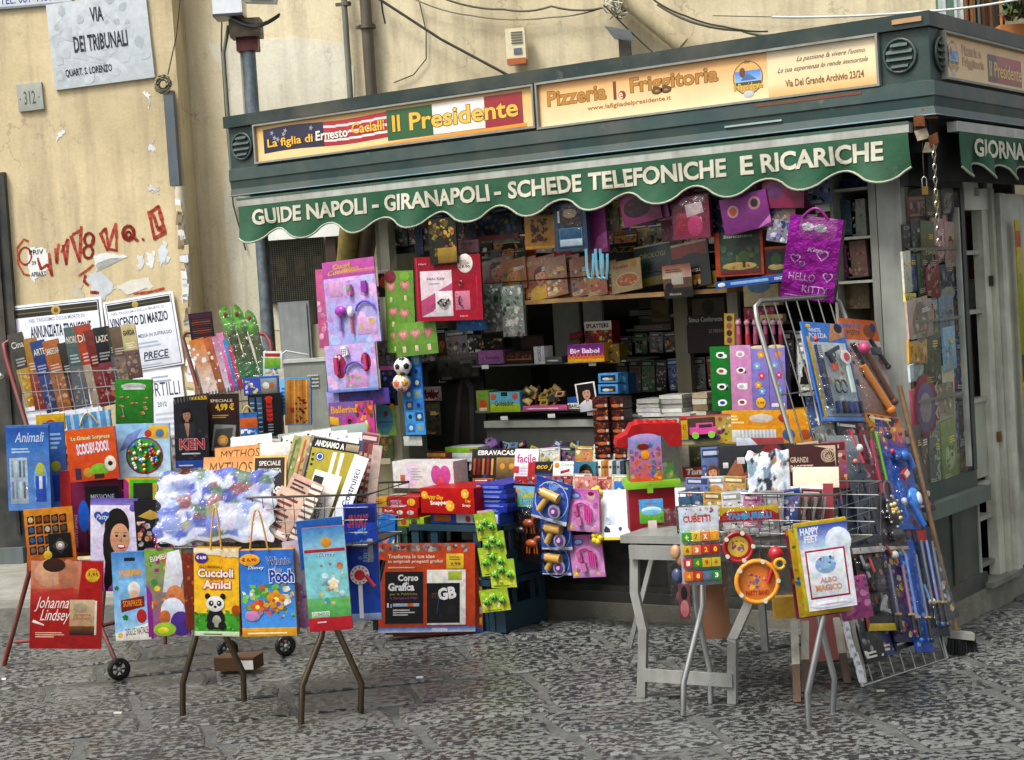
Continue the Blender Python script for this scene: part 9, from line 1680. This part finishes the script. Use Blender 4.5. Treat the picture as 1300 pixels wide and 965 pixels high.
for i, (x, y, w_, h_, cl, tx, lb) in enumerate(SW):
    cl = tuple(min(.9, v_*1.9+.03) for v_ in lin(cl)); c, U, V, N, wm, hm, D = place(max(x, 1141+(y-240)*.05+w_*.6), y, w_*1.45, h_*1.18, ('S', -.026+.006*(i % 3)), [2, -3, 4, 0][i % 4]); k = Card(c, U, V, N, wm, hm, .01, cl); q_ = random.Random(i)
    k.cov(cl, i+40, fig=[0, 2, 3, 1][i % 4] if not tx else 0, pal=[mixc(cl, 'ffffff', .35), mixc(cl, '000000', .4), mixc(cl, 'c8a070', .4), mixc(cl, '3a2a24', .6)], mast=tx, mcol='c8c4b0' if tx != 'LIGA' else 'a8b83a')
    if 'tall pale' in lb: k.t('LADY SARA', .85, .05, 3.2, .14, 'c8d0c4', rot=90, bold=.02)
    if 'tag' in lb: k.e(.6, .55, .22, None, 'c8b82a'); k.t('8', .5, .5, .2, .12, '2a2a1c')
    if 'clock' in lb: k.e(.5, .5, .46, None, 'a84a5a', 20); k.e(.5, .45, .36, None, '8a7aa0', 20); k.e(.5, .45, .22, None, 'b8a8b0', 16)
    if 'dome' in lb: k.e(.5, .15, .45, .15, 'b8b4a4')
    o = k.build('magazine' if 'magazine' in lb or 'papers' in lb else 'book', 'print', origin=c-V*hm/2); tag(o, lb, 'magazine' if 'magazine' in lb else 'book', 'printed goods in the side window')
# doorway goods
for x, y, w_, h_, cl, lb in ((1231, 300, 16, 50, '5a1418', 'deep red book row in the doorway upper shelf'), (1232, 345, 16, 12, 'a8202c', 'bright red tray strip in the doorway'), (1228, 375, 8, 40, '2a1418', 'dark standing book in the doorway shelf'), (1238, 375, 6, 42, 'b8b8b0', 'white standing folder in the doorway shelf'), (1234, 470, 14, 34, '8a5a54', 'rose cardboard in the doorway under the middle shelf'), (1238, 510, 12, 22, 'a81c1c', 'small glossy red box in the doorway'), (1252, 716, 24, 8, '6a4a34', 'brown slab lying at the doorway foot'), (1256, 598, 14, 16, 'a8a894', 'cream carton on the lower doorway shelf')):
    c, U, V, N, wm, hm, D = place(x, y, w_, h_, ('S', -.12), 0); k = Card(c, U, V, N, wm, hm, .05, cl); k.sc(5, .1, .1, .9, .9, [mixc(cl, '000000', .3), mixc(cl, 'ffffff', .15)], .2); o = k.build('shop_item', 'print', origin=c-V*hm/2); o.name = 'carton' if 'carton' in lb or 'box' in lb else ('book' if 'book' in lb else 'shelf_item'); tag(o, lb, 'stock')
it('wall_poster', 'poster', 'yellow and blue poster strip at the right frame edge on the open door', 1300, 450, 10, 340, ('S', .06), t=.006, col='c8b83a', art=lambda c: (c.g(0, 0, 1, .4, 'b8b8b4', '8a9aa8'), c.g(0, .4, 1, .5, '2a4a5a', '3a5a6a'), c.r(0, .9, 1, .96, 'c86a28'), c.g(0, .5, 1, .8, 'a8b030', '8a9a2a')))
c, U, V, N, wm, hm, D = place(1240, 243, 12, 12, ('S', .0055), 0); k = Card(c, U, V, N, wm, hm, .001, 'b0b2a4'); k.bars(.1, .1, .9, .9, 5, '5a6a78'); o = k.build('door_note', 'matte', origin=c); tag(o, 'small printed note under the door header latch', 'note')

# ================================================================== MORE STOCK, FILLING THE GAPS
CN = {'r': ('crimson', 'a02030'), 'p': ('pink', 'c8609a'), 'v': ('violet', '7a4a9a'), 'b': ('blue', '3060a8'), 't': ('teal', '2a7a84'), 'g': ('green', '3a8040'), 'y': ('yellow', 'd0a828'), 'o': ('orange', 'c86020'), 'w': ('white', 'd8d8d4'), 'k': ('black', '1c1c20'), 'n': ('brown', '6a4028'), 's': ('silver grey', '9a9ea0'), 'c': ('cream', 'd0c49c')}
ORD = ['first', 'second', 'third', 'fourth', 'fifth', 'sixth', 'seventh', 'eighth', 'ninth', 'tenth', 'eleventh', 'twelfth', 'thirteenth', 'fourteenth', 'fifteenth', 'sixteenth', 'seventeenth', 'eighteenth', 'nineteenth', 'twentieth', 'twenty-first', 'twenty-second']
def row(where, name, cat, x0, x1, y0, y1, w_, h_, cols, loc, group, rot=0, rj=4, t=.008, mat='wrap', seed=1, fig=None):
    q = random.Random(seed); n_ = len(cols)
    for i, k in enumerate(cols):
        f = i/max(1, n_-1); x = x0+(x1-x0)*f; y = y0+(y1-y0)*f+q.uniform(-2, 2); cn, hx = CN[k]; hx = mixc(hx, q.choice(['000000', 'ffffff', '806040']), q.uniform(0, .25))
        L_ = (loc[0], loc[1]+q.uniform(-.012, .012))+tuple(loc[2:])
        def art(c, i=i, hx=hx):
            c.rr = random.Random(seed*50+i); pal = [mixc(hx, 'ffffff', .5), mixc(hx, '000000', .5), c.rr.choice(['c83028', 'd8b030', '3050a0', 'e0dccc', '2a2420']), c.rr.choice(['d8a080', '4a8a50', 'e8e4dc', '8a4a90'])]
            c.g(0, 0, 1, 1, mixc(hx, 'ffffff', .15), mixc(hx, '000000', .35)); c.sc(12, .04, .05, .96, .74, pal, .17)
            if (i+seed) % 3 == 0 if fig is None else fig: c.hd(.5, .5, .24, c.rr.choice(['241710', '7a4a20', 'c09048']), c.rr.choice(['e0ac88', 'c98f68']), pal[2], c.rr.random() < .5)
            c.r(.05, .80, .95, .96, mixc(hx, '000000', .45)); c.bars(.1, .84, .85, .93, 1, pal[0], .9); c.bars(.1, .06, .6, .16, 2, 'e4e0d4')
        it(name, cat, f'{ORD[i]} {name.replace("_", " ")} {where}, {cn}', x, y, w_*q.uniform(.85, 1.15), h_*q.uniform(.92, 1.08), L_, rot=rot+q.uniform(-rj, rj), t=t, col=hx, mat=mat, art=art, group=group)
row('from left in the back row over the wooden shelf', 'magazine', 'magazine', 618, 905, 312, 292, 30, 30, 'krowsyrbcgorw', ('K', .24, 10), 'back row of shelf magazines', seed=2)
row('from left in the pink row under the awning', 'toy_pack', 'toy', 770, 1040, 268, 240, 26, 44, 'gyvpprbpvrpb', ('K', -.04), 'packs hung in the rear row', seed=3)
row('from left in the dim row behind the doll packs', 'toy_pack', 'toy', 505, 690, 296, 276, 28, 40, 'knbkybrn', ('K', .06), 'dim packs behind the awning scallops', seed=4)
row('from left low under the beige barcode box', 'small_box', 'box', 1000, 1052, 450, 446, 14, 60, 'ksbk', ('K', .12), 'small boxes behind the wire rack', seed=5)
row('from left in the rear counter tray row', 'magazine', 'magazine', 606, 790, 585, 575, 24, 22, 'wrbpwkyws', ('K', .08, 10), 'second tray row magazines', seed=6)
row('from left in the tray row above the horse bag', 'magazine', 'magazine', 612, 790, 618, 612, 22, 20, 'rwybrwoc', ('K', -.16, 12), 'low tray row magazines', seed=7)
row('from left tucked behind the orange surprise bag', 'toy_pack', 'toy', 60, 235, 604, 590, 30, 70, 'yrvobkgw', ('D', 8.3), 'packs tucked inside the first rack', seed=8)
row('from left tucked low behind the girl bag', 'toy_pack', 'toy', 95, 235, 668, 655, 30, 80, 'okvrbk', ('D', 8.2), 'packs tucked low in the first rack', seed=9)
row('from left behind the panda bag handles', 'magazine', 'magazine', 245, 400, 682, 672, 26, 40, 'wcnkrwb', ('D', 7.2), 'magazines low in the left basket', seed=10, fig=False)
row('from left fanned at the back of the heap', 'magazine', 'magazine', 300, 466, 588, 578, 24, 60, 'wcwkcywnr', ('D', 7.5, 15), 'fanned papers behind the heap', rot=-10, seed=11, fig=False)
row('from left behind the wrestler box in the right basket', 'magazine', 'magazine', 905, 1060, 600, 590, 28, 60, 'bwkycr', ('D', 7.05, 8), 'magazines behind the wrestler box', seed=12)
row('from left on edge inside the right basket wires', 'magazine', 'magazine', 872, 1052, 660, 652, 24, 34, 'kwbwswrk', ('D', 6.7, 6), 'magazines inside the right basket wires', seed=13, fig=False)
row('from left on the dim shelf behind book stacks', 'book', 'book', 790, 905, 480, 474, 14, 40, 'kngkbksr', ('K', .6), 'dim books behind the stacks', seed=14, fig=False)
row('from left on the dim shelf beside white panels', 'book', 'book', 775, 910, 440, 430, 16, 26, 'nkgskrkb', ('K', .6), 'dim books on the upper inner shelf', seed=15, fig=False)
row('from left between green doll strip and pale post', 'toy_pack', 'toy', 478, 500, 380, 410, 16, 30, 'kgn', ('K', .02), 'small packs beside the pale post', seed=16)
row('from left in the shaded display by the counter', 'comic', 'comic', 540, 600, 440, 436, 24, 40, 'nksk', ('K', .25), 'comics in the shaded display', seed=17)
row('from the top down the rack left edge behind the police set', 'toy_pack', 'toy', 1026, 1052, 470, 620, 22, 66, 'wbrk', ('D', 7.55, 10), 'packs behind the rack left edge', seed=18)
for k_, y_ in enumerate((280, 345, 405, 470, 540, 590)):
    row(f"from left, {ORD[k_]} level down in the side window", 'magazine', 'magazine', 1160+k_*2, 1214+k_*2.5, y_+3, y_-4, 21, 60, ['rkgyb', 'bcrtpn', 'wnbcs', 'ygktb', 'pwrbn', 'kygsn'][k_], ('S', -.045), 'rear magazines in the side window', seed=30+k_, rj=6, mat='print')
row('from top on the low rack, mostly navy toys', 'toy_weapon_pack', 'toy', 1100, 1190, 790, 745, 34, 92, 'kbkvbk', ('R', .012), 'low packs on the wire rack', seed=41, rj=5, fig=False)
row('from left among the goods piled on the right basket', 'magazine', 'magazine', 885, 1050, 628, 622, 30, 44, 'bwyrskcp', ('D', 6.85, 14), 'goods piled on the right basket', seed=44, rj=9)
row('from left at rack centre under other packs', 'toy_weapon_pack', 'toy', 1060, 1160, 650, 600, 34, 96, 'kbsrbk', ('R', .004), 'centre packs on the wire rack', seed=42, rj=5, fig=False)
row('from left in front of the right basket wires', 'toy_pack', 'toy', 905, 1030, 650, 644, 26, 46, 'ywpsbr', ('D', 6.56, 4), 'small packs on the right basket front', seed=43, rj=7, fig=False)
# fill-in packs across the wire rack
for q4, cl, acc, lb in ((((1100, 530), (1140, 524), (1152, 580), (1108, 586)), 'd08a28', ['3a3a9a', 'c83a28', 'e8c83a', '2a2a30'], 'orange and violet dragon card header in the rack middle'),
                        (((1062, 536), (1100, 532), (1116, 606), (1074, 610)), '2a2c34', ['c83038', '8a8c94', '1a1a20', 'd8d8d4'], 'black red toy gear pack just under the police set foot'),
                        (((1126, 600), (1146, 596), (1162, 676), (1142, 682)), '202838', ['3a6ac0', '14161c', 'c8c8d0'], 'dark pack squeezed between shield and dragon gun packs'),
                        (((1108, 690), (1150, 682), (1160, 722), (1114, 730)), '2a2624', ['a84a28', 'd8a030', '3a3a40', 'c8c4bc'], 'brown figured pack directly below the knight shield'),
                        (((1080, 698), (1104, 694), (1116, 744), (1088, 750)), '1e1c20', ['8a8a90', 'c83a28', '4a4a50'], 'black pack tucked behind the yellow footed pack top'),
                        (((1158, 730), (1182, 724), (1200, 800), (1178, 808)), '2454a8', ['6aa0e0', '14284a', 'd8d8dc'], 'blue pack front at the lower right of the rack')):
    wpack(lb, q4, cl, (lambda c, acc=acc: (c.sc(22, .03, .03, .97, .97, acc, .18), c.bars(.1, .88, .8, .97, 1, 'e0dcd0'))), .022, (lambda m, k, acc=acc: (m.tube([k.P(.3, .8, .014), k.P(.5, .25, .018)], .007, acc[0], 7), m.tube([k.P(.7, .75, .014), k.P(.8, .35, .018)], .005, acc[1], 6), m.ball(k.P(.45, .5, .02), .018, acc[-1], 8, 5))))
# price tickets on shelf edges
for i, (x, y) in enumerate(((616, 466), (752, 462), (640, 531), (700, 528), (750, 525))):
    it('price_ticket', 'ticket', ['left white price ticket on upper glass shelf', 'right white price ticket on upper glass shelf', 'left price ticket on lower glass shelf', 'middle price ticket on lower glass shelf', 'right price ticket on lower glass shelf'][i], x, y, 9, 5, ('K', .19), t=.001, col='d8d8d4', mat='matte')
